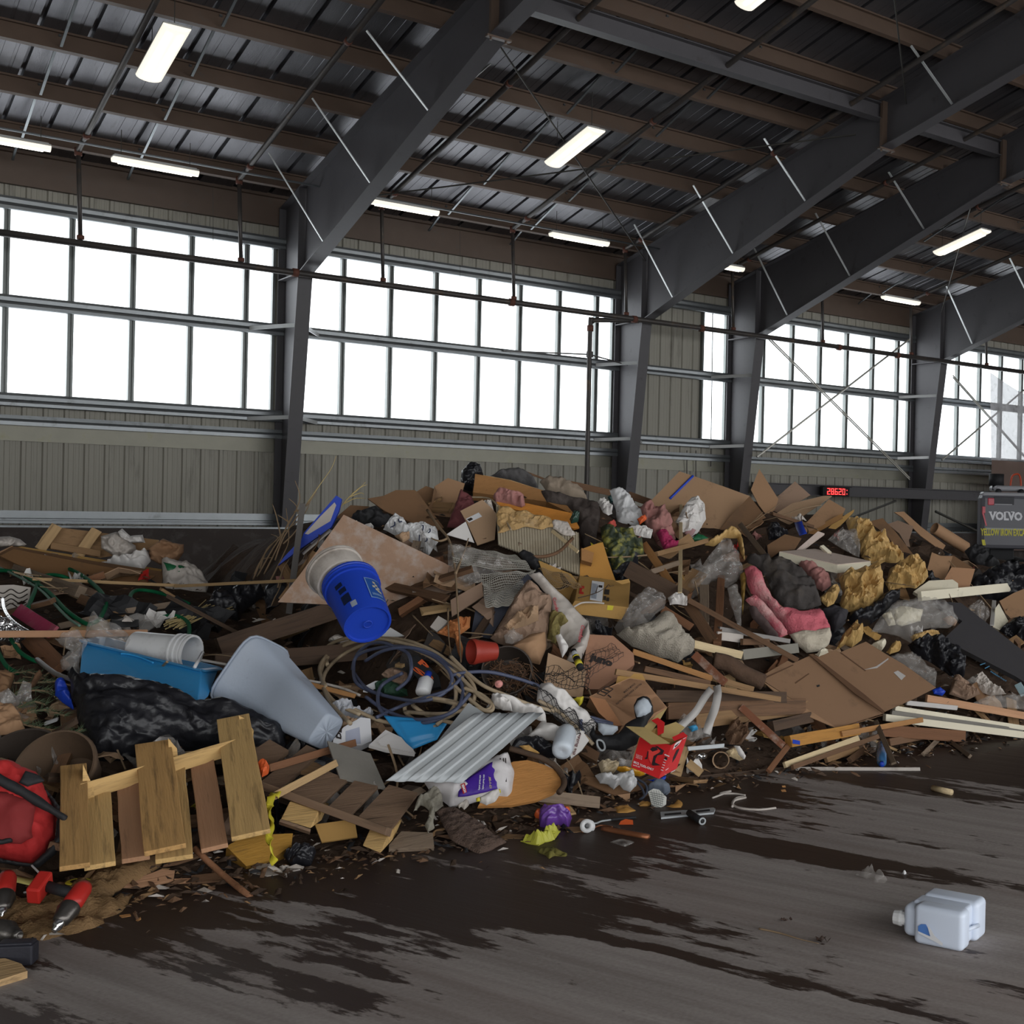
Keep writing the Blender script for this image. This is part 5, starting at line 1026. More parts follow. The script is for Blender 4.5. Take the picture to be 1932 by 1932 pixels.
ptext(o, (fl[0] + fl[1] * .06, fl[1]), 'C', E_('912,1430')[0], E_('905,1455')[0], E_('935,1432')[0], K_redink)
o = MB(); a, b = T3(E_('895,1460,.58')[0]), T3(E_('950,1590,.58')[0]); d = b - a; o.lathe(a, d, [(0, 0), (0, .018), (d.length * .35, .018), (d.length * .36, .021), (d.length * .98, .021), (d.length, .016), (d.length, 0)], 16); t_ = tag(o.build('hand_tool', K_blackm, None, True), 'black and yellow tool handle in front of the building wrap', 'tool')
for s0, s1 in ((.34, .42), (.6, .85)): m_ = MB(); m_.lathe(a + d * s0, d, [(0, .0215), (0, .022), (d.length * (s1 - s0), .022), (d.length * (s1 - s0), .0215)], 16); m_.build('yellow_band', K_yel, t_, True)
m_ = MB(); m_.lathe(a, d, [(-.002, 0), (-.002, .012), (d.length * .12, .0185), (d.length * .3, .0185), (d.length * .3, .018)], 16); m_.build('steel_collar', K_steel, t_, True)
# pots and coil
ctr = T3(E_('150,1468,.42')[0]); pot('plant_pot', 'small terracotta red plastic pot lying on its side', ctr, (-CF * .62 - CR * .75 + CU * .05), .072, .15, K_rustpot)
ctr = T3(E_('410,1600,.34')[0]); pt_ = pot('plant_pot', 'dark pot full of dry roots in the middle of the heap', ctr, (-CF * .9 + CR * .1 + CU * .35), .145, .16, mat('dark_pot', (0, 0, 0)))
rn = random.Random(8); m_ = MB(); base = ctr + CF * .05
for k in range(150):
    a = base + CR * rn.uniform(-.12, .12) + CU * rn.uniform(-.12, .05) - CF * rn.uniform(0, .06); m_.tube([a, a + V((rn.uniform(-.04, .06), rn.uniform(-.04, .04), rn.uniform(-.04, .03))), a + V((rn.uniform(-.04, .12), rn.uniform(-.06, .04), rn.uniform(-.09, .03)))], .002, 3)
m_.build('root_ball', mat('root_brown', sc(96, 70, 50), .9), pt_)
m_ = MB(); c = T3(E_('352,1702,.5')[0]); m_.lathe(c + CF * .02, -CF, [(0, 0), (0, .018), (.01, .021), (.03, .021), (.036, .017), (.036, 0)], 18); m_.lathe(c - CF * .017, -CF, [(0, .008), (.002, .008), (.002, .0)], 14); tag(m_.build('bottle_stopper', mat('pale_pink_plastic', sc(206, 140, 132), .5), None, True), 'small pale pink cap below the pot of roots', 'cap')
def coil(name, label, mt, loops, r, lift):
    m_ = MB(); rn = random.Random(int(loops[0][0]))
    for (cx_, cy_, rx, ry, a0, a1, tl) in loops:
        pts = []
        n_ = max(6, int(abs(a1 - a0) / 30))
        for k in range(n_ + 1):
            a = radians(a0 + (a1 - a0) * k / n_); x = rx * cos(a); y = ry * sin(a); t = radians(tl); pts.append((cx_ + x * cos(t) - y * sin(t) + rn.uniform(-2.5, 2.5), cy_ + x * sin(t) + y * cos(t) + rn.uniform(-2.5, 2.5), lift + rn.uniform(-.03, .03)))
        m_.tube(spline([T3(p) for p in pts], 6), r, 8)
    return tag(m_.build(name, mt, None, True), label, 'hose')
coil('coiled_hose', 'big loose coil of tan hose under the blue bucket', K_tanhose, [(742, 1285, 140, 78, 150, 480, 12), (755, 1275, 148, 62, 160, 440, 16), (735, 1300, 125, 84, 120, 400, 8), (840, 1350, 80, 28, 100, 430, 12), (850, 1345, 72, 20, 60, 400, 14), (700, 1280, 95, 70, 100, 290, 5)], .0115, .42)
hose('hose_tail', 'tan hose end running right under the black netting', 'hose', K_tanhose, [E_('0,1500 120,1620 250,1720 420,1790 600,1860 760,1900'), E_('-60,1560 60,1640 200,1780 300,1850 290,1900 180,1880'), G_('0,340 150,470 250,540 300,500 230,430 100,380'), G_('640,470 800,560 950,700 1040,790')], .011, .46)
coil('coiled_hose', 'slate blue hose tangled through the tan coil', K_bluehose, [(760, 1270, 95, 50, 170, 520, 10), (775, 1290, 100, 66, 200, 500, 14), (720, 1260, 55, 48, 90, 420, 0), (800, 1310, 90, 52, 20, 250, -12)], .0105, .47)
hose('hose_tail', 'slate blue hose running right across the white sheets', 'hose', K_bluehose, [G_('0,290 120,265 300,265 520,320 700,390 850,490 960,570 1060,620 1180,640'), D_('1200,400 1350,330 1540,260 1720,200 1830,100'), G_('1180,640 1000,590 950,620 960,690 1010,760')], .0105, .46)
# under the coil
o, pl = sheet('black_box', 'black box with bright orange lettering under the hose coil', 'box', K_blackm, C_('1420,1520 1500,1490 1650,1640 1665,1720 1560,1740 1450,1600'), .04, .3, .5)
for s_, a, b, c in (('P', '1500,1545', '1560,1600', '1530,1520'), ('S', '1455,1590', '1540,1650', '1480,1570'), ('B', '1540,1640', '1600,1690', '1570,1615')): ptext(o, pl, s_, C_(a)[0], C_(b)[0], C_(c)[0], K_ora, .04)
a, b = T3(C_('1535,1770,.42')[0]), T3(C_('1570,1650,.42')[0]); d = b - a; o = MB(); o.lathe(a, d, [(0, 0), (0, .038), (.01, .042), (d.length * .75, .042), (d.length * .95, .018), (d.length, .016), (d.length, 0)], 20); t_ = tag(o.build('plastic_bottle', K_white, None, True), 'small white bottle with a blue cap inside the hose coil', 'bottle'); m_ = MB(); m_.lathe(b, d, [(-.005, .02), (.03, .02), (.032, .0)], 16); m_.build('cap', K_blue, t_, True)
blob('green_box', 'dark green crushed box inside the hose coil', 'box', mat('dark_green_card', sc(30, 62, 44), .7), C_('1200,1700 1290,1660 1420,1740 1430,1790 1280,1800 1200,1760'), .05, .015, 8, .34, smooth=False)
o, pl = sheet('white_tag', 'white printed tag on the dark green box', 'tag', K_label, C_('1110,1720 1190,1680 1258,1678 1250,1710 1180,1740 1130,1765 1100,1760'), .004, .42, .5); decal(o, pl, 'barcode', K_ink, C_('1200,1690 1240,1688 1238,1702 1202,1704'))
blob('grey_slab', 'grey broken slab inside the hose coil', 'slab', B_grey, C_('1240,1640 1330,1580 1420,1620 1430,1690 1340,1720'), .04, .02, 9, .3, smooth=False)
hose('white_pipe', 'thin white pipe lying right of the grey waste bin', 'pipe', K_dirty, D_('660,125,.4 800,150,.42 960,190,.44 1080,240,.42'), .008, seg=3)
plank('tan_lath', 'short tan lath beside the thin white pipe', 'lath', W_orange, D_('700,155')[0], D_('1040,245')[0], 9, .012, .42)
blob('newspaper', 'crumpled printed paper above the lettered carton', 'paper', mat('printed_paper', sc(176, 178, 184), .8, 0, .2, 20, .2), D_('850,330 960,300 1080,370 1180,370 1160,410 1070,430 930,400'), .05, .03, 10, .3, smooth=False)
blob('bluish_paper', 'torn brown and white carton scrap beside the waste bin end', 'carton', B_lite, D_('900,400 1000,390 1060,430 1030,470 950,460'), .03, .015, 10, .34, smooth=False)
o, pl = sheet('lettered_carton', 'white carton with black letters DE next to the waste bin end', 'carton', K_label, D_('885,560 960,470 1085,400 1155,408 1165,570 1090,605 880,600'), .05, .28, .5)
ptext(o, pl, 'DE', D_('940,560')[0], D_('945,480')[0], D_('905,550')[0], K_ink, .05); decal(o, pl, 'printed_panel', mat('lilac_print', sc(170, 174, 190), .6), D_('975,500 1075,470 1085,590 975,598'))
warp('plastic_cover', 'turquoise blue plastic lid under the hoses', 'lid', K_tub, D_('1250,385 1725,425 1640,560 1440,640'), lambda u, v: .02 * (sin(pi * u) * sin(pi * v)) ** .5 + .012 * (abs(u - .5) < .36 and abs(v - .5) < .3), .006, .38, 24, 18, .4)
sheet('white_board', 'white folded papers left of the turquoise lid', 'papers', K_paper, D_('1145,600 1265,490 1380,545 1480,665 1270,635'), .02, .36, .3)
for k in range(3): sheet('paper_sheet', 'loose white sheet in the paper stack by the lid', 'paper', K_paper, D_(' '.join('%d,%d' % (x + k * 8, y + 14 + k * 13) for x, y in ((1200, 560), (1290, 500), (1400, 560), (1470, 620)))), .003, .39 - k * .01, .3, 'white paper sheets beside the turquoise lid')
# metal sheet, seed bag, table top
o, pl = warp('metal_sheet', 'ribbed pale metal roofing sheet lying over the purple labelled bag', 'metal sheet', K_steel, X_('895,1346 1026,1344 872,1477 727,1474'), lambda u, v: .007 * max(-.5, min(.6, 1.6 * sin(u * 25))) + .004 * sin(v * 9), .003, .56, 90, 8, .35)
sheet('metal_offcut', 'flat pale metal offcut behind the ribbed roofing sheet', 'metal sheet', K_steel, X_('884,1326 918,1348 850,1408 815,1412'), .004, .48, .35)
o, pl = blob('seed_bag', 'plump white bag with a purple label under the ribbed sheet', 'bag', mat('white_woven_bag', sc(200, 196, 196), .5, 0, .05, 5, .15, 20, .1, dcol=(.3, .28, .27)), X_('795,1466 868,1466 930,1430 958,1420 970,1455 966,1492 958,1505 905,1512 850,1522 815,1500'), .08, .008, 6, .27, .55, back=.4)
lp = (pl[0] + pl[1] * .078, pl[1]); K_vio = mat('violet_label', sc(66, 34, 140), .5, 0, .08, 5)
blob('label', '', '', K_vio, X_('866,1476 930,1437 938,1452 939,1488 900,1498 864,1503'), .012, .002, 5, parent=o, pl=(pl[0] + pl[1] * .074, pl[1]), res=14)
lp2 = (pl[0] + pl[1] * .091, pl[1])
decal(o, lp2, 'red_badge', K_redp, X_('869,1480 877,1477 881,1494 874,1498'), .0)
ptext(o, lp2, 'HOMES', (876, 1496), (871, 1481), (880, 1494), K_label, .05, .002)
ptext(o, lp2, '12-1-30.', (924, 1487), (922, 1465), (928, 1487), mat('cream_print', sc(190, 176, 120), .6), .03, .002)
for k, (x, y) in enumerate(((903, 1490), (910, 1489))): ptext(o, lp2, 'plant food mix', (x, y), (x + 2, y - 28), (x + 3.5, y), K_label, .02, .002)
for x in (943, 949, 953): decal(o, (pl[0] + pl[1] * .07, pl[1]), 'small_print', K_ink, X_('%d,1430 %d,1430 %d,1475 %d,1475' % (x, x + 2, x + 3, x + 1)), .0)
blob('dust_mask', 'white cup dust mask with yellow straps on the wooden disc', 'mask', K_paper, X_('902,1506 925,1495 940,1490 944,1496 934,1512 918,1519 905,1514'), .035, .004, 8, .52, res=14)
for q in ('898,1506 905,1503 906,1511 899,1512', '938,1490 944,1489 945,1495 940,1497'): blob('strap', '', '', K_yel, X_(q), .01, .003, 9, .55, parent=bpy.data.objects['dust_mask'], res=6)
o, pl = sheet('wooden_disc', 'oval orange brown table top lying on the heap front', 'table top', wood('golden_plywood', sc(176, 124, 70), .12), X_('902,1521 925,1480 948,1448 968,1437 995,1434 1025,1442 1048,1453 1060,1468 1060,1482 1045,1496 1012,1510 965,1519'), .02, .30, .3)
hose('dark_edging', 'dark brown curved edging strip around the table top', 'edging', W_dark, G_('430,820 540,850 660,890 760,950 820,1030 825,1090 790,1140'), .016, .38)
blob('shredded_cloth', 'grey ragged shredded cloth hanging under the purple labelled bag', 'rag', mat('dirty_grey_rag', sc(128, 124, 112), .95, 0, .2, 9, .4, 40, .2), D_('1460,1090 1500,1010 1600,940 1640,980 1690,1050 1610,1080 1620,1200 1570,1250 1550,1190 1590,1080 1530,1040 1500,1090'), .05, .03, 12, .3, ragged=.02)
blob('shredded_cloth', 'small pale ragged fringe below the purple labelled bag', 'rag', K_dirty, G_('40,1230 100,1215 130,1225 100,1265 80,1245 60,1260'), .02, .015, 16, .4, ragged=.01, res=14)
blob('roof_shingle', 'rough brown shingle slab lying at the edge of the heap', 'shingle', K_shing, X_('822,1528 850,1524 885,1538 915,1560 954,1588 930,1602 906,1613 880,1600 850,1582'), .015, .008, 20, .08, .1, ragged=.008)
plank('weathered_beam', 'short weathered beam lying under the table top', 'beam', W_grey, X_('990,1498')[0], X_('1130,1514')[0], 22, .07, .14)
# white sheets under netting
blob('white_tarp', 'large white plastic sheet right of the ribbed roofing', 'plastic sheet', K_paper, G_('310,420 400,430 480,470 690,560 700,640 985,720 960,800 880,860 740,760 560,730 670,620 420,540 260,520'), .07, .02, 6, .36)
blob('white_roll', 'white rolled cloth at the upper end of the plastic sheet', 'cloth', K_paper, G_('300,430 340,415 440,500 450,545 380,540 310,500'), .05, .012, 8, .46)
blob('white_sack', 'white sack under the black garden netting', 'sack', K_paper, G_('640,355 720,370 840,450 1000,590 1055,680 1030,775 960,730 820,620 700,540 630,470'), .1, .02, 6, .38)
net('garden_netting', 'black diamond netting over the white sack', 'netting', K_blackm, G_('600,350 840,440 1080,660 880,740'), 13, 11, .0019, .50, .04, seed=4, sag=.01)
net('garden_netting', 'black netting draped over the small cardboard piece', 'netting', K_blackm, E_('690,1570 1010,1590 1010,1740 690,1730'), 11, 7, .0018, .46, .04, seed=6, sag=.012)
net('garden_netting', 'black netting draped across the box with bold lettering', 'netting', K_blackm, E_('960,1480 1200,1420 1260,1500 960,1680'), 8, 7, .0014, .50, .03, seed=7, sag=.012)
a, b = T3(G_('810,845,.5')[0]), T3(G_('850,690,.5')[0]); d = b - a; o = MB(); o.lathe(a, d, [(.01, 0), (.0, .03), (.004, .05), (.03, .056), (d.length * .8, .056), (d.length, .045), (d.length * 1.1, .02), (d.length * 1.1, 0)], 24); tag(o.build('plastic_bottle', mat('milky_plastic', sc(196, 204, 212), .35, 0, .04), None, True), 'milky white plastic bottle with its base towards the camera', 'bottle')
o, pl = sheet('printed_bag', 'white printed bag with the word Builder beside the milky bottle', 'bag', K_paper, G_('865,850 900,700 960,690 1010,760 960,830 880,890'), .02, .44, .5); ptext(o, pl, 'the Builder', G_('905,870')[0], G_('955,705')[0], G_('885,862')[0], mat('dark_red_ink', sc(90, 40, 40), .7), .02)
blob('rubbish_bag', 'black plastic strip under the plastic sheet and bottle', 'rubbish bag', K_black, G_('470,760 540,730 660,740 760,800 850,890 740,890 560,860 430,830'), .05, .02, 9, .30)
blob('yellow_card', 'faded yellow card on the black plastic strip', 'card', B_kraft, G_('500,800 570,795 650,855 560,850'), .01, .005, 9, .40)
blob('yellow_glove', 'bright yellow plastic piece under the small cardboard', 'plastic', K_yel, G_('885,455 970,450 960,490 940,510 925,480'), .03, .01, 12, .42, res=12)
o, pl = sheet('cardboard_piece', 'small tan cardboard piece partly covered by black netting', 'cardboard', B_lite, E_('712,1475 850,1530 988,1602 962,1800 860,1790 680,1715'), .012, .34, .6)
o, pl = sheet('cardboard_box', 'brown cardboard box with the bold black word juno', 'box', mat('rosy_cardboard', sc(152, 112, 88), .8, 0, .1, 3, .1, 18, .12), E_('1005,1340 1185,1350 1335,1480 1342,1560 1230,1640 1080,1740 985,1740 965,1600 990,1440'), .1, .36, .6)
ptext(o, pl, 'juno', E_('1010,1520')[0], E_('1175,1575')[0], E_('1022,1483')[0], K_ink, .06, capf=.55)
decal(o, pl, 'printed_box', K_ink, E_('940,1610 1025,1580 1030,1586 945,1616')); 
# brown carton + black padded thing
o, pl = sheet('cardboard_box', 'tilted brown carton with printed crate symbol beside the red box', 'box', mat('orange_cardboard', sc(166, 126, 94), .8, 0, .08, 3, .1, 18, .08), X_('1112,1314 1162,1290 1188,1279 1217,1284 1238,1310 1259,1335 1230,1352 1200,1360 1174,1369 1142,1320'), .02, .56, .55)
bk = pl[1] * -.16
m_ = MB(); q = [hit(pl, p) for p in X_('1112,1314 1142,1320 1174,1369 1144,1360')]; 
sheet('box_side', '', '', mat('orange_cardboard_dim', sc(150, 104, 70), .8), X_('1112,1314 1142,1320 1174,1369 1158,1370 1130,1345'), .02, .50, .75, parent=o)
m_ = MB(); m_.prism([hit(pl, p) for p in X_('1114,1314 1188,1280 1217,1285 1257,1335 1228,1350 1174,1368')], bk); m_.build('box_body', mat('orange_cardboard', (0, 0, 0)), o)
for q in ('1127,1308 1144,1295 1157,1300 1140,1313', ): 
    z = X_(q)
    for a, b in zip(z, z[1:] + z[:1]): straps(o, pl, ['%f,%f %f,%f' % (*a, *b)], K_ink, .0025, .003, 'crate_symbol')
for q in ('1134,1304 1145,1308', '1138,1300 1149,1304', '1147,1311 1153,1316'): straps(o, pl, [q], K_ink, .004, .003, 'crate_symbol')
ptext(o, pl, 'MADE IN MEXICO', (1178, 1308), (1199, 1291), (1176, 1305), K_ink, .01); ptext(o, pl, 'INSTRUCTIONS INSIDE CARTON', (1164, 1330), (1211, 1291), (1162, 1327), K_ink, .01)
sheet('box_flap', '', '', mat('orange_cardboard', (0, 0, 0)), X_('1259,1334 1265,1330 1235,1352 1222,1360 1228,1348'), .006, .62, .6, parent=o)
sheet('box_flap', '', '', B_kraft, X_('1162,1290 1165,1276 1192,1270 1212,1272 1218,1284 1188,1279'), .006, .54, .7, parent=o)
o, pl = blob('padded_support', 'black padded support with two pale oval pads against the brown carton', 'support', K_blackm, X_('1120,1365 1124,1385 1145,1389 1166,1384 1180,1366 1200,1355 1196,1330 1202,1318 1214,1313 1226,1318 1232,1332 1233,1346 1222,1362 1218,1385 1200,1405 1180,1416 1140,1414 1122,1406 1112,1385'), .05, .008, 8, .62, .6)
blob('pad', '', '', mat('pale_grey_pad', sc(176, 184, 192), .8, 0, .05, 6, .1), X_('1197,1335 1203,1322 1213,1316 1222,1320 1230,1333 1228,1343 1218,1352 1202,1353'), .03, .003, 8, parent=o, pl=(pl[0] + pl[1] * .045, pl[1]), res=16)
blob('pad', '', '', mat('pale_grey_pad', (0, 0, 0)), X_('1128,1363 1166,1370 1166,1377 1156,1386 1138,1387 1129,1378'), .03, .003, 8, parent=o, pl=(pl[0] + pl[1] * .045, pl[1]), res=16)
straps(o, pl, ['1126,1398 1130,1396 1138,1400 1141,1412 1135,1416 1128,1408 1126,1398'], K_steel, .006, .06, 'buckle')
# red tool box
def redbox():
    TL, TR, BR, BL, SR, SB = [P(x, y, d) for x, y, d in ((1207, 1391, 6.66), (1267, 1406, 6.62), (1243, 1468, 6.5), (1191, 1446, 6.54), (1297, 1388, 6.78), (1277, 1450, 6.66))]
    o = empty('product_box', (BL + BR) / 2, 'bright red power tool box with its flaps torn open', 'box'); n_ = (TR - TL).cross(BL - TL).normalized(); n_ = n_ if n_.dot(CAMP - TL) > 0 else -n_
    s_ = (SR - TR).cross(BR - TR).normalized(); s_ = s_ if s_.dot(CAMP - TR) > 0 else -s_
    d = SR - TR; back = [TL + d, TR + d, BR + d, BL + d]
    def pan(name, pts, nn, mt): m_ = MB(); m_.prism(pts, nn * -.004); return m_.build(name, mt, o)
    ff_ = pan('front_face', [TL, TR, BR, BL], n_, K_redbox); gg_ = pan('side_face', [TR, SR, SB, BR], s_, K_redbox); pan('back_face', back, n_, B_kraft); pan('side_face', [TL, TL + d, BL + d, BL], s_, B_kraft); pan('base', [BL, BR, BR + d, BL + d], V((0, 0, 1)), K_redbox)
    f_ = (TL, n_); g_ = (TR, s_)
    sheet('flap', '', '', B_in, X_('1181,1370 1216,1372 1264,1402 1228,1404'), .004, pl=(P(1222, 1388, 6.55), (V(CU) * .8 - CF * .6).normalized()), parent=o)
    sheet('flap', '', '', B_in, X_('1216,1371 1240,1348 1258,1336 1245,1358 1225,1386'), .004, pl=(P(1235, 1362, 6.68), (n_ + CR * .2).normalized()), parent=o)
    sheet('red_tab', '', '', K_redbox, X_('1229,1359 1241,1354 1254,1363 1252,1382 1241,1387 1240,1367'), .004, pl=(P(1242, 1366, 6.63), n_), parent=o)
    sheet('red_flap', '', '', K_redbox, X_('1268,1391 1289,1381 1297,1388 1272,1398'), .004, pl=(P(1282, 1390, 6.62), (V(CU) * .7 - CF).normalized()), parent=o)
    sheet('inner_tray', '', '', B_in, X_('1246,1372 1275,1362 1292,1372 1270,1395 1248,1390'), .004, pl=(P(1268, 1378, 6.72), (V(CU) * .7 - CF).normalized()), parent=o)
    T_ = lambda s: [(1180 + a[0] * .06729, 1340 + a[1] * .06729) for a in X_(s)]
    K_dk = mat('printed_black', sc(40, 26, 30), .6); K_rl = mat('printed_bright_red', sc(206, 62, 56), .6); K_wh = mat('printed_white', sc(214, 206, 206), .6)
    decal(ff_, f_, 'printed_tool', K_rl, T_('640,1120 860,1080 980,1130 860,1280 830,1460 720,1500 660,1380'), .002)
    decal(ff_, f_, 'printed_tool', K_dk, T_('690,1100 760,1030 880,1040 910,1110 760,1160'), .003)
    decal(ff_, f_, 'printed_tool', K_dk, T_('830,1000 900,1010 1085,1130 1040,1240 900,1260 850,1350 830,1460 980,1540 760,1550 740,1500 790,1280 980,1170 990,1130'), .003)
    decal(ff_, f_, 'printed_tool', K_dk, T_('620,1150 650,1150 620,1360 560,1370 540,1340 590,1320'), .003)
    ptext(ff_, f_, 'TOOL-ONLY', *[T_(q)[0] for q in ('395,1560', '790,1700', '405,1495')], K_wh, .03, .002); ptext(ff_, f_, 'M12', *[T_(q)[0] for q in ('225,1480', '370,1535', '240,1415')], K_wh, .04, .002)
    ptext(ff_, f_, '2470-20', *[T_(q)[0] for q in ('210,1550', '400,1610', '218,1515')], K_wh, .02, .002)
    for y in (0, 40, 80): ptext(ff_, f_, 'Outil sin fil', *[T_(q)[0] for q in ('%d,%d' % (300 - y * .15, 1250 + y), '%d,%d' % (470 - y * .15, 1310 + y), '%d,%d' % (303 - y * .15, 1222 + y))], K_wh, .01, .002)
    for k in range(5): decal(ff_, f_, 'spec_icon', K_wh, T_(' '.join('%d,%d' % (x - k * 22, y + k * 72) for x, y in ((1085, 1370), (1150, 1395), (1142, 1412), (1078, 1387)))), .002)
    decal(ff_, f_, 'spec_icon', K_wh, T_('1100,1225 1235,1280 1225,1310 1090,1255'), .002); decal(ff_, f_, 'spec_icon', K_dk, T_('1110,1300 1180,1330 1165,1400 1095,1370'), .002)
    decal(gg_, g_, 'brand_flash', K_wh, T_('1330,1110 1390,950 1440,900 1580,830 1500,960'), .002); decal(gg_, g_, 'brand_flash', K_dk, T_('1380,1010 1520,900 1480,960 1400,1040'), .003)
    decal(gg_, g_, 'printed_tool', K_dk, T_('1300,1520 1340,1330 1440,1120 1510,1070 1500,1130 1420,1300 1360,1480'), .002)
    for q in ('1130,1670 1240,1600 1235,1620 1130,1690', '1280,1730 1400,1670 1395,1690 1280,1750', '1100,1780 1180,1730 1150,1800 1100,1820', '1620,800 1700,760 1695,775 1622,815', '1540,1150 1600,1110 1595,1130 1540,1165'): decal(gg_, g_, 'side_print', K_wh, T_(q), .002)
redbox()
# ================================================================ right half of the heap
def pk(label, a, b, w, mt, lift=.2, t=.022, name='plank', cat='plank', roll=0., f=K_, grp=None):
    return plank(name, label, cat, mt, f('%s' % a)[0], f('%s' % b)[0], w, t, lift, roll, grp)
pk('thick dark board slanting down from the flowered bag', '130,860', '560,1085', 32, W_dark, .3, .05)
pk('orange two by four slanting behind the upright strip', '255,690', '475,1010', 15, W_orange, .26, .04)
pk('short grey lath crossing the orange two by four', '305,885', '500,820', 10, W_grey, .34, .02)
pk('brown lath lying under the food carton', '340,755', '740,650', 9, W_tan, .24, .03)
pk('tan lath on the crest across the big cardboard box', '370,400', '860,298', 8, W_tan, .40, .03)
pk('very long brown lath running down to the flattened box', '575,1090', '1370,1530', 10, W_brown, .50, .025)
pk('short red brown piece under the dark thick board', '385,1155', '590,1285', 15, W_red, .32, .04)
pk('brown board slanting right of the woven bag', '575,1120', '760,1400', 21, W_brown, .34, .03)
pk('grey upright board behind the clear film', '690,990', '690,1270', 18, W_grey, .26, .03)
pk('brown upright board in front of the clear film', '815,920', '785,1410', 15, W_red, .38, .03)
pk('wood strip with a metal hook above the pink carpet', '950,860', '1070,810', 9, W_tan, .3, .02)
pk('grey brown square post leaning above the clear film', '955,540', '1150,790', 10, W_grey, .36, .03)
pk('thin pale lath end between the two clear film bundles', '840,640', '870,760', 22, B_grey, .3, .02, f=K_)
pk('tan sawn board just right of the woven bag', '565,1400', '955,1490', 15, W_pale, .44, .05)
pk('grey edged board below the pink carpet', '960,1490', '1365,1440', 19, mat('grey_paint_wood', sc(122, 118, 108), .7, 0, .12, 5, .1), .40, .04)
pk('long orange lath from the lettered box to the right', '170,1465', '740,1660', 11, W_orange, .44, .025)
pk('orange brown lath continuing below the bark log', '690,1640', '1050,1745', 12, W_tan, .4, .025)
pk('red brown strip with white paint streaks', '615,1485', '850,1700', 16, mat('paint_streaked_wood', sc(122, 76, 52), .7, 0, .2, 4, .2, 20, .3, dcol=(.5, .46, .4), dscale=9), .5, .02)
o = MB(); a, b = T3(K_('760,1530,.4')[0]), T3(K_('1120,1690,.4')[0]); o.tube(spline([a, a.lerp(b, .3) + V((0, 0, .02)), a.lerp(b, .6), b], 6), .055, 12); tag(o.build('log', mat('bark', sc(84, 64, 50), .95, 0, .4, 12, .8, 20, .2), None, True), 'rough dark bark covered log left of the flattened box', 'log')
pk('long tan lath in front, from the brown carton rightwards', '40,1612', '1250,1815', 11, W_tan, .56, .025)
pk('dark red brown lath behind the long tan lath', '250,1590', '740,1700', 11, W_brown, .46, .025)
pk('wide dark grey board under the long tan lath', '330,1790', '1290,1800', 22, W_dark, .38, .03)
pk('broad brown board below the dark grey board', '420,1900', '1420,1865', 30, W_brown, .30, .03)
pk('tan pallet board behind the pink carpet bottom', '960,1395', '1160,1395', 12, W_brown, .38, .03)
pk('white paper covered board between the laths', '790,1350', '970,1370', 16, K_dirty, .36, .02)
pk('grey metal tube left of the pink carpet', '800,1300', '1310,1390', 9, mat('dull_grey_pipe', (0, 0, 0)), .38, .03, 'metal_tube', 'tube')
# L block: bottom right
pk('red brown strip with white paint standing under the flattened box', '300,715', '550,945', 14, mat('paint_streaked_wood', (0, 0, 0)), .34, .02, f=L_)
pk('broad brown panel lying right of the hanging film', '30,800', '700,715', 26, W_tan, .24, .03, f=L_)
pk('thick yellow brown beam end with a blue label', '575,915', '965,845', 22, wood('yellow_brown_wood', sc(170, 122, 62), .2), .3, .06, f=L_)
pk('long broken yellow lath below the flattened box', '880,870', '1340,790', 10, W_orange, .34, .025, f=L_)
pk('white edged strip slanting to the floor', '550,1050', '975,895', 11, W_pale, .24, .025, f=L_)
pk('brown strip beside the white edged strip', '590,1065', '1090,885', 9, W_brown, .2, .025, f=L_)
pk('thin grey stake leaning on the beam end, by the blue bottle', '1075,795', '1180,1040', 10, W_grey, .3, .015, f=L_)
pk('dark red brown board with a broken right end', '1110,850', '1590,885', 22, W_red, .2, .025, f=L_)
pk('dark round post lying under the dark red board', '1150,920', '1330,885', 14, W_brown, .12, .04, f=L_)
pk('short brown strip standing on the floor left of the white plank', '455,1090', '575,935', 11, W_red, .26, .02, f=L_)
pk('small grey stick on the floor right of the blue bottle', '1350,990', '1440,900', 9, W_grey, .06, .02, f=L_)
pk('small grey brown stick leaning on the floor, rightmost of two', '1490,900', '1620,1000', 8, W_grey, .06, .02, f=L_)
pk('short tan board end near the floor, by the blue bottle', '790,1020', '980,955', 12, W_tan, .14, .03, f=L_)
pk('short brown block beside the tan board end', '930,1020', '1010,960', 12, W_brown, .12, .03, f=L_)
pk('long white painted plank lying on the wet floor', '620,1078', '1336,1080', 11, K_dirty, .0, .03, f=L_)
pk('dark grey plank lying on the floor left of the white plank', '0,1140', '620,1075', 15, W_dark, .0, .03, f=L_)
pk('upper long white foam strip at the right edge', '1180,720', '1990,845', 9, K_foam, .2, .05, f=L_, name='foam_strip', cat='foam strip')
pk('grey backed foam strip under the upper white one', '1160,745', '1920,850', 8, mat('grey_foil_face', sc(108, 104, 96), .6), .2, .03, f=L_, name='foam_strip', cat='foam strip')
pk('lower long cream foam strip with a cut end', '1130,775', '1920,875', 13, K_foam, .16, .05, f=L_, name='foam_strip', cat='foam strip')
pk('long salmon coloured board behind the foam strips', '1370,665', '1990,775', 14, W_pink, .24, .03, f=L_)
pk('grey film wrapped strip right of the flattened box', '1250,690', '1540,720', 9, K_tape, .26, .02, f=L_, name='wrapped_strip', cat='strip')
pk('dark rounded log under the brown panel', '470,830', '700,775', 20, W_dark, .22, .06, f=L_, name='log', cat='log')
pk('tan board end standing beside the cardboard ring', '0,1040', '70,1100', 16, W_pine, .1, .03, f=L_)
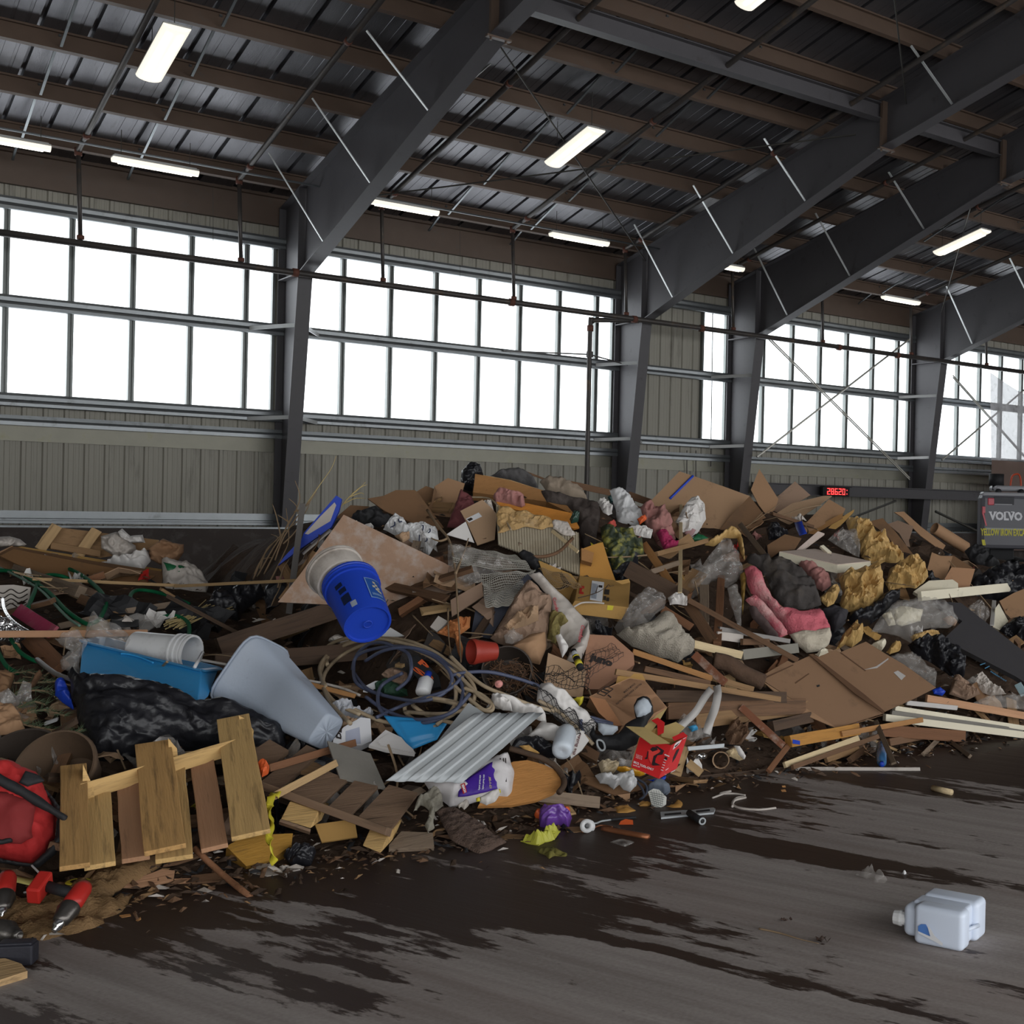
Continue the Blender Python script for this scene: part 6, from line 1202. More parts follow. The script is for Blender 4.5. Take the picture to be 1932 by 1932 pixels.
o, pl = sheet('blue_sticker', 'tiny blue sticker on the end of the yellow brown beam', 'sticker', K_blue, L_('598,902 640,910 640,932 598,925'), .003, .38, .6)
# flattened cardboard box
o, pl = sheet('flattened_box', 'big flattened brown cardboard box on the front right of the heap', 'flattened box', mat('flat_cardboard', sc(130, 100, 75), .8, 0, .06, 3, .08, 18, .06), L_('420,535 570,448 600,462 700,418 1125,748 855,838 440,570'), .01, .40, .35)
q = L_('690,412 850,388 870,400 1020,338 1150,418 1240,470 1424,602 1300,665 1130,740')
sheet('right_panel', '', '', mat('flat_cardboard', (0, 0, 0)), q, .008, .46, .35, parent=o)
sheet('fold_shadow_strip', '', '', mat('dim_cardboard', sc(88, 62, 42), .8), L_('690,410 735,428 1010,640 1132,742 1118,748 960,640'), .006, .56, .35, parent=o)  # dark sheet that paints in the shadow along the fold gap
sheet('lower_layer', '', '', B_card, L_('400,545 440,575 860,838 1060,780 1120,760 860,842 620,740'), .006, .34, .4, parent=o)
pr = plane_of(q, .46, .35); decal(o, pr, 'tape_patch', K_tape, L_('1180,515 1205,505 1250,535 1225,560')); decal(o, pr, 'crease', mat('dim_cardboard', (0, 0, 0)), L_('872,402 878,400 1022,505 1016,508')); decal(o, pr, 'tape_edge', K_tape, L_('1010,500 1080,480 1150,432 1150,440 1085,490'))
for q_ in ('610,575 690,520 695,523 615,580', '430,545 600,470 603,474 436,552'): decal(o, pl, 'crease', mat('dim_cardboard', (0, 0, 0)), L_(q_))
decal(o, pl, 'torn_hole', K_blackm, L_('735,590 752,585 755,595 740,600'), .003)
# small things along the lower right edge
a, b = T3(L_('1112,1045,.2')[0]), T3(L_('1108,935,.24')[0]); d = b - a; m_ = MB(); m_.lathe(a, d, [(0, 0), (0, .012), (.02, .013), (.04, .03), (d.length * .5, .034), (d.length * .6, .03), (d.length * .98, .033), (d.length, .03), (d.length, 0)], 18); t_ = tag(m_.build('water_bottle', mat('blue_clear_plastic', sc(70, 120, 170), .2, 0, .15, 8, .2, 20, spec=.7), None, True), 'small blue plastic water bottle standing upside down near the floor', 'bottle'); m_ = MB(); m_.lathe(a - d * .02, d, [(0, 0), (0, .016), (.03, .016), (.03, .0)], 14); m_.build('cap', K_blue, t_, True)
c = T3(L_('183,1022,.12')[0]); m_ = MB(); m_.lathe(c, -CF + CU * .15, [(0, .052), (0, .046), (-.08, .046), (-.08, .052), (0, .052)], 28); tag(m_.build('cardboard_ring', B_lite, None, True), 'open cardboard tube ring facing the camera near the floor', 'tube')
blob('spring_roll', 'crumpled piece of silver foil by the cardboard ring', 'foil', K_chrome, L_('10,995 60,980 105,990 100,1012 40,1015'), .02, .012, 20, .14, smooth=False, res=12)
pk('thin grey metal bar sticking out right of the red box', '0,955', '195,938', 8, K_steel, .3, .01, f=L_, name='metal_bar', cat='bar')
blob('wood_chip', 'pale wood and white card scrap right of the cardboard ring', 'scrap', W_pale, L_('215,970 265,940 310,990 325,1010 290,1025 230,1000'), .03, .01, 12, .12, smooth=False, res=12)
blob('white_card', 'narrow white card leaning right of the cardboard ring', 'card', K_paper, L_('258,938 292,940 328,1000 318,1018 285,990'), .02, .004, 9, .18, res=12)
blob('leaf_wad', 'dry curled brown leaves left of the dark round log', 'leaves', mat('dry_leaf', sc(110, 84, 64), .9, 0, .25, 8, .2), L_('205,880 240,800 270,790 300,830 340,800 345,870 300,930 230,930'), .05, .04, 14, .2, smooth=False)
ribbon('tape_streamer', 'wrinkled clear tape hanging over the long tan lath, right one', 'tape', K_tape, L_('160,590,.66 165,640,.66 150,720,.62 120,800,.56 100,870,.48'), .05, .5, .5)
ribbon('tape_streamer', 'wrinkled clear tape hanging over the long tan lath, left one', 'tape', K_tape, L_('130,610,.6 90,660,.6 40,740,.56 -20,800,.5 -60,840,.46'), .045, .5, .4)
blob('clear_bag', 'clear bag with a sky blue piece right of the red box', 'plastic bag', K_film2, G_('1650,640 1700,560 1760,600 1830,700 1860,740 1740,760 1660,720'), .05, .03, 10, .3)
blob('sky_blue_scrap', 'sky blue plastic scrap above the metal bar', 'plastic', K_sky, G_('1730,660 1790,645 1805,680 1760,700'), .02, .01, 12, .4, res=10)
# soft things on the right
blob('clear_film', 'bundle of clear stretch film hanging left of the pink carpet', 'film', K_film2, K_('640,900 700,800 790,690 830,640 900,730 960,830 970,890 920,960 850,1000 790,950 740,960 690,1030 590,1090 540,1030 560,980'), .1, .05, 9, .40)
blob('clear_film', 'strands of clear film hanging below the film bundle', 'film', K_film2, K_('860,1000 920,980 960,1100 960,1300 940,1440 930,1260 880,1120'), .05, .03, 11, .36)
blob('ochre_film', 'twisted brown and ochre film above the clear film bundle', 'film', P_paper, K_('690,690 780,640 850,590 920,570 960,620 985,740 985,800 950,740 930,640 850,640 760,700'), .05, .03, 10, .36)
blob('ochre_film', 'narrow ochre film strip hanging beside the film bundle', 'film', mat('ochre_strip', sc(140, 110, 50), .6), K_('955,900 1000,880 990,1010 970,1200 955,1000'), .03, .02, 10, .42)
o, pl = blob('woven_bag', 'pale woven mesh bag bulging in the middle right', 'woven bag', mat('woven_mesh_cloth', sc(168, 160, 146), .8, 0, .12, 5, .8, 110, .15, dcol=(.2, .17, .13)), K_('50,1340 250,1285 380,1195 470,1235 540,1370 622,1415 605,1470 500,1545 330,1495 160,1425'), .14, .03, 6, .4)
blob('film_top', '', '', K_film2, K_('90,1190 200,1060 250,1025 330,1040 405,1090 400,1150 330,1200 260,1280 110,1320'), .1, .04, 8, .44, parent=o)
blob('paper_wad', 'crumpled white paper wad on the dark thick board', 'paper', K_paper, K_('425,1075 480,1045 560,1080 565,1130 500,1120 440,1125'), .04, .03, 14, .44, smooth=False, res=16)
blob('blue_black_film', 'crumpled blue black film above the lettered box', 'film', K_black, E_('1020,1270 1080,1260 1180,1310 1170,1360 1090,1350 1030,1330'), .05, .03, 9, .36)
o, pl = blob('pink_carpet', 'folded pink carpet strip with a dirty white end', 'carpet', K_pink, K_('985,865 1040,850 1110,885 1145,1000 1190,1080 1260,1150 1400,1175 1530,1155 1590,1240 1620,1340 1600,1410 1540,1460 1440,1475 1340,1390 1240,1250 1120,1110 1030,1040 1000,960'), .10, .016, 8, .46, .55)
blob('white_end', '', '', mat('dirty_white_carpet', sc(186, 176, 158), .95, 0, .16, 6, .5, 60, .25, dcol=(.2, .17, .13)), K_('1310,1340 1400,1315 1500,1310 1605,1290 1620,1350 1600,1410 1540,1460 1440,1475 1370,1420'), .05, .008, 6, parent=o, pl=(pl[0] + pl[1] * .085, pl[1]))
blob('carpet_fold', '', '', K_pink, K_('990,1090 1050,1060 1120,1120 1240,1260 1300,1340 1240,1365 1150,1260 1050,1150'), .05, .01, 5, .44, parent=o)
blob('carpet_fold', '', '', mat('carpet_backing', sc(80, 66, 64), .95), K_('1010,1140 1060,1150 1180,1300 1240,1365 1150,1340 1040,1220'), .04, .01, 5, .42, parent=o)
blob('charcoal_cloth', 'dirty charcoal cloth draped over the pink carpet', 'cloth', K_char, K_('1000,780 1100,770 1210,790 1330,830 1410,890 1480,970 1545,1125 1480,1150 1380,1162 1270,1150 1200,1060 1140,920 1090,860 1010,820'), .10, .03, 8, .52, .5)
blob('rose_cloth', 'crumpled faded rose cloth under the foam board', 'cloth', K_rose, K_('1375,830 1430,815 1500,840 1605,920 1615,985 1550,1030 1500,1000 1460,930'), .08, .02, 8, .4)
blob('dark_roll', 'dark roll of felt right of the pink carpet end', 'roll', mat('dark_felt_roll', sc(52, 50, 54), .9, 0, .15, 6, .3), K_('1540,1165 1620,1140 1740,1180 1720,1260 1640,1330 1610,1290 1590,1220'), .1, .012, 5, .34)
blob('rubbish_bag', 'dark bag below the crumpled kraft paper', 'rubbish bag', K_black, M_('460,1380 600,1350 720,1240 880,1200 880,1260 740,1390 620,1480 500,1500 440,1440'), .1, .03, 7, .26)
o, pl = pbox('foam_board', 'thick cream foam board offcut with a pinkish face', 'foam board', K_foam, K_('1660,832,.62')[0], K_('1235,737,.56')[0], K_('1660,896,.58')[0], K_('1905,806,.42')[0])
p_ = pl('OAC'); sheet('pinkish_face', '', '', K_pinkfoam, K_('1240,735 1490,716 1905,806 1660,830'), .004, pl=(p_[0] + p_[1] * .004, p_[1]), parent=o)
sheet('foam_strip', 'pale pinkish foam strip leaning behind the foam board', 'foam strip', K_pinkfoam, K_('1365,722 1520,588 1568,605 1410,722'), .03, .36, .6)
# crumpled kraft paper
blob('kraft_paper', 'large sheet of crumpled brown kraft paper at upper right', 'paper', P_paper, M_('430,600 570,595 620,640 660,680 750,700 800,780 870,850 925,925 850,950 760,940 700,965 620,940 560,900 540,840 480,740'), .12, .05, 7, .36, .55, smooth=False, res=34)
blob('kraft_paper', 'crumpled brown kraft paper hanging below the foam board', 'paper', P_paper, M_('370,1080 440,1030 560,1010 690,960 740,1060 745,1210 690,1290 615,1372 540,1330 490,1365 400,1362 375,1290 400,1200'), .12, .05, 8, .42, .55, smooth=False, res=34)
blob('kraft_paper', 'crumpled brown kraft paper left of the small cardboard box', 'paper', P_paper, M_('760,1120 800,1000 870,960 1010,885 1060,960 1125,1060 1080,1120 1010,1165 900,1150 800,1190'), .11, .05, 8, .40, .55, smooth=False, res=30)
blob('kraft_paper', 'small wad of brown kraft paper above the pink carpet end', 'paper', P_paper, M_('200,1250 330,1130 380,1180 330,1290 270,1320'), .05, .03, 10, .4, smooth=False, res=16)
blob('kraft_paper', 'ochre kraft scraps under the clear bag at right', 'paper', P_paper, M_('970,1570 1080,1530 1210,1520 1230,1570 1100,1600 1000,1620'), .04, .02, 10, .3, smooth=False, res=16)
blob('kraft_paper', 'twisted kraft paper behind the flattened box', 'paper', P_paper, M_('340,1690 400,1560 510,1450 530,1500 580,1540 560,1600 480,1660 420,1640'), .07, .05, 9, .36, smooth=False, res=22)
blob('kraft_paper', 'small kraft paper wad right of the flattened box top', 'paper', P_paper, M_('770,1700 820,1630 900,1640 880,1690 800,1720'), .04, .03, 12, .3, smooth=False, res=14)
blob('foam_chunk', 'white foam chunk behind the flattened box corner', 'foam', K_foam, M_('640,1640 740,1595 768,1630 730,1690 690,1670'), .06, .01, 10, .34, smooth=False, res=14)
blob('foam_chunk', 'white foam chunk between carpet and flattened box', 'foam', K_foam, M_('170,1720 220,1680 285,1700 200,1740'), .05, .01, 10, .4, smooth=False, res=12)
# crest boxes
o, pl = sheet('cardboard_box', 'biggest brown cardboard box leaning on the crest before the columns', 'box', mat('clean_cardboard', sc(160, 128, 98), .8, 0, .06, 3, .06, 18, .06), K_('510,152 640,195 860,272 1022,332 880,480 765,630 560,560 420,520 295,372'), .03, .42, .6)
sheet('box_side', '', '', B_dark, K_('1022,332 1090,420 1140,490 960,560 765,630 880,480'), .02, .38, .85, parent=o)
straps(o, pl, ['%f,%f %f,%f' % (*K_('440,352')[0], *K_('610,185')[0])], K_blue, .012, .004, 'blue_tape')
sheet('cardboard_flap', 'triangular cardboard flap rising right of the biggest box', 'cardboard', B_card, K_('1030,285 1092,135 1232,355 1205,430 1150,480 1090,400'), .012, .30, .6)
sheet('cardboard_sheet', 'dark arched cardboard behind the long flat sheets', 'cardboard', B_grey, K_('1190,470 1220,340 1352,225 1465,325 1350,390 1260,470'), .012, .26, .6)
o, pl = sheet('cardboard_sheet', 'long flat cardboard sheet slanting up to the number display', 'cardboard', B_lite, K_('965,620 1330,385 1560,330 1620,330 1520,400 1340,520 1180,600 980,680'), .012, .34, .5)
o, pl = sheet('cardboard_box', 'long slim cardboard box below the slanting sheet', 'box', B_card, K_('1270,600 1440,520 1600,355 1720,425 1700,465 1560,540 1420,600 1290,660'), .02, .36, .5)
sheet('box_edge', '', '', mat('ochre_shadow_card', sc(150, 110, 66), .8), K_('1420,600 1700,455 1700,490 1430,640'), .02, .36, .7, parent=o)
ribbon('blue_tape', 'blue tape wrapped on the long slim cardboard box', 'tape', K_blue, K_('1375,520,.48 1388,560,.48 1412,612,.46'), .07, .4, .3)
sheet('cardboard_strip', 'narrow ochre cardboard strip right of the slim box', 'cardboard', B_kraft, K_('1575,585 1640,520 1785,428 1780,450 1690,540 1590,615'), .02, .34, .5)
blob('rubbish_bag', 'black bag scrap under the long cardboard sheets', 'rubbish bag', K_black, K_('1140,560 1220,540 1260,590 1310,600 1230,650 1160,650'), .06, .03, 10, .36)
sheet('cardboard_sheet', 'curved brown cardboard below the black bag scrap', 'cardboard', B_dark, K_('1160,800 1150,690 1280,610 1400,640 1350,720 1240,735'), .012, .28, .6)
blob('clear_bag', 'grey clear bag between slim box and kraft paper', 'plastic bag', K_film2, K_('1590,650 1680,580 1800,600 1830,700 1820,780 1700,720'), .06, .03, 9, .26)
sheet('foam_sliver', 'white foam edge above the foam board', 'foam', K_foam, K_('1535,695 1560,688 1620,740 1590,745'), .03, .36, .5)
# far right
sheet('cardboard_sheet', 'dark brown cardboard panel behind the kraft paper at right', 'cardboard', B_dark, M_('620,600 740,570 860,700 1000,880 900,900 780,720'), .02, .2, .6)
sheet('cardboard_sheet', 'tall brown cardboard panel leaning left of the cardboard tube', 'cardboard', B_grey, M_('780,620 870,590 1000,640 960,760 985,880 880,700'), .012, .22, .6)
sheet('cardboard_sheet', 'long curled brown panel beside the cardboard tube', 'cardboard', B_card, M_('838,520 920,515 1060,640 1270,800 1240,850 1060,720 900,560'), .015, .28, .6)
a, b = T3(M_('1175,655,.36')[0]), T3(M_('1440,820,.30')[0]); d = b - a; m_ = MB(); L0 = d.length; m_.lathe(a, d, [(0, .062), (L0, .062), (L0, .056), (0, .056), (0, .062)], 30); o = tag(m_.build('cardboard_tube', B_card, None, True), 'thick brown cardboard tube with its open end facing left', 'tube'); o.modifiers.new('e', 'EDGE_SPLIT')
o, pl = pbox('cardboard_box', 'small brown cardboard box at right, beside the white foam', 'box', B_dark, M_('1320,1000,.50')[0], M_('1105,1060,.44')[0], M_('1160,865,.36')[0], M_('1520,1000,.38')[0]) if False else sheet('cardboard_box', 'small brown cardboard box at right, beside the white foam', 'box', B_card, M_('1100,1062 1155,858 1230,890 1330,890 1300,1000 1250,1085 1130,1090'), .12, .34, .7)
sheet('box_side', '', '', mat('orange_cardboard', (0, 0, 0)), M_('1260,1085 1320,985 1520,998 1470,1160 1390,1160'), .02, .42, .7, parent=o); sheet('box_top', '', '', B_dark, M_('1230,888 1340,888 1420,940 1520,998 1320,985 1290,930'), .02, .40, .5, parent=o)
sheet('foam_sheet', 'white rounded foam sheet below the small cardboard box', 'foam sheet', K_foam, M_('1000,1190 1130,1098 1330,1088 1375,1120 1380,1182 1060,1228'), .04, .38, .5)
pk('long white board pointing to the right edge', '1050,1230', '2000,1135', 17, K_foam, .44, .04, f=M_, name='white_board', cat='board')
blob('clear_bag', 'clear plastic bag full of white foam, right of the kraft paper', 'plastic bag', K_film, M_('720,1400 820,1300 1060,1260 1220,1280 1320,1350 1378,1430 1310,1492 1130,1500 1000,1530 985,1632 880,1570 760,1540 640,1530'), .1, .04, 7, .40)
blob('foam_piece', 'creamy foam piece inside the clear plastic bag', 'foam', K_foam, M_('800,1340 880,1310 1080,1340 1060,1440 900,1480 850,1460'), .05, .01, 6, .34, smooth=False, res=14)
blob('foam_piece', 'smaller creamy foam piece at the left of the clear bag', 'foam', K_foam, M_('735,1390 800,1350 850,1470 790,1480'), .04, .01, 6, .34, smooth=False, res=12)
o, pl = sheet('black_foam_board', 'large black foam board with light blue print leaning at right', 'foam board', K_blackfoam, M_('1165,1270 1400,1285 1990,1740 1990,1990 1860,1905 1250,1592 1412,1440'), .05, .38, .4)
K_lb = mat('light_blue_print', sc(70, 120, 150), .7)
for q_ in ('1560,1805 1605,1790 1608,1796 1565,1812', '1600,1835 1640,1815 1643,1822 1605,1842'): decal(o, pl, 'print', K_lb, M_(q_))
ptext(o, pl, 'insulation board', M_('1648,1868')[0], M_('1780,1950')[0], M_('1655,1855')[0], K_lb, .02)
blob('rubbish_bag', 'shiny black rubbish bag below the black foam board', 'rubbish bag', K_black, M_('950,1640 1040,1600 1150,1585 1280,1640 1340,1670 1435,1800 1420,1940 1300,1900 1150,1790 1000,1720'), .12, .05, 8, .30)
blob('rubbish_bag', 'big black rubbish bag behind the long white board', 'rubbish bag', K_black, M_('1420,1240 1480,1120 1600,1040 1800,960 2000,1020 2000,1250 1750,1260 1500,1290'), .14, .05, 6, .24)
blob('rubbish_bag', 'black bag at the right edge under the black foam board', 'rubbish bag', K_black, M_('1720,1520 1850,1420 2000,1420 2000,1640 1850,1600'), .1, .04, 8, .28)
blob('clear_film', 'clear film lying over the right corner of the flattened box', 'film', K_film, L_('1150,430 1270,405 1400,500 1430,525 1420,600 1300,520'), .05, .03, 8, .52)
blob('clear_film', 'crinkled clear film over the salmon board at right edge', 'film', K_film, L_('1640,690 1760,650 1990,640 1990,740 1850,720 1700,720'), .06, .04, 9, .34)
blob('clear_film', 'clear film bundle above the black foam board', 'film', K_film2, M_('1450,1340 1520,1290 1600,1310 1640,1400 1600,1450 1500,1400'), .06, .03, 10, .36)
pk('upright grey film strip above the black foam board', '1680,1270', '1660,1480', 8, K_tape, .36, .01, f=M_, name='film_strip', cat='film')
sheet('foam_offcut', 'grey and yellow foam offcut standing above the black board', 'foam', K_foam, M_('1690,1330 1720,1290 1800,1440 1730,1515 1670,1490'), .04, .34, .6)
sheet('cardboard_sheet', 'brown board with white block at the right edge', 'board', B_card, M_('1725,1270 1850,1200 2000,1140 2000,1380 1800,1420'), .02, .28, .6)
blob('tape_roll', 'black hose coil end beside the cardboard tube', 'hose', K_blackm, M_('1430,850 1500,800 1560,810 1620,860 1730,970 1640,980 1540,960 1480,930'), .07, .02, 9, .26)
blob('cardboard_scrap', 'torn brown cardboard under the black rubbish bag', 'cardboard', B_grey, L_('1500,640 1530,530 1600,560 1680,640 1600,675'), .04, .02, 9, .24, smooth=False)
blob('white_scrap', 'white rubble at the foot of the black foam board', 'rubble lump', K_dirty, L_('1600,560 1680,520 1760,600 1830,640 1740,650 1660,620'), .05, .03, 12, .16, smooth=False)
blob('blue_scrap', 'small royal blue packet by the flattened box corner', 'packet', K_blue, L_('1400,615 1440,600 1480,625 1460,650 1410,640'), .02, .01, 14, .3, res=12)
pk('pale bluish cup edge cut by the right edge', '1895,580', '1930,640', 14, mat('pale_bluish_plastic', sc(170, 196, 204), .4), .3, .02, f=L_, name='plastic_cup', cat='cup')
# board just right of the plywood hinge line
blob('ring_of_card', 'round brown hat shaped card by the clear bag', 'card', B_grey, M_('1240,1420 1300,1390 1370,1440 1350,1480 1290,1470'), .03, .01, 9, .38, res=14)
# ================================================================ number display, torn sheet, excavator
M_led = bpy.data.materials.new('red_led'); M_led.use_nodes = True; b_ = M_led.node_tree.nodes['Principled BSDF']; b_.inputs['Base Color'].default_value = (.8, .03, .02, 1); b_.inputs['Emission Color'].default_value = (1, .03, .03, 1); b_.inputs['Emission Strength'].default_value = 5
def led():
    y = 22.0; a, b = onY(1553, 918, y), onY(1603, 938, y); x0, x1 = a.x, b.x; z1, z0 = a.z + .0, a.z - .22; o = empty('number_display', ((x0 + x1) / 2, y, z0), 'red lit number display reading 28620 on the channel beam', 'display')
    m_ = MB(); m_.mm((x0, y, z0), (x1, y + .1, z1)); m_.build('housing', K_blackm, o, bevel=.01)
    m_ = MB(); m_.mm((x0 - .01, y - .06, z1 - .005), (x1 + .01, y + .1, z1 + .01)); m_.build('visor', K_blackm, o)
    m_ = MB(); m_.mm((x0 + .3, y + .1, z0 + .05), (x0 + .5, y + .26, z1 - .05)); m_.build('bracket', M_rod, o)
    seg = {'2': 'abged', '8': 'abcdefg', '6': 'afgedc', '0': 'abcdef'}; W_, H_, t = .105, .15, .016; xs = x0 + .14
    for k, ch in enumerate('28620'):
        m_ = MB(); X = xs + k * .125; Z = z0 + .035; W2 = .085
        R = {'a': (X, Z + H_ - t, X + W2, Z + H_), 'd': (X, Z, X + W2, Z + t), 'g': (X, Z + H_ / 2 - t / 2, X + W2, Z + H_ / 2 + t / 2), 'f': (X, Z + H_ / 2, X + t, Z + H_), 'e': (X, Z, X + t, Z + H_ / 2), 'b': (X + W2 - t, Z + H_ / 2, X + W2, Z + H_), 'c': (X + W2 - t, Z, X + W2, Z + H_ / 2)}
        for s_ in seg[ch]: q = R[s_]; m_.mm((q[0], y - .006, q[1]), (q[2], y - .001, q[3]))
        m_.build('lit_digit', M_led, o)
    for z in (.05, .14): m_ = MB(); X = xs + .64; m_.mm((X, y - .006, z0 + z), (X + .02, y - .001, z0 + z + .02)); m_.build('lit_dot', M_led, o)
led()
M_sheet = mat('torn_plastic_curtain', sc(196, 196, 200), .35, 0, .25, 3, .4, 8, .35, dcol=(.2, .18, .17), alpha=.82, ridge=.6, rscale=2)
def curtain():
    y = 22.0; q = [onY(1868, 702, y), onY(2010, 778, y), onY(2010, 872, y), onY(1872, 868, y)]
    o, _ = 0, 0; vs = []; n_, m2 = 30, 20
    for s_ in (0, 1):
        for j in range(m2 + 1):
            for i in range(n_ + 1):
                u, v = i / n_, j / m2; p = (q[0] * (1 - u) + q[1] * u) * (1 - v) + (q[3] * (1 - u) + q[2] * u) * v
                a = atan2(v + .05, u + .05); p = p + V((0, -.08 * sin(a * 16) * (u + v) * .6 - s_ * .004, -.12 * sin(pi * u) * (1 - v))); vs.append(p)
    w_ = n_ + 1; k = w_ * (m2 + 1); mb = MB(); mb.add(vs, [(j * w_ + i, j * w_ + i + 1, (j + 1) * w_ + i + 1, (j + 1) * w_ + i) for j in range(m2) for i in range(n_)]); mb.f = mb.f; o = mb.build('plastic_curtain', M_sheet, None, True); tag(o, 'torn cloudy plastic sheet hanging over the rightmost window', 'plastic sheet')
    b = MB(); b.mm((onY(1872, 868, y).x, y, .6), (onY(1872, 868, y).x + 3, y + .02, onY(1872, 868, y).z)); tag(b.build('plywood_board', mat('brown_grey_board', sc(116, 98, 90), .8, 0, .1, 3, .1)), 'plain brown grey board behind the excavator below the torn sheet', 'board')
curtain()
def excavator():
    D = 27.0; s_ = D / FPX; c0 = P(1850, 985, D); rt_ = (CR - V((0, 0, CR.z))).normalized(); fw = V((CF.x, CF.y, 0)).normalized(); up = V((0, 0, 1))
    base = V((c0.x, c0.y, 0)) + rt_ * (48 * s_); o = empty('excavator', base, 'dark grey excavator seen from behind at the right edge', 'excavator')
    R3 = Matrix((rt_, fw, up)).transposed(); hw = 48 * s_; z0 = P(1890, 1036, D).z; z1 = P(1890, 933, D).z
    M_gr = mat('excavator_charcoal', sc(98, 98, 104), .4, 0, .06, 4, .02); M_lg = mat('excavator_light_grey', sc(160, 160, 164), .4, 0, .05)
    def slab(name, mt, u0, u1, v0, v1, za, zb, bv=.02, par=None):
        m_ = MB(); m_.box(base + rt_ * ((u0 + u1) / 2) + fw * ((v0 + v1) / 2) + up * ((za + zb) / 2), u1 - u0, v1 - v0, zb - za, R3); return m_.build(name, mt, par or o, bevel=bv)
    cw = slab('counterweight', M_gr, -hw, hw, 0, .5, z0, z1, .09)
    slab('upper_trim', M_lg, -hw * .95, hw * .98, .02, .4, z1 - .05, z1 + .05, .04); slab('hood', M_lg, -hw * .42, hw * .95, .1, .9, z1 + .08, z1 + .2, .05)
    slab('hood_recess', mat('excavator_black', sc(52, 52, 58), .5), -hw * .5, hw * .3, -.012, .02, z1 - .22, z1 - .05, .01, cw)
    slab('trim_line', M_lg, -hw * .48, hw * .22, -.02, .0, z1 - .225, z1 - .205, .002, cw)
    slab('lower_band', M_lg, -hw * .8, hw, -.006, .02, z0 + .42, z0 + .46, .002, cw)
    slab('body', M_gr, -hw * .45, hw * .95, .5, 2.2, z0, z1 - .1, .05)
    slab('tail_light', mat('red_lens', sc(200, 70, 84), .3), -hw * .74, -hw * .48, -.015, .02, z1 - .24, z1 - .08, .02)
    slab('side_reflector', mat('red_lens', (0, 0, 0)), -hw * .95, -hw * .82, -.01, .05, z1 - .42, z1 - .27, .01); m_ = MB(); q = lambda u, z: base + rt_ * (u * hw) - fw * .012 + up * z
    m_.prism([q(-.95, z0 + .78), q(-.88, z0 + .78), q(-.74, z0 + .5), q(-.8, z0 + .5)], fw * .02); m_.build('red_stripe', mat('red_lens', (0, 0, 0)), o)
    m_ = MB(); p = base + rt_ * (-hw * .28) + fw * .4 + up * (z1 + .1); m_.tube([p, p + up * .1], .09, 16); m_.tube([p + up * .1, p + up * .36], .165, 20); m_.build('exhaust', K_blackm, o, True)
    for u in (-.3, .6): m_ = MB(); p = base + rt_ * (hw * u) + fw * .06 + up * (z1 + .06); m_.tube([p, p + fw * .1], .07, 12); m_.build('hinge', K_blackm, o, True)
    m_ = MB(); p = base + fw * 1.2 + up * (z1 + .15); m_.tube(spline([p + rt_ * (hw * .55), p + rt_ * (hw * .6) + up * .25, p + rt_ * (hw * .72) + up * .33, p + rt_ * (hw * .9) + up * .33, p + rt_ * (hw * .98) + up * .2, p + rt_ * hw], 5), .022, 8); m_.build('handrail', mat('orange_rail', sc(190, 70, 34), .5), o, True)
    for u in (-1, 1):
        m_ = MB(); ring = [base + rt_ * (u * hw * .78 - .22) + fw * (1 + a_) + up * b_ for a_, b_ in [(-1.3, .3), (-1.2, .08), (-1, .0), (1.2, 0), (1.4, .1), (1.5, .32), (1.4, .55), (1.2, .62), (-1, .62), (-1.2, .54)]]; m_.prism(ring, rt_ * .44); m_.build('track', K_blackm, o, bevel=.03)
    slab('undercarriage', K_blackm, -hw * .5, hw * .5, .4, 1.8, .25, z0, .03)
    fp = (base - fw * .004, -fw)
    M_sil = mat('silver_letters', sc(206, 206, 210), .4, .1, .03); M_yl = mat('yellow_letters', sc(206, 198, 60), .5)
    ptext(cw, fp, 'VOLVO', (1866, 980), (1929, 981.5), (1866, 965), M_sil, .05, .004, 'lettering'); ptext(cw, fp, 'YELLOW IRON EXCAV', (1850, 1009.5), (1940, 1011), (1850, 996.5), M_yl, .035, .004, 'lettering')
    # slab serifs of the maker's letters
    for x, y in ((1866.5, 966), (1876, 966), (1885.5, 980), (1898, 966), (1908.5, 966)): decal(cw, fp, 'serif', M_sil, X_('%f,%f %f,%f %f,%f %f,%f' % (x - 1, y - .9, x + 5, y - .9, x + 5, y + .8, x - 1, y + .8)), .006)
    decal(cw, fp, 'yellow_sticker', M_yl, X_('1852,1018 1858,1018 1860,1029 1854,1029'), .004)
excavator()
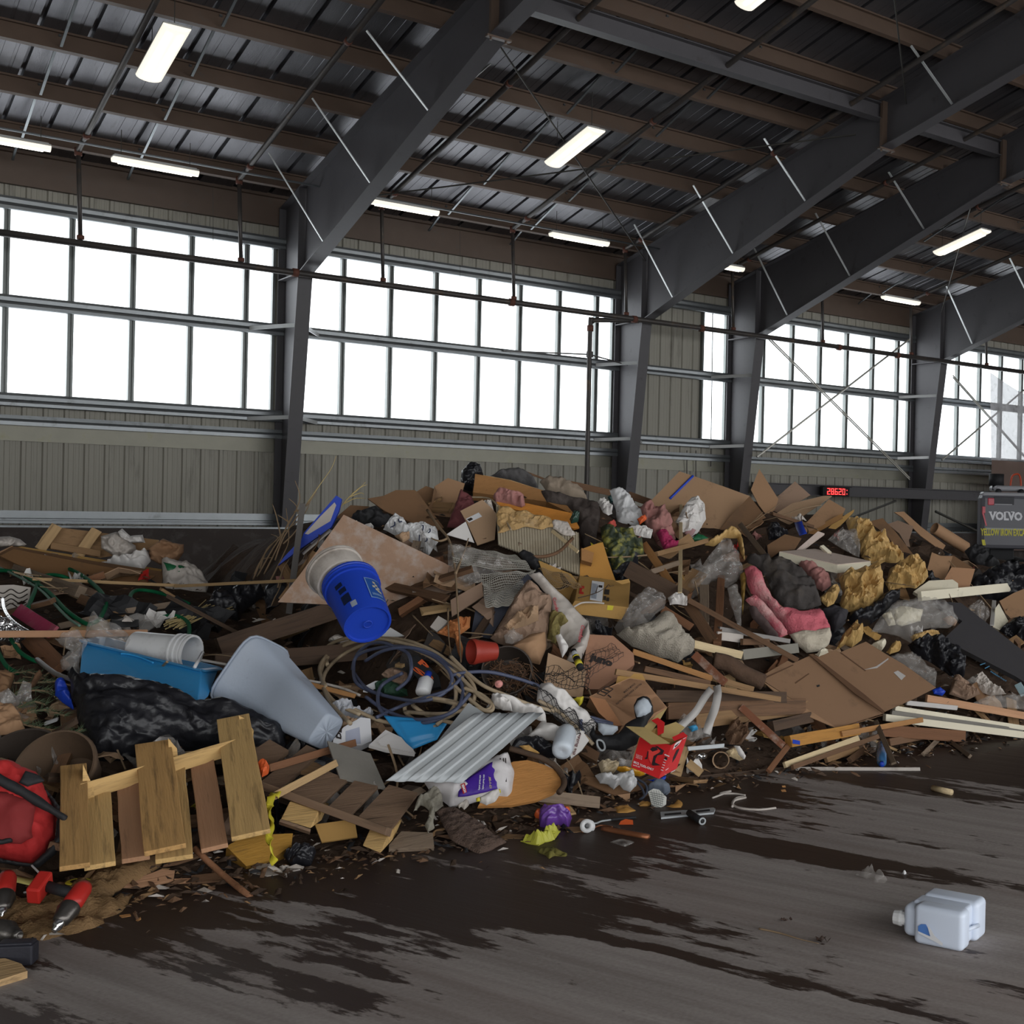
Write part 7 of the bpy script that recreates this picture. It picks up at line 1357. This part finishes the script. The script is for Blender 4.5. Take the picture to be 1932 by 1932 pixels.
# ================================================================ white water container on the floor
def jug():
    Pk = lambda x, y: onZ(1432 + x * .2588, 1432 + y * .2588)
    a, b, c = Pk(1120, 1345), Pk(1485, 1420), Pk(1690, 1292); u = (b - a).normalized(); v = V((-u.y, u.x, 0)); v = v if v.dot(CF) > 0 else -v
    L_f = (b - a).length; dep = (c - b).dot(v); h = .25; o = empty('water_container', (a + b) / 2 + v * dep / 2, 'translucent white plastic water container lying alone on the floor', 'container')
    M_j = mat('milky_container_plastic', sc(208, 217, 232), .35, 0, .03, 4, .02, 40, 0, spec=.45); R3 = Matrix((u, v, V((0, 0, 1)))).transposed()
    kx = (a - V(CAMP)).length
    # height from the picture: vertical edge 1120: y 1100..1345
    d1 = onZ(1432 + 1120 * .2588, 1432 + 1345 * .2588); t_ = ray(1432 + 1125 * .2588, 1432 + 1110 * .2588); tt = ((d1 - CAMP).dot(CF)); top = CAMP + t_ * tt; h = max(.12, top.z) * 1.22
    def rb(name, u0, u1, v0, v1, z0, z1, bv):
        m_ = MB(); m_.box(a + u * ((u0 + u1) / 2) + v * ((v0 + v1) / 2) + V((0, 0, (z0 + z1) / 2)), u1 - u0, v1 - v0, z1 - z0, R3); x = m_.build(name, M_j, o, True); bm_ = x.modifiers.new('b', 'BEVEL'); bm_.width = bv; bm_.segments = 5; bm_.limit_method = 'NONE'
        for p_ in x.data.polygons: p_.use_smooth = True
        return x
    dw = dep
    c1, c2 = Pk(1590, 1345), Pk(1695, 1292); ur, v1, v2 = (c1 - a).dot(u), (c1 - a).dot(v), (c2 - a).dot(v); vf = v1 * .62
    f1 = rb('front_lobe', 0, L_f, 0, vf, 0, h, .022); rb('middle_lobe', -.03, L_f * .93, vf - .02, v1 + .02, .004, h * .97, .014); bk = rb('rear_lobe', -.02, ur, v1, v2, 0, h * 1.03, .022); rb('side_lobe', -.055, .05, vf * .3, v1 * 1.0, .012, h * .9, .026)
    m_ = MB(); p = a + u * (L_f - .01) + v * (vf * .8) + V((0, 0, h * .45)); m_.tube([p, p + u * .02 + v * (v1 - vf * .7)], .008, 10); m_.build('grip_bar', M_j, o, True)
    m_ = MB(); p = a - u * .055 + v * (vf * .7) + V((0, 0, h * .46)); ax = (-u * .95 - v * .1); m_.lathe(p, ax, [(-.01, .026), (.012, .026), (.012, .03), (.02, .031), (.03, .029), (.045, .027), (.045, 0)], 12); m_.build('cap', K_white, o)
    # peeling blue label
    fpn = (a - v * .002, -v); T_ = lambda s: [(1432 + q[0] * .2588, 1432 + q[1] * .2588) for q in X_(s)]
    decal(o, fpn, 'label', mat('label_blue', sc(84, 128, 196), .5), T_('1160,1220 1180,1205 1215,1206 1240,1250 1275,1300 1250,1295 1160,1255'), .003); decal(o, fpn, 'curled_label_edge', K_label, T_('1228,1222 1245,1230 1280,1290 1340,1345 1335,1362 1270,1325 1160,1270 1160,1256 1250,1296'), .008)
    return h
jug()
# ================================================================ small things on the floor in front of the heap
o = empty('metal_bracket', T3(G_('1740,1290')[0]), 'silver slotted metal bar with a black pipe stub on the floor', 'metal bar')
pl = (onZ(1296, 1530) + V((0, 0, .012)), V((0, 0, 1)))
sheet('bar', '', '', K_steel, G_('1530,1282 1700,1268 1740,1270 1915,1250 1930,1258 1920,1285 1760,1300 1535,1322'), .01, pl=pl, parent=o)
for q in ('1560,1295 1680,1284 1682,1296 1562,1308', '1790,1272 1890,1262 1892,1274 1792,1286'): decal(o, pl, 'slot', K_blackm, G_(q), .002)
m_ = MB(); a, b = onZ(*G_('1740,1290')[0], .02), onZ(*G_('1835,1350')[0], .02); m_.tube([a, b], .018, 12); m_.build('pipe_stub', K_blackm, o, True); m_ = MB(); d = (b - a).normalized(); m_.lathe(b, d, [(0, .02), (.004, .02), (.004, .012), (-.02, .012)], 14); m_.build('steel_ring', K_steel, o, True)
o, pl = sheet('flat_carton', 'opened flat brown carton lying on the floor below the red box', 'carton', B_dark, G_('838,1012 1070,1030 1440,1078 1640,1090 1772,1062 1640,1095 1420,1110 1200,1160'), .01, .12, .3)
sheet('flap', '', '', B_card, G_('1215,1158 1310,1145 1305,1215'), .005, .1, .7, parent=o); sheet('flap', '', '', B_card, G_('1640,1095 1720,1078 1640,1140'), .005, .1, .7, parent=o)
blob('white_rag', 'white crumpled rag lying on the flat carton', 'rag', K_white, G_('1055,1015 1100,1005 1150,1030 1250,1015 1300,995 1340,1040 1352,1095 1310,1138 1260,1120 1230,1085 1190,1120 1150,1080 1090,1075'), .06, .03, 14, .2)
blob('food_wrapper', 'torn cream and clear packaging above the white rag', 'wrapper', mat('cream_wrapper', sc(196, 180, 150), .4, 0, .2, 10, .3, 20), G_('1075,930 1130,905 1200,915 1220,960 1190,1000 1100,1000'), .04, .02, 14, .2, smooth=False)
blob('chip_bag', 'shiny yellow snack bag next to the white rag', 'snack bag', mat('shiny_yellow', sc(206, 150, 40), .25, 0, .2, 8, .3, 16, spec=.7), G_('1190,960 1260,955 1380,985 1420,1010 1380,1022 1260,1005'), .03, .01, 12, .24)
blob('printed_wrapper', 'small white wrapper with black print beside the red box', 'wrapper', K_paper, G_('1335,975 1400,960 1440,970 1430,1000 1380,1010'), .02, .01, 14, .26, res=12)
def mask():
    o, pl = blob('respirator_mask', 'grey respirator mask with a white gridded filter on the floor', 'respirator', mat('grey_rubber', sc(96, 104, 116), .6, 0, .1), G_('1430,1110 1500,1060 1560,1075 1600,1100 1590,1130 1560,1150 1480,1140 1440,1130'), .05, .01, 8, .16, res=18)
    f_ = sheet('filter', '', '', mat('filter_white', sc(206, 206, 200), .6), G_('1440,1135 1480,1112 1520,1120 1575,1175 1572,1215 1530,1245 1490,1246 1465,1225 1455,1180'), .02, .18, .6, parent=o)[0]
    fp = plane_of(G_('1440,1135 1520,1120 1575,1175 1572,1215 1530,1245 1490,1246 1465,1225'), .18, .6)
    for k in range(7): decal(f_, fp, 'grid_line', mat('filter_grid', sc(120, 124, 120), .7), G_('%d,%d %d,%d %d,%d %d,%d' % (1450 + k * 3, 1140 + k * 15, 1453 + k * 3, 1137 + k * 15, 1563 - k * 4, 1160 + k * 15, 1560 - k * 4, 1163 + k * 15)), .002)
    for k in range(5): decal(f_, fp, 'grid_line', mat('filter_grid', (0, 0, 0)), G_('%d,1125 %d,1125 %d,1238 %d,1238' % (1462 + k * 18, 1465 + k * 18, 1493 + k * 14, 1490 + k * 14)), .002)
    straps(o, pl, [G_('1300,1040 1360,1070 1400,1120 1410,1170 1380,1190 1400,1200'), G_('1340,1030 1420,1080 1430,1140 1400,1180')], mat('dark_strap', sc(60, 66, 80), .8), .007, .03)
    sheet('filter', '', '', mat('grey_rubber', (0, 0, 0)), G_('1555,1085 1600,1095 1602,1118 1570,1150 1545,1140'), .03, .14, .6, parent=o)
mask()
blob('blue_glove', 'small blue plastic scrap at the foot of the red box', 'plastic', K_blue, G_('1430,1045 1520,1040 1572,1018 1560,1050 1480,1065'), .02, .01, 14, .2, res=12)
blob('purple_bag', 'shiny purple plastic bag on the floor before the table top', 'plastic bag', K_purp, G_('645,1330 650,1270 680,1245 770,1260 850,1300 885,1330 860,1410 780,1400 700,1415 650,1385'), .07, .02, 10, .1)
blob('orange_scrap', 'orange plastic scrap left of the purple bag', 'plastic', K_ora, G_('608,1305 630,1275 662,1280 655,1330 620,1325'), .03, .01, 14, .12, res=10); blob('orange_scrap', 'orange plastic scrap behind the purple bag', 'plastic', K_ora, G_('790,1275 830,1258 872,1265 868,1310 830,1300'), .03, .01, 14, .1, res=10)
sheet('orange_card', 'folded orange card lying alone on the wet floor', 'card', K_ora, G_('1218,1392 1240,1350 1275,1333 1330,1342 1332,1388 1290,1380'), .01, .02, .4)
o = MB(); c = onZ(*G_('995,1385')[0], .034) ; o.lathe(c, -CF + V((0, 0, .3)), [(0, .034), (.012, .034), (.012, .014), (0.0, .012), (-.05, .014), (-.05, .034), (-.06, .034), (-.06, 0)], 22); tag(o.build('wire_spool', K_white, None, True), 'small white wire spool right of the purple bag', 'spool')
hose('wire_piece', 'bent steel wire hook lying right of the wire spool', 'wire', K_steel, G_('1000,1365,.05 1060,1365,.03 1100,1350,.03 1170,1340,.02'), .005)
hose('black_bar', 'thin black plastic bar lying right of the wire hook', 'bar', K_blackm, G_('1170,1340,.02 1260,1330,.02 1350,1322,.02'), .008)
hose('copper_pipe', 'rusty copper pipe piece on the floor near the orange card', 'pipe', K_copper, G_('1110,1405,.02 1180,1420,.02 1300,1440,.03 1445,1468,.02'), .016, seg=2)
hose('copper_wire', 'thin copper wire lying beside the copper pipe', 'wire', K_copper, G_('960,1430,.02 1040,1400,.02 1100,1380,.02 1180,1392,.02'), .004)
for k, (q, lab) in enumerate((('1180,1260 1230,1240 1290,1238 1350,1270 1290,1290 1220,1292', 'ochre oval leaf shaped scrap on the floor below the respirator'), ('1355,1220 1400,1212 1460,1222 1440,1238 1380,1238', 'thin ochre scrap left of the respirator filter'), ('1575,1240 1630,1225 1655,1190 1690,1215 1680,1250 1620,1255', 'crescent shaped ochre scrap right of the respirator filter'))): blob('ochre_scrap', lab, 'scrap', mat('ochre_scrap', sc(166, 122, 60), .7, 0, .15), G_(q), .01, .005, 14, .02, .1, res=12)
blob('flagging_ribbon', 'crumpled yellow green ribbon scrap on the floor', 'ribbon', mat('yellow_green_ribbon', sc(172, 170, 62), .5, 0, .15), G_('510,1495 560,1480 640,1490 680,1440 800,1425 760,1480 690,1500 640,1530 560,1510'), .03, .02, 14, .03, .1, smooth=False, res=18)
blob('mossy_scrap', 'torn mossy yellow scrap lying flat before the ribbon', 'scrap', mat('mossy', sc(104, 98, 44), .9, 0, .4, 16, .3, 30, .4), G_('640,1570 700,1550 850,1590 840,1605 760,1600 720,1625'), .01, .01, 20, .01, .05, ragged=.01, res=16)
blob('clear_scrap', 'flat clear plastic scrap on the floor below the copper pipe', 'plastic', K_film2, G_('1165,1500 1240,1482 1340,1500 1270,1538'), .008, .004, 14, .01, .05, res=12)
blob('clear_scrap', 'crumpled clear film piece alone on the dry floor', 'film', K_film2, L_('960,1680 1010,1685 1060,1668 1080,1700 1145,1712 1130,1740 1070,1735 1030,1710'), .03, .02, 18, .01, .2, res=18)
blob('white_foam_bit', 'tiny white foam bit right of the crumpled film', 'foam', K_white, L_('1228,1672 1240,1665 1254,1672 1242,1682'), .01, .003, 20, .01, .2, res=8)
o = MB(); a, b = onZ(*L_('1405,1182')[0], .016), onZ(*L_('1515,1208')[0], .016); o.tube([a, b], .018, 12); tag(o.build('dowel_piece', W_pale, None, True), 'short pale round wooden piece alone on the wet floor', 'dowel')
for q, lab in (('530,1192 555,1190 562,1202 540,1210', 'tiny orange brown wood cube on the wet floor, nearest one'), ('535,1168 556,1168 558,1178 540,1180', 'tiny brown wood chip behind the small wood cube')): sheet('wood_chip', lab, 'wood chip', W_orange, L_(q), .02, .02, .5)
hose('plastic_strip', 'curved pale plastic strip lying on the floor by the metal bar', 'strip', K_dirty, L_('250,1290,.02 262,1255,.03 325,1237,.03 275,1240,.03 250,1275,.02 300,1300,.01 400,1308,.01 500,1298,.01'), .007)
hose('pale_string', 'tangled pale string on the floor above the curved strip', 'string', K_dirty, L_('135,1240,.01 200,1215,.02 240,1200,.02 180,1215,.02 260,1215,.02 325,1225,.01'), .006)
for q, lab, mt in (('340,1440 545,1448 560,1478 350,1470', 'thin tan board sliver behind the yellow green ribbon', W_tan), ('840,1392 980,1388 1000,1420 900,1432 850,1425', 'flat tan sliver right of the purple bag', W_tan), ('300,1350 550,1380 640,1405 560,1410 330,1400', 'dark flat board sliver right of the shingle', W_dark)): sheet('wood_sliver', lab, 'sliver', mt, G_(q), .012, .02, .1)
for q, lab in (('860,1240 1180,1120 1275,1130 1265,1200 1000,1245', 'pinkish thin board on the floor below the upright pallet'), ('1270,1190 1400,1185 1410,1205 1280,1212', 'thin pinkish sliver beside the pinkish floor board'), ('1395,1165 1620,1140 1640,1200 1400,1218', 'dark thin board below the round stick'), ('1190,1090 1380,1020 1520,985 1460,1020 1290,1075', 'splintered brown board under the upright pallet')): sheet('thin_board', lab, 'board', W_pink if 'pinkish' in lab else W_brown, B_(q), .012, .03, .1)
def leafbit(name, lab, c, r_, sd):
    rn = random.Random(sd); m_ = MB()
    for k in range(9):
        a = rn.uniform(0, 6.28); p = c + V((cos(a), sin(a), 0)) * rn.uniform(0, r_); d = V((rn.uniform(-1, 1), rn.uniform(-1, 1), rn.uniform(.1, .9))).normalized() * rn.uniform(.4, 1) * r_; e_ = d.cross(V((0, 0, 1))).normalized() * r_ * .3; m_.add([p, p + d * .5 + e_, p + d, p + d * .5 - e_, p + d * .5 + V((0, 0, .004))], [(0, 1, 4), (1, 2, 4), (2, 3, 4), (3, 0, 4)])
    tag(m_.build(name, mat('wet_dark_leaf', sc(62, 46, 38), .6, 0, .3), None), lab, 'leaf')
leafbit('leaf_clump', 'curled dark wet leaf clump left of the white container', onZ(1550, 1778, .004), .035, 1); leafbit('leaf_clump', 'small dark leaf clump farther left on the dry floor', onZ(1484, 1737, .003), .022, 2)
twigs('floor_twig', 'thin dark twig trailing left of the curled leaf clump', [[(1432, 1752, .01), (1470, 1760, .01), (1510, 1772, .01), (1545, 1780, .01)]], K_twig, .004, cat='twig')
for q, lab in (('870,1455 950,1445 955,1460 890,1475', 'small orange brown chip on the wet floor right of the burlap'), ('990,1490 1025,1468 1028,1480 1005,1500', 'tiny pale chip on the wet floor right of the burlap')): sheet('floor_chip', lab, 'chip', W_orange, B_(q), .008, .01, .2)
# ================================================================ smaller scraps all over the heap (one of each built, then copied)
rnd = random.Random(42)
def slope_frame(x, y):
    e = .12; n_ = V((-(hz(x + e, y) - hz(x - e, y)) / (2 * e), -(hz(x, y + e) - hz(x, y - e)) / (2 * e), 1)).normalized(); return n_
def place(q, sd, tiltmax=.5, lift=.0):
    p = S(q[0], q[1]); n_ = slope_frame(p.x, p.y); n_ = (n_ + V((rnd.uniform(-1, 1), rnd.uniform(-1, 1), rnd.uniform(-1, 1))) * tiltmax).normalized()
    x = n_.orthogonal().normalized(); x = Matrix.Rotation(rnd.uniform(0, 6.28), 3, n_) @ x; y = n_.cross(x); p = p + V((0, 0, lift))
    return Matrix(((x.x, y.x, n_.x, p.x), (x.y, y.y, n_.y, p.y), (x.z, y.z, n_.z, p.z), (0, 0, 0, 1)))
def heap_px():
    while True:
        x = rnd.uniform(5, 1925); i = next(k for k in range(1, len(SIL)) if x <= SIL[k][0] or k == len(SIL) - 1); t = (x - SIL[i - 1][0]) / (SIL[i][0] - SIL[i - 1][0]); yc = SIL[i - 1][1] + t * (SIL[i][1] - SIL[i - 1][1])
        yt = 1640 - (x / 1932) * 250 if x < 900 else 1560 - (x - 900) / 1032 * 165
        return (x, yc + 10 + (yt - yc - 25) * rnd.random())
def scatter(n_, make, name, label, cat, group, mats, smin, smax, tl=.5, lift=.02):
    protos = []
    for k in range(n_):
        M = place(heap_px(), k, tl, lift); sc_ = rnd.uniform(smin, smax)
        if k < 6:
            o = make(k).build(name, mats[k % len(mats)], M=Matrix.Identity(4)); o['label'] = label; o['category'] = cat; o['group'] = group; protos.append(o)
        else:
            o = protos[k % 6].copy(); COL.objects.link(o)
        o.matrix_basis = M @ Matrix.Diagonal((sc_, sc_ * rnd.uniform(.8, 1.2), 1, 1)); WM[o.name] = o.matrix_basis
def mk_wood(k):
    r_ = random.Random(k); m_ = MB(); L0, w0, t0 = (.55, .42, .3, .7, .36, .25)[k], (.05, .09, .07, .04, .1, .06)[k], (.03, .02, .04, .025, .018, .05)[k]; vs = []
    for i in range(4):
        u = i / 3 - .5; vs += [(u * L0 + r_.uniform(-.02, .02), a * w0 / 2 + r_.uniform(-.004, .004), b * t0 / 2) for a, b in ((-1, -1), (1, -1), (1, 1), (-1, 1))]
    m_.add(vs, [(i * 4 + j, i * 4 + (j + 1) % 4, i * 4 + 4 + (j + 1) % 4, i * 4 + 4 + j) for i in range(3) for j in range(4)] + [(3, 2, 1, 0), (12, 13, 14, 15)]); return m_
def mk_card(k, n_=5, sz=.2, amp=.03, th=.005):
    r_ = random.Random(k + 50); m_ = MB(); vs = []; cx_ = r_.uniform(-2, 2)
    for s_ in (0, 1):
        for j in range(n_):
            for i in range(n_):
                u, v = i / (n_ - 1) - .5, j / (n_ - 1) - .5; e_ = 1 + .25 * noise.noise(V((u * 3, v * 3, k * 9.1))); vs.append((u * sz * e_ * (1, 1.4, .8, 1.1, .7, 1.3)[k], v * sz * e_, amp * noise.noise(V((u * 2.5 + cx_, v * 2.5, k))) * 2 - s_ * th))
    q = n_ * n_; fs = [(j * n_ + i, j * n_ + i + 1, (j + 1) * n_ + i + 1, (j + 1) * n_ + i) for j in range(n_ - 1) for i in range(n_ - 1)]; fs += [tuple(a + q for a in f_[::-1]) for f_ in fs]
    ed = list(range(n_)) + [j * n_ + n_ - 1 for j in range(1, n_)] + [(n_ - 1) * n_ + i for i in range(n_ - 2, -1, -1)] + [j * n_ for j in range(n_ - 2, 0, -1)]; fs += [(ed[(i + 1) % len(ed)], ed[i], q + ed[i], q + ed[(i + 1) % len(ed)]) for i in range(len(ed))]
    m_.add(vs, fs); return m_
def mk_twig(k):
    r_ = random.Random(k + 90); m_ = MB(); m_.tube(spline([(-.25, 0, 0), (-.08, r_.uniform(-.04, .04), .02), (.1, r_.uniform(-.05, .05), .02), (.28, r_.uniform(-.08, .08), .03)], 4), .006, 5, True, .003); m_.tube([(.05, 0, .02), (.15, .07, .04)], .004, 4); return m_
scatter(110, mk_wood, 'wood_offcut', 'small broken wood offcut lying loose between the bigger things of the heap', 'wood offcut', 'loose wood offcuts on the heap', [W_brown, W_tan, W_grey, W_dark, W_pine, W_red], .5, 1.25)
scatter(70, mk_card, 'cardboard_scrap', 'torn brown cardboard scrap lying loose between the bigger things', 'cardboard', 'loose cardboard scraps on the heap', [B_card, B_dark, B_grey, B_lite, B_kraft, B_dark], .5, 1.5)
scatter(34, lambda k: mk_card(k, 6, .12, .06, .003), 'paper_scrap', 'crumpled white or grey paper scrap loose on the heap', 'paper', 'loose paper scraps on the heap', [K_paper, K_dirty, K_dirty, K_paper, K_dirty, K_tape], .4, 1.3)
scatter(34, lambda k: mk_card(k, 9, .22, .07, .003), 'plastic_scrap', 'black plastic bag scrap loose on the heap', 'plastic', 'loose black plastic scraps on the heap', [K_black, K_blackm, K_black, K_char, K_black, K_blackm], .5, 1.5, .6, .01)
scatter(24, lambda k: mk_card(k, 7, .2, .1, .002), 'film_scrap', 'cloudy plastic film scrap loose on the heap', 'film', 'loose film scraps on the heap', [K_film2], .5, 1.5, .6, .03)
scatter(60, mk_twig, 'loose_twig', 'thin dry twig lying loose on the heap', 'twig', 'loose twigs on the heap', [K_twig], .6, 1.6, .6, .03)
scatter(22, lambda k: mk_card(k, 5, .09, .04, .004), 'coloured_scrap', 'small coloured plastic or cloth scrap loose on the heap', 'scrap', 'coloured scraps on the heap', [K_blue, K_green, K_rose, K_redp, mat('teal_packet', (0, 0, 0)), K_yel], .4, 1.2)
# fine litter along the foot of the heap and in its gaps
m_ = MB()
mats_l = [M_dirt, W_brown, W_dark, K_dirty, W_tan, K_blackm]
for k in range(5200):
    if k < 2600:
        x = rnd.uniform(.2, 8.2); y = toe(x) + rnd.gauss(.05, .16) - (.25 if rnd.random() < .15 else 0)
    else:
        q = heap_px(); p = S(*q); x, y = p.x, p.y
    z = max(0, hz(x, y)) + (.004 if k < 2600 else .0) + rnd.uniform(0, .012); r_ = rnd.choice((.006, .008, .012, .02)) * rnd.uniform(.6, 1.3); a = rnd.uniform(0, 6.28); d = V((cos(a), sin(a), rnd.uniform(-.3, .5))) * r_ * rnd.uniform(1, 2.6); e_ = V((-sin(a), cos(a), rnd.uniform(-.3, .3))) * r_ * .6; c = V((x, y, z)); m_.m = rnd.choices(range(6), (5, 4, 5, 1.4, 2, 2))[0]
    m_.add([c - d - e_, c + d - e_, c + d * .8 + e_, c - d + e_ * .7, c + V((0, 0, r_ * .7))], [(0, 1, 4), (1, 2, 4), (2, 3, 4), (3, 0, 4), (0, 3, 2, 1)])
o = m_.build('fine_litter', mats_l, M=Matrix.Identity(4)); tag(o, 'fine splinters, crumbs and dirt along the foot of the heap', 'litter', kind='stuff')
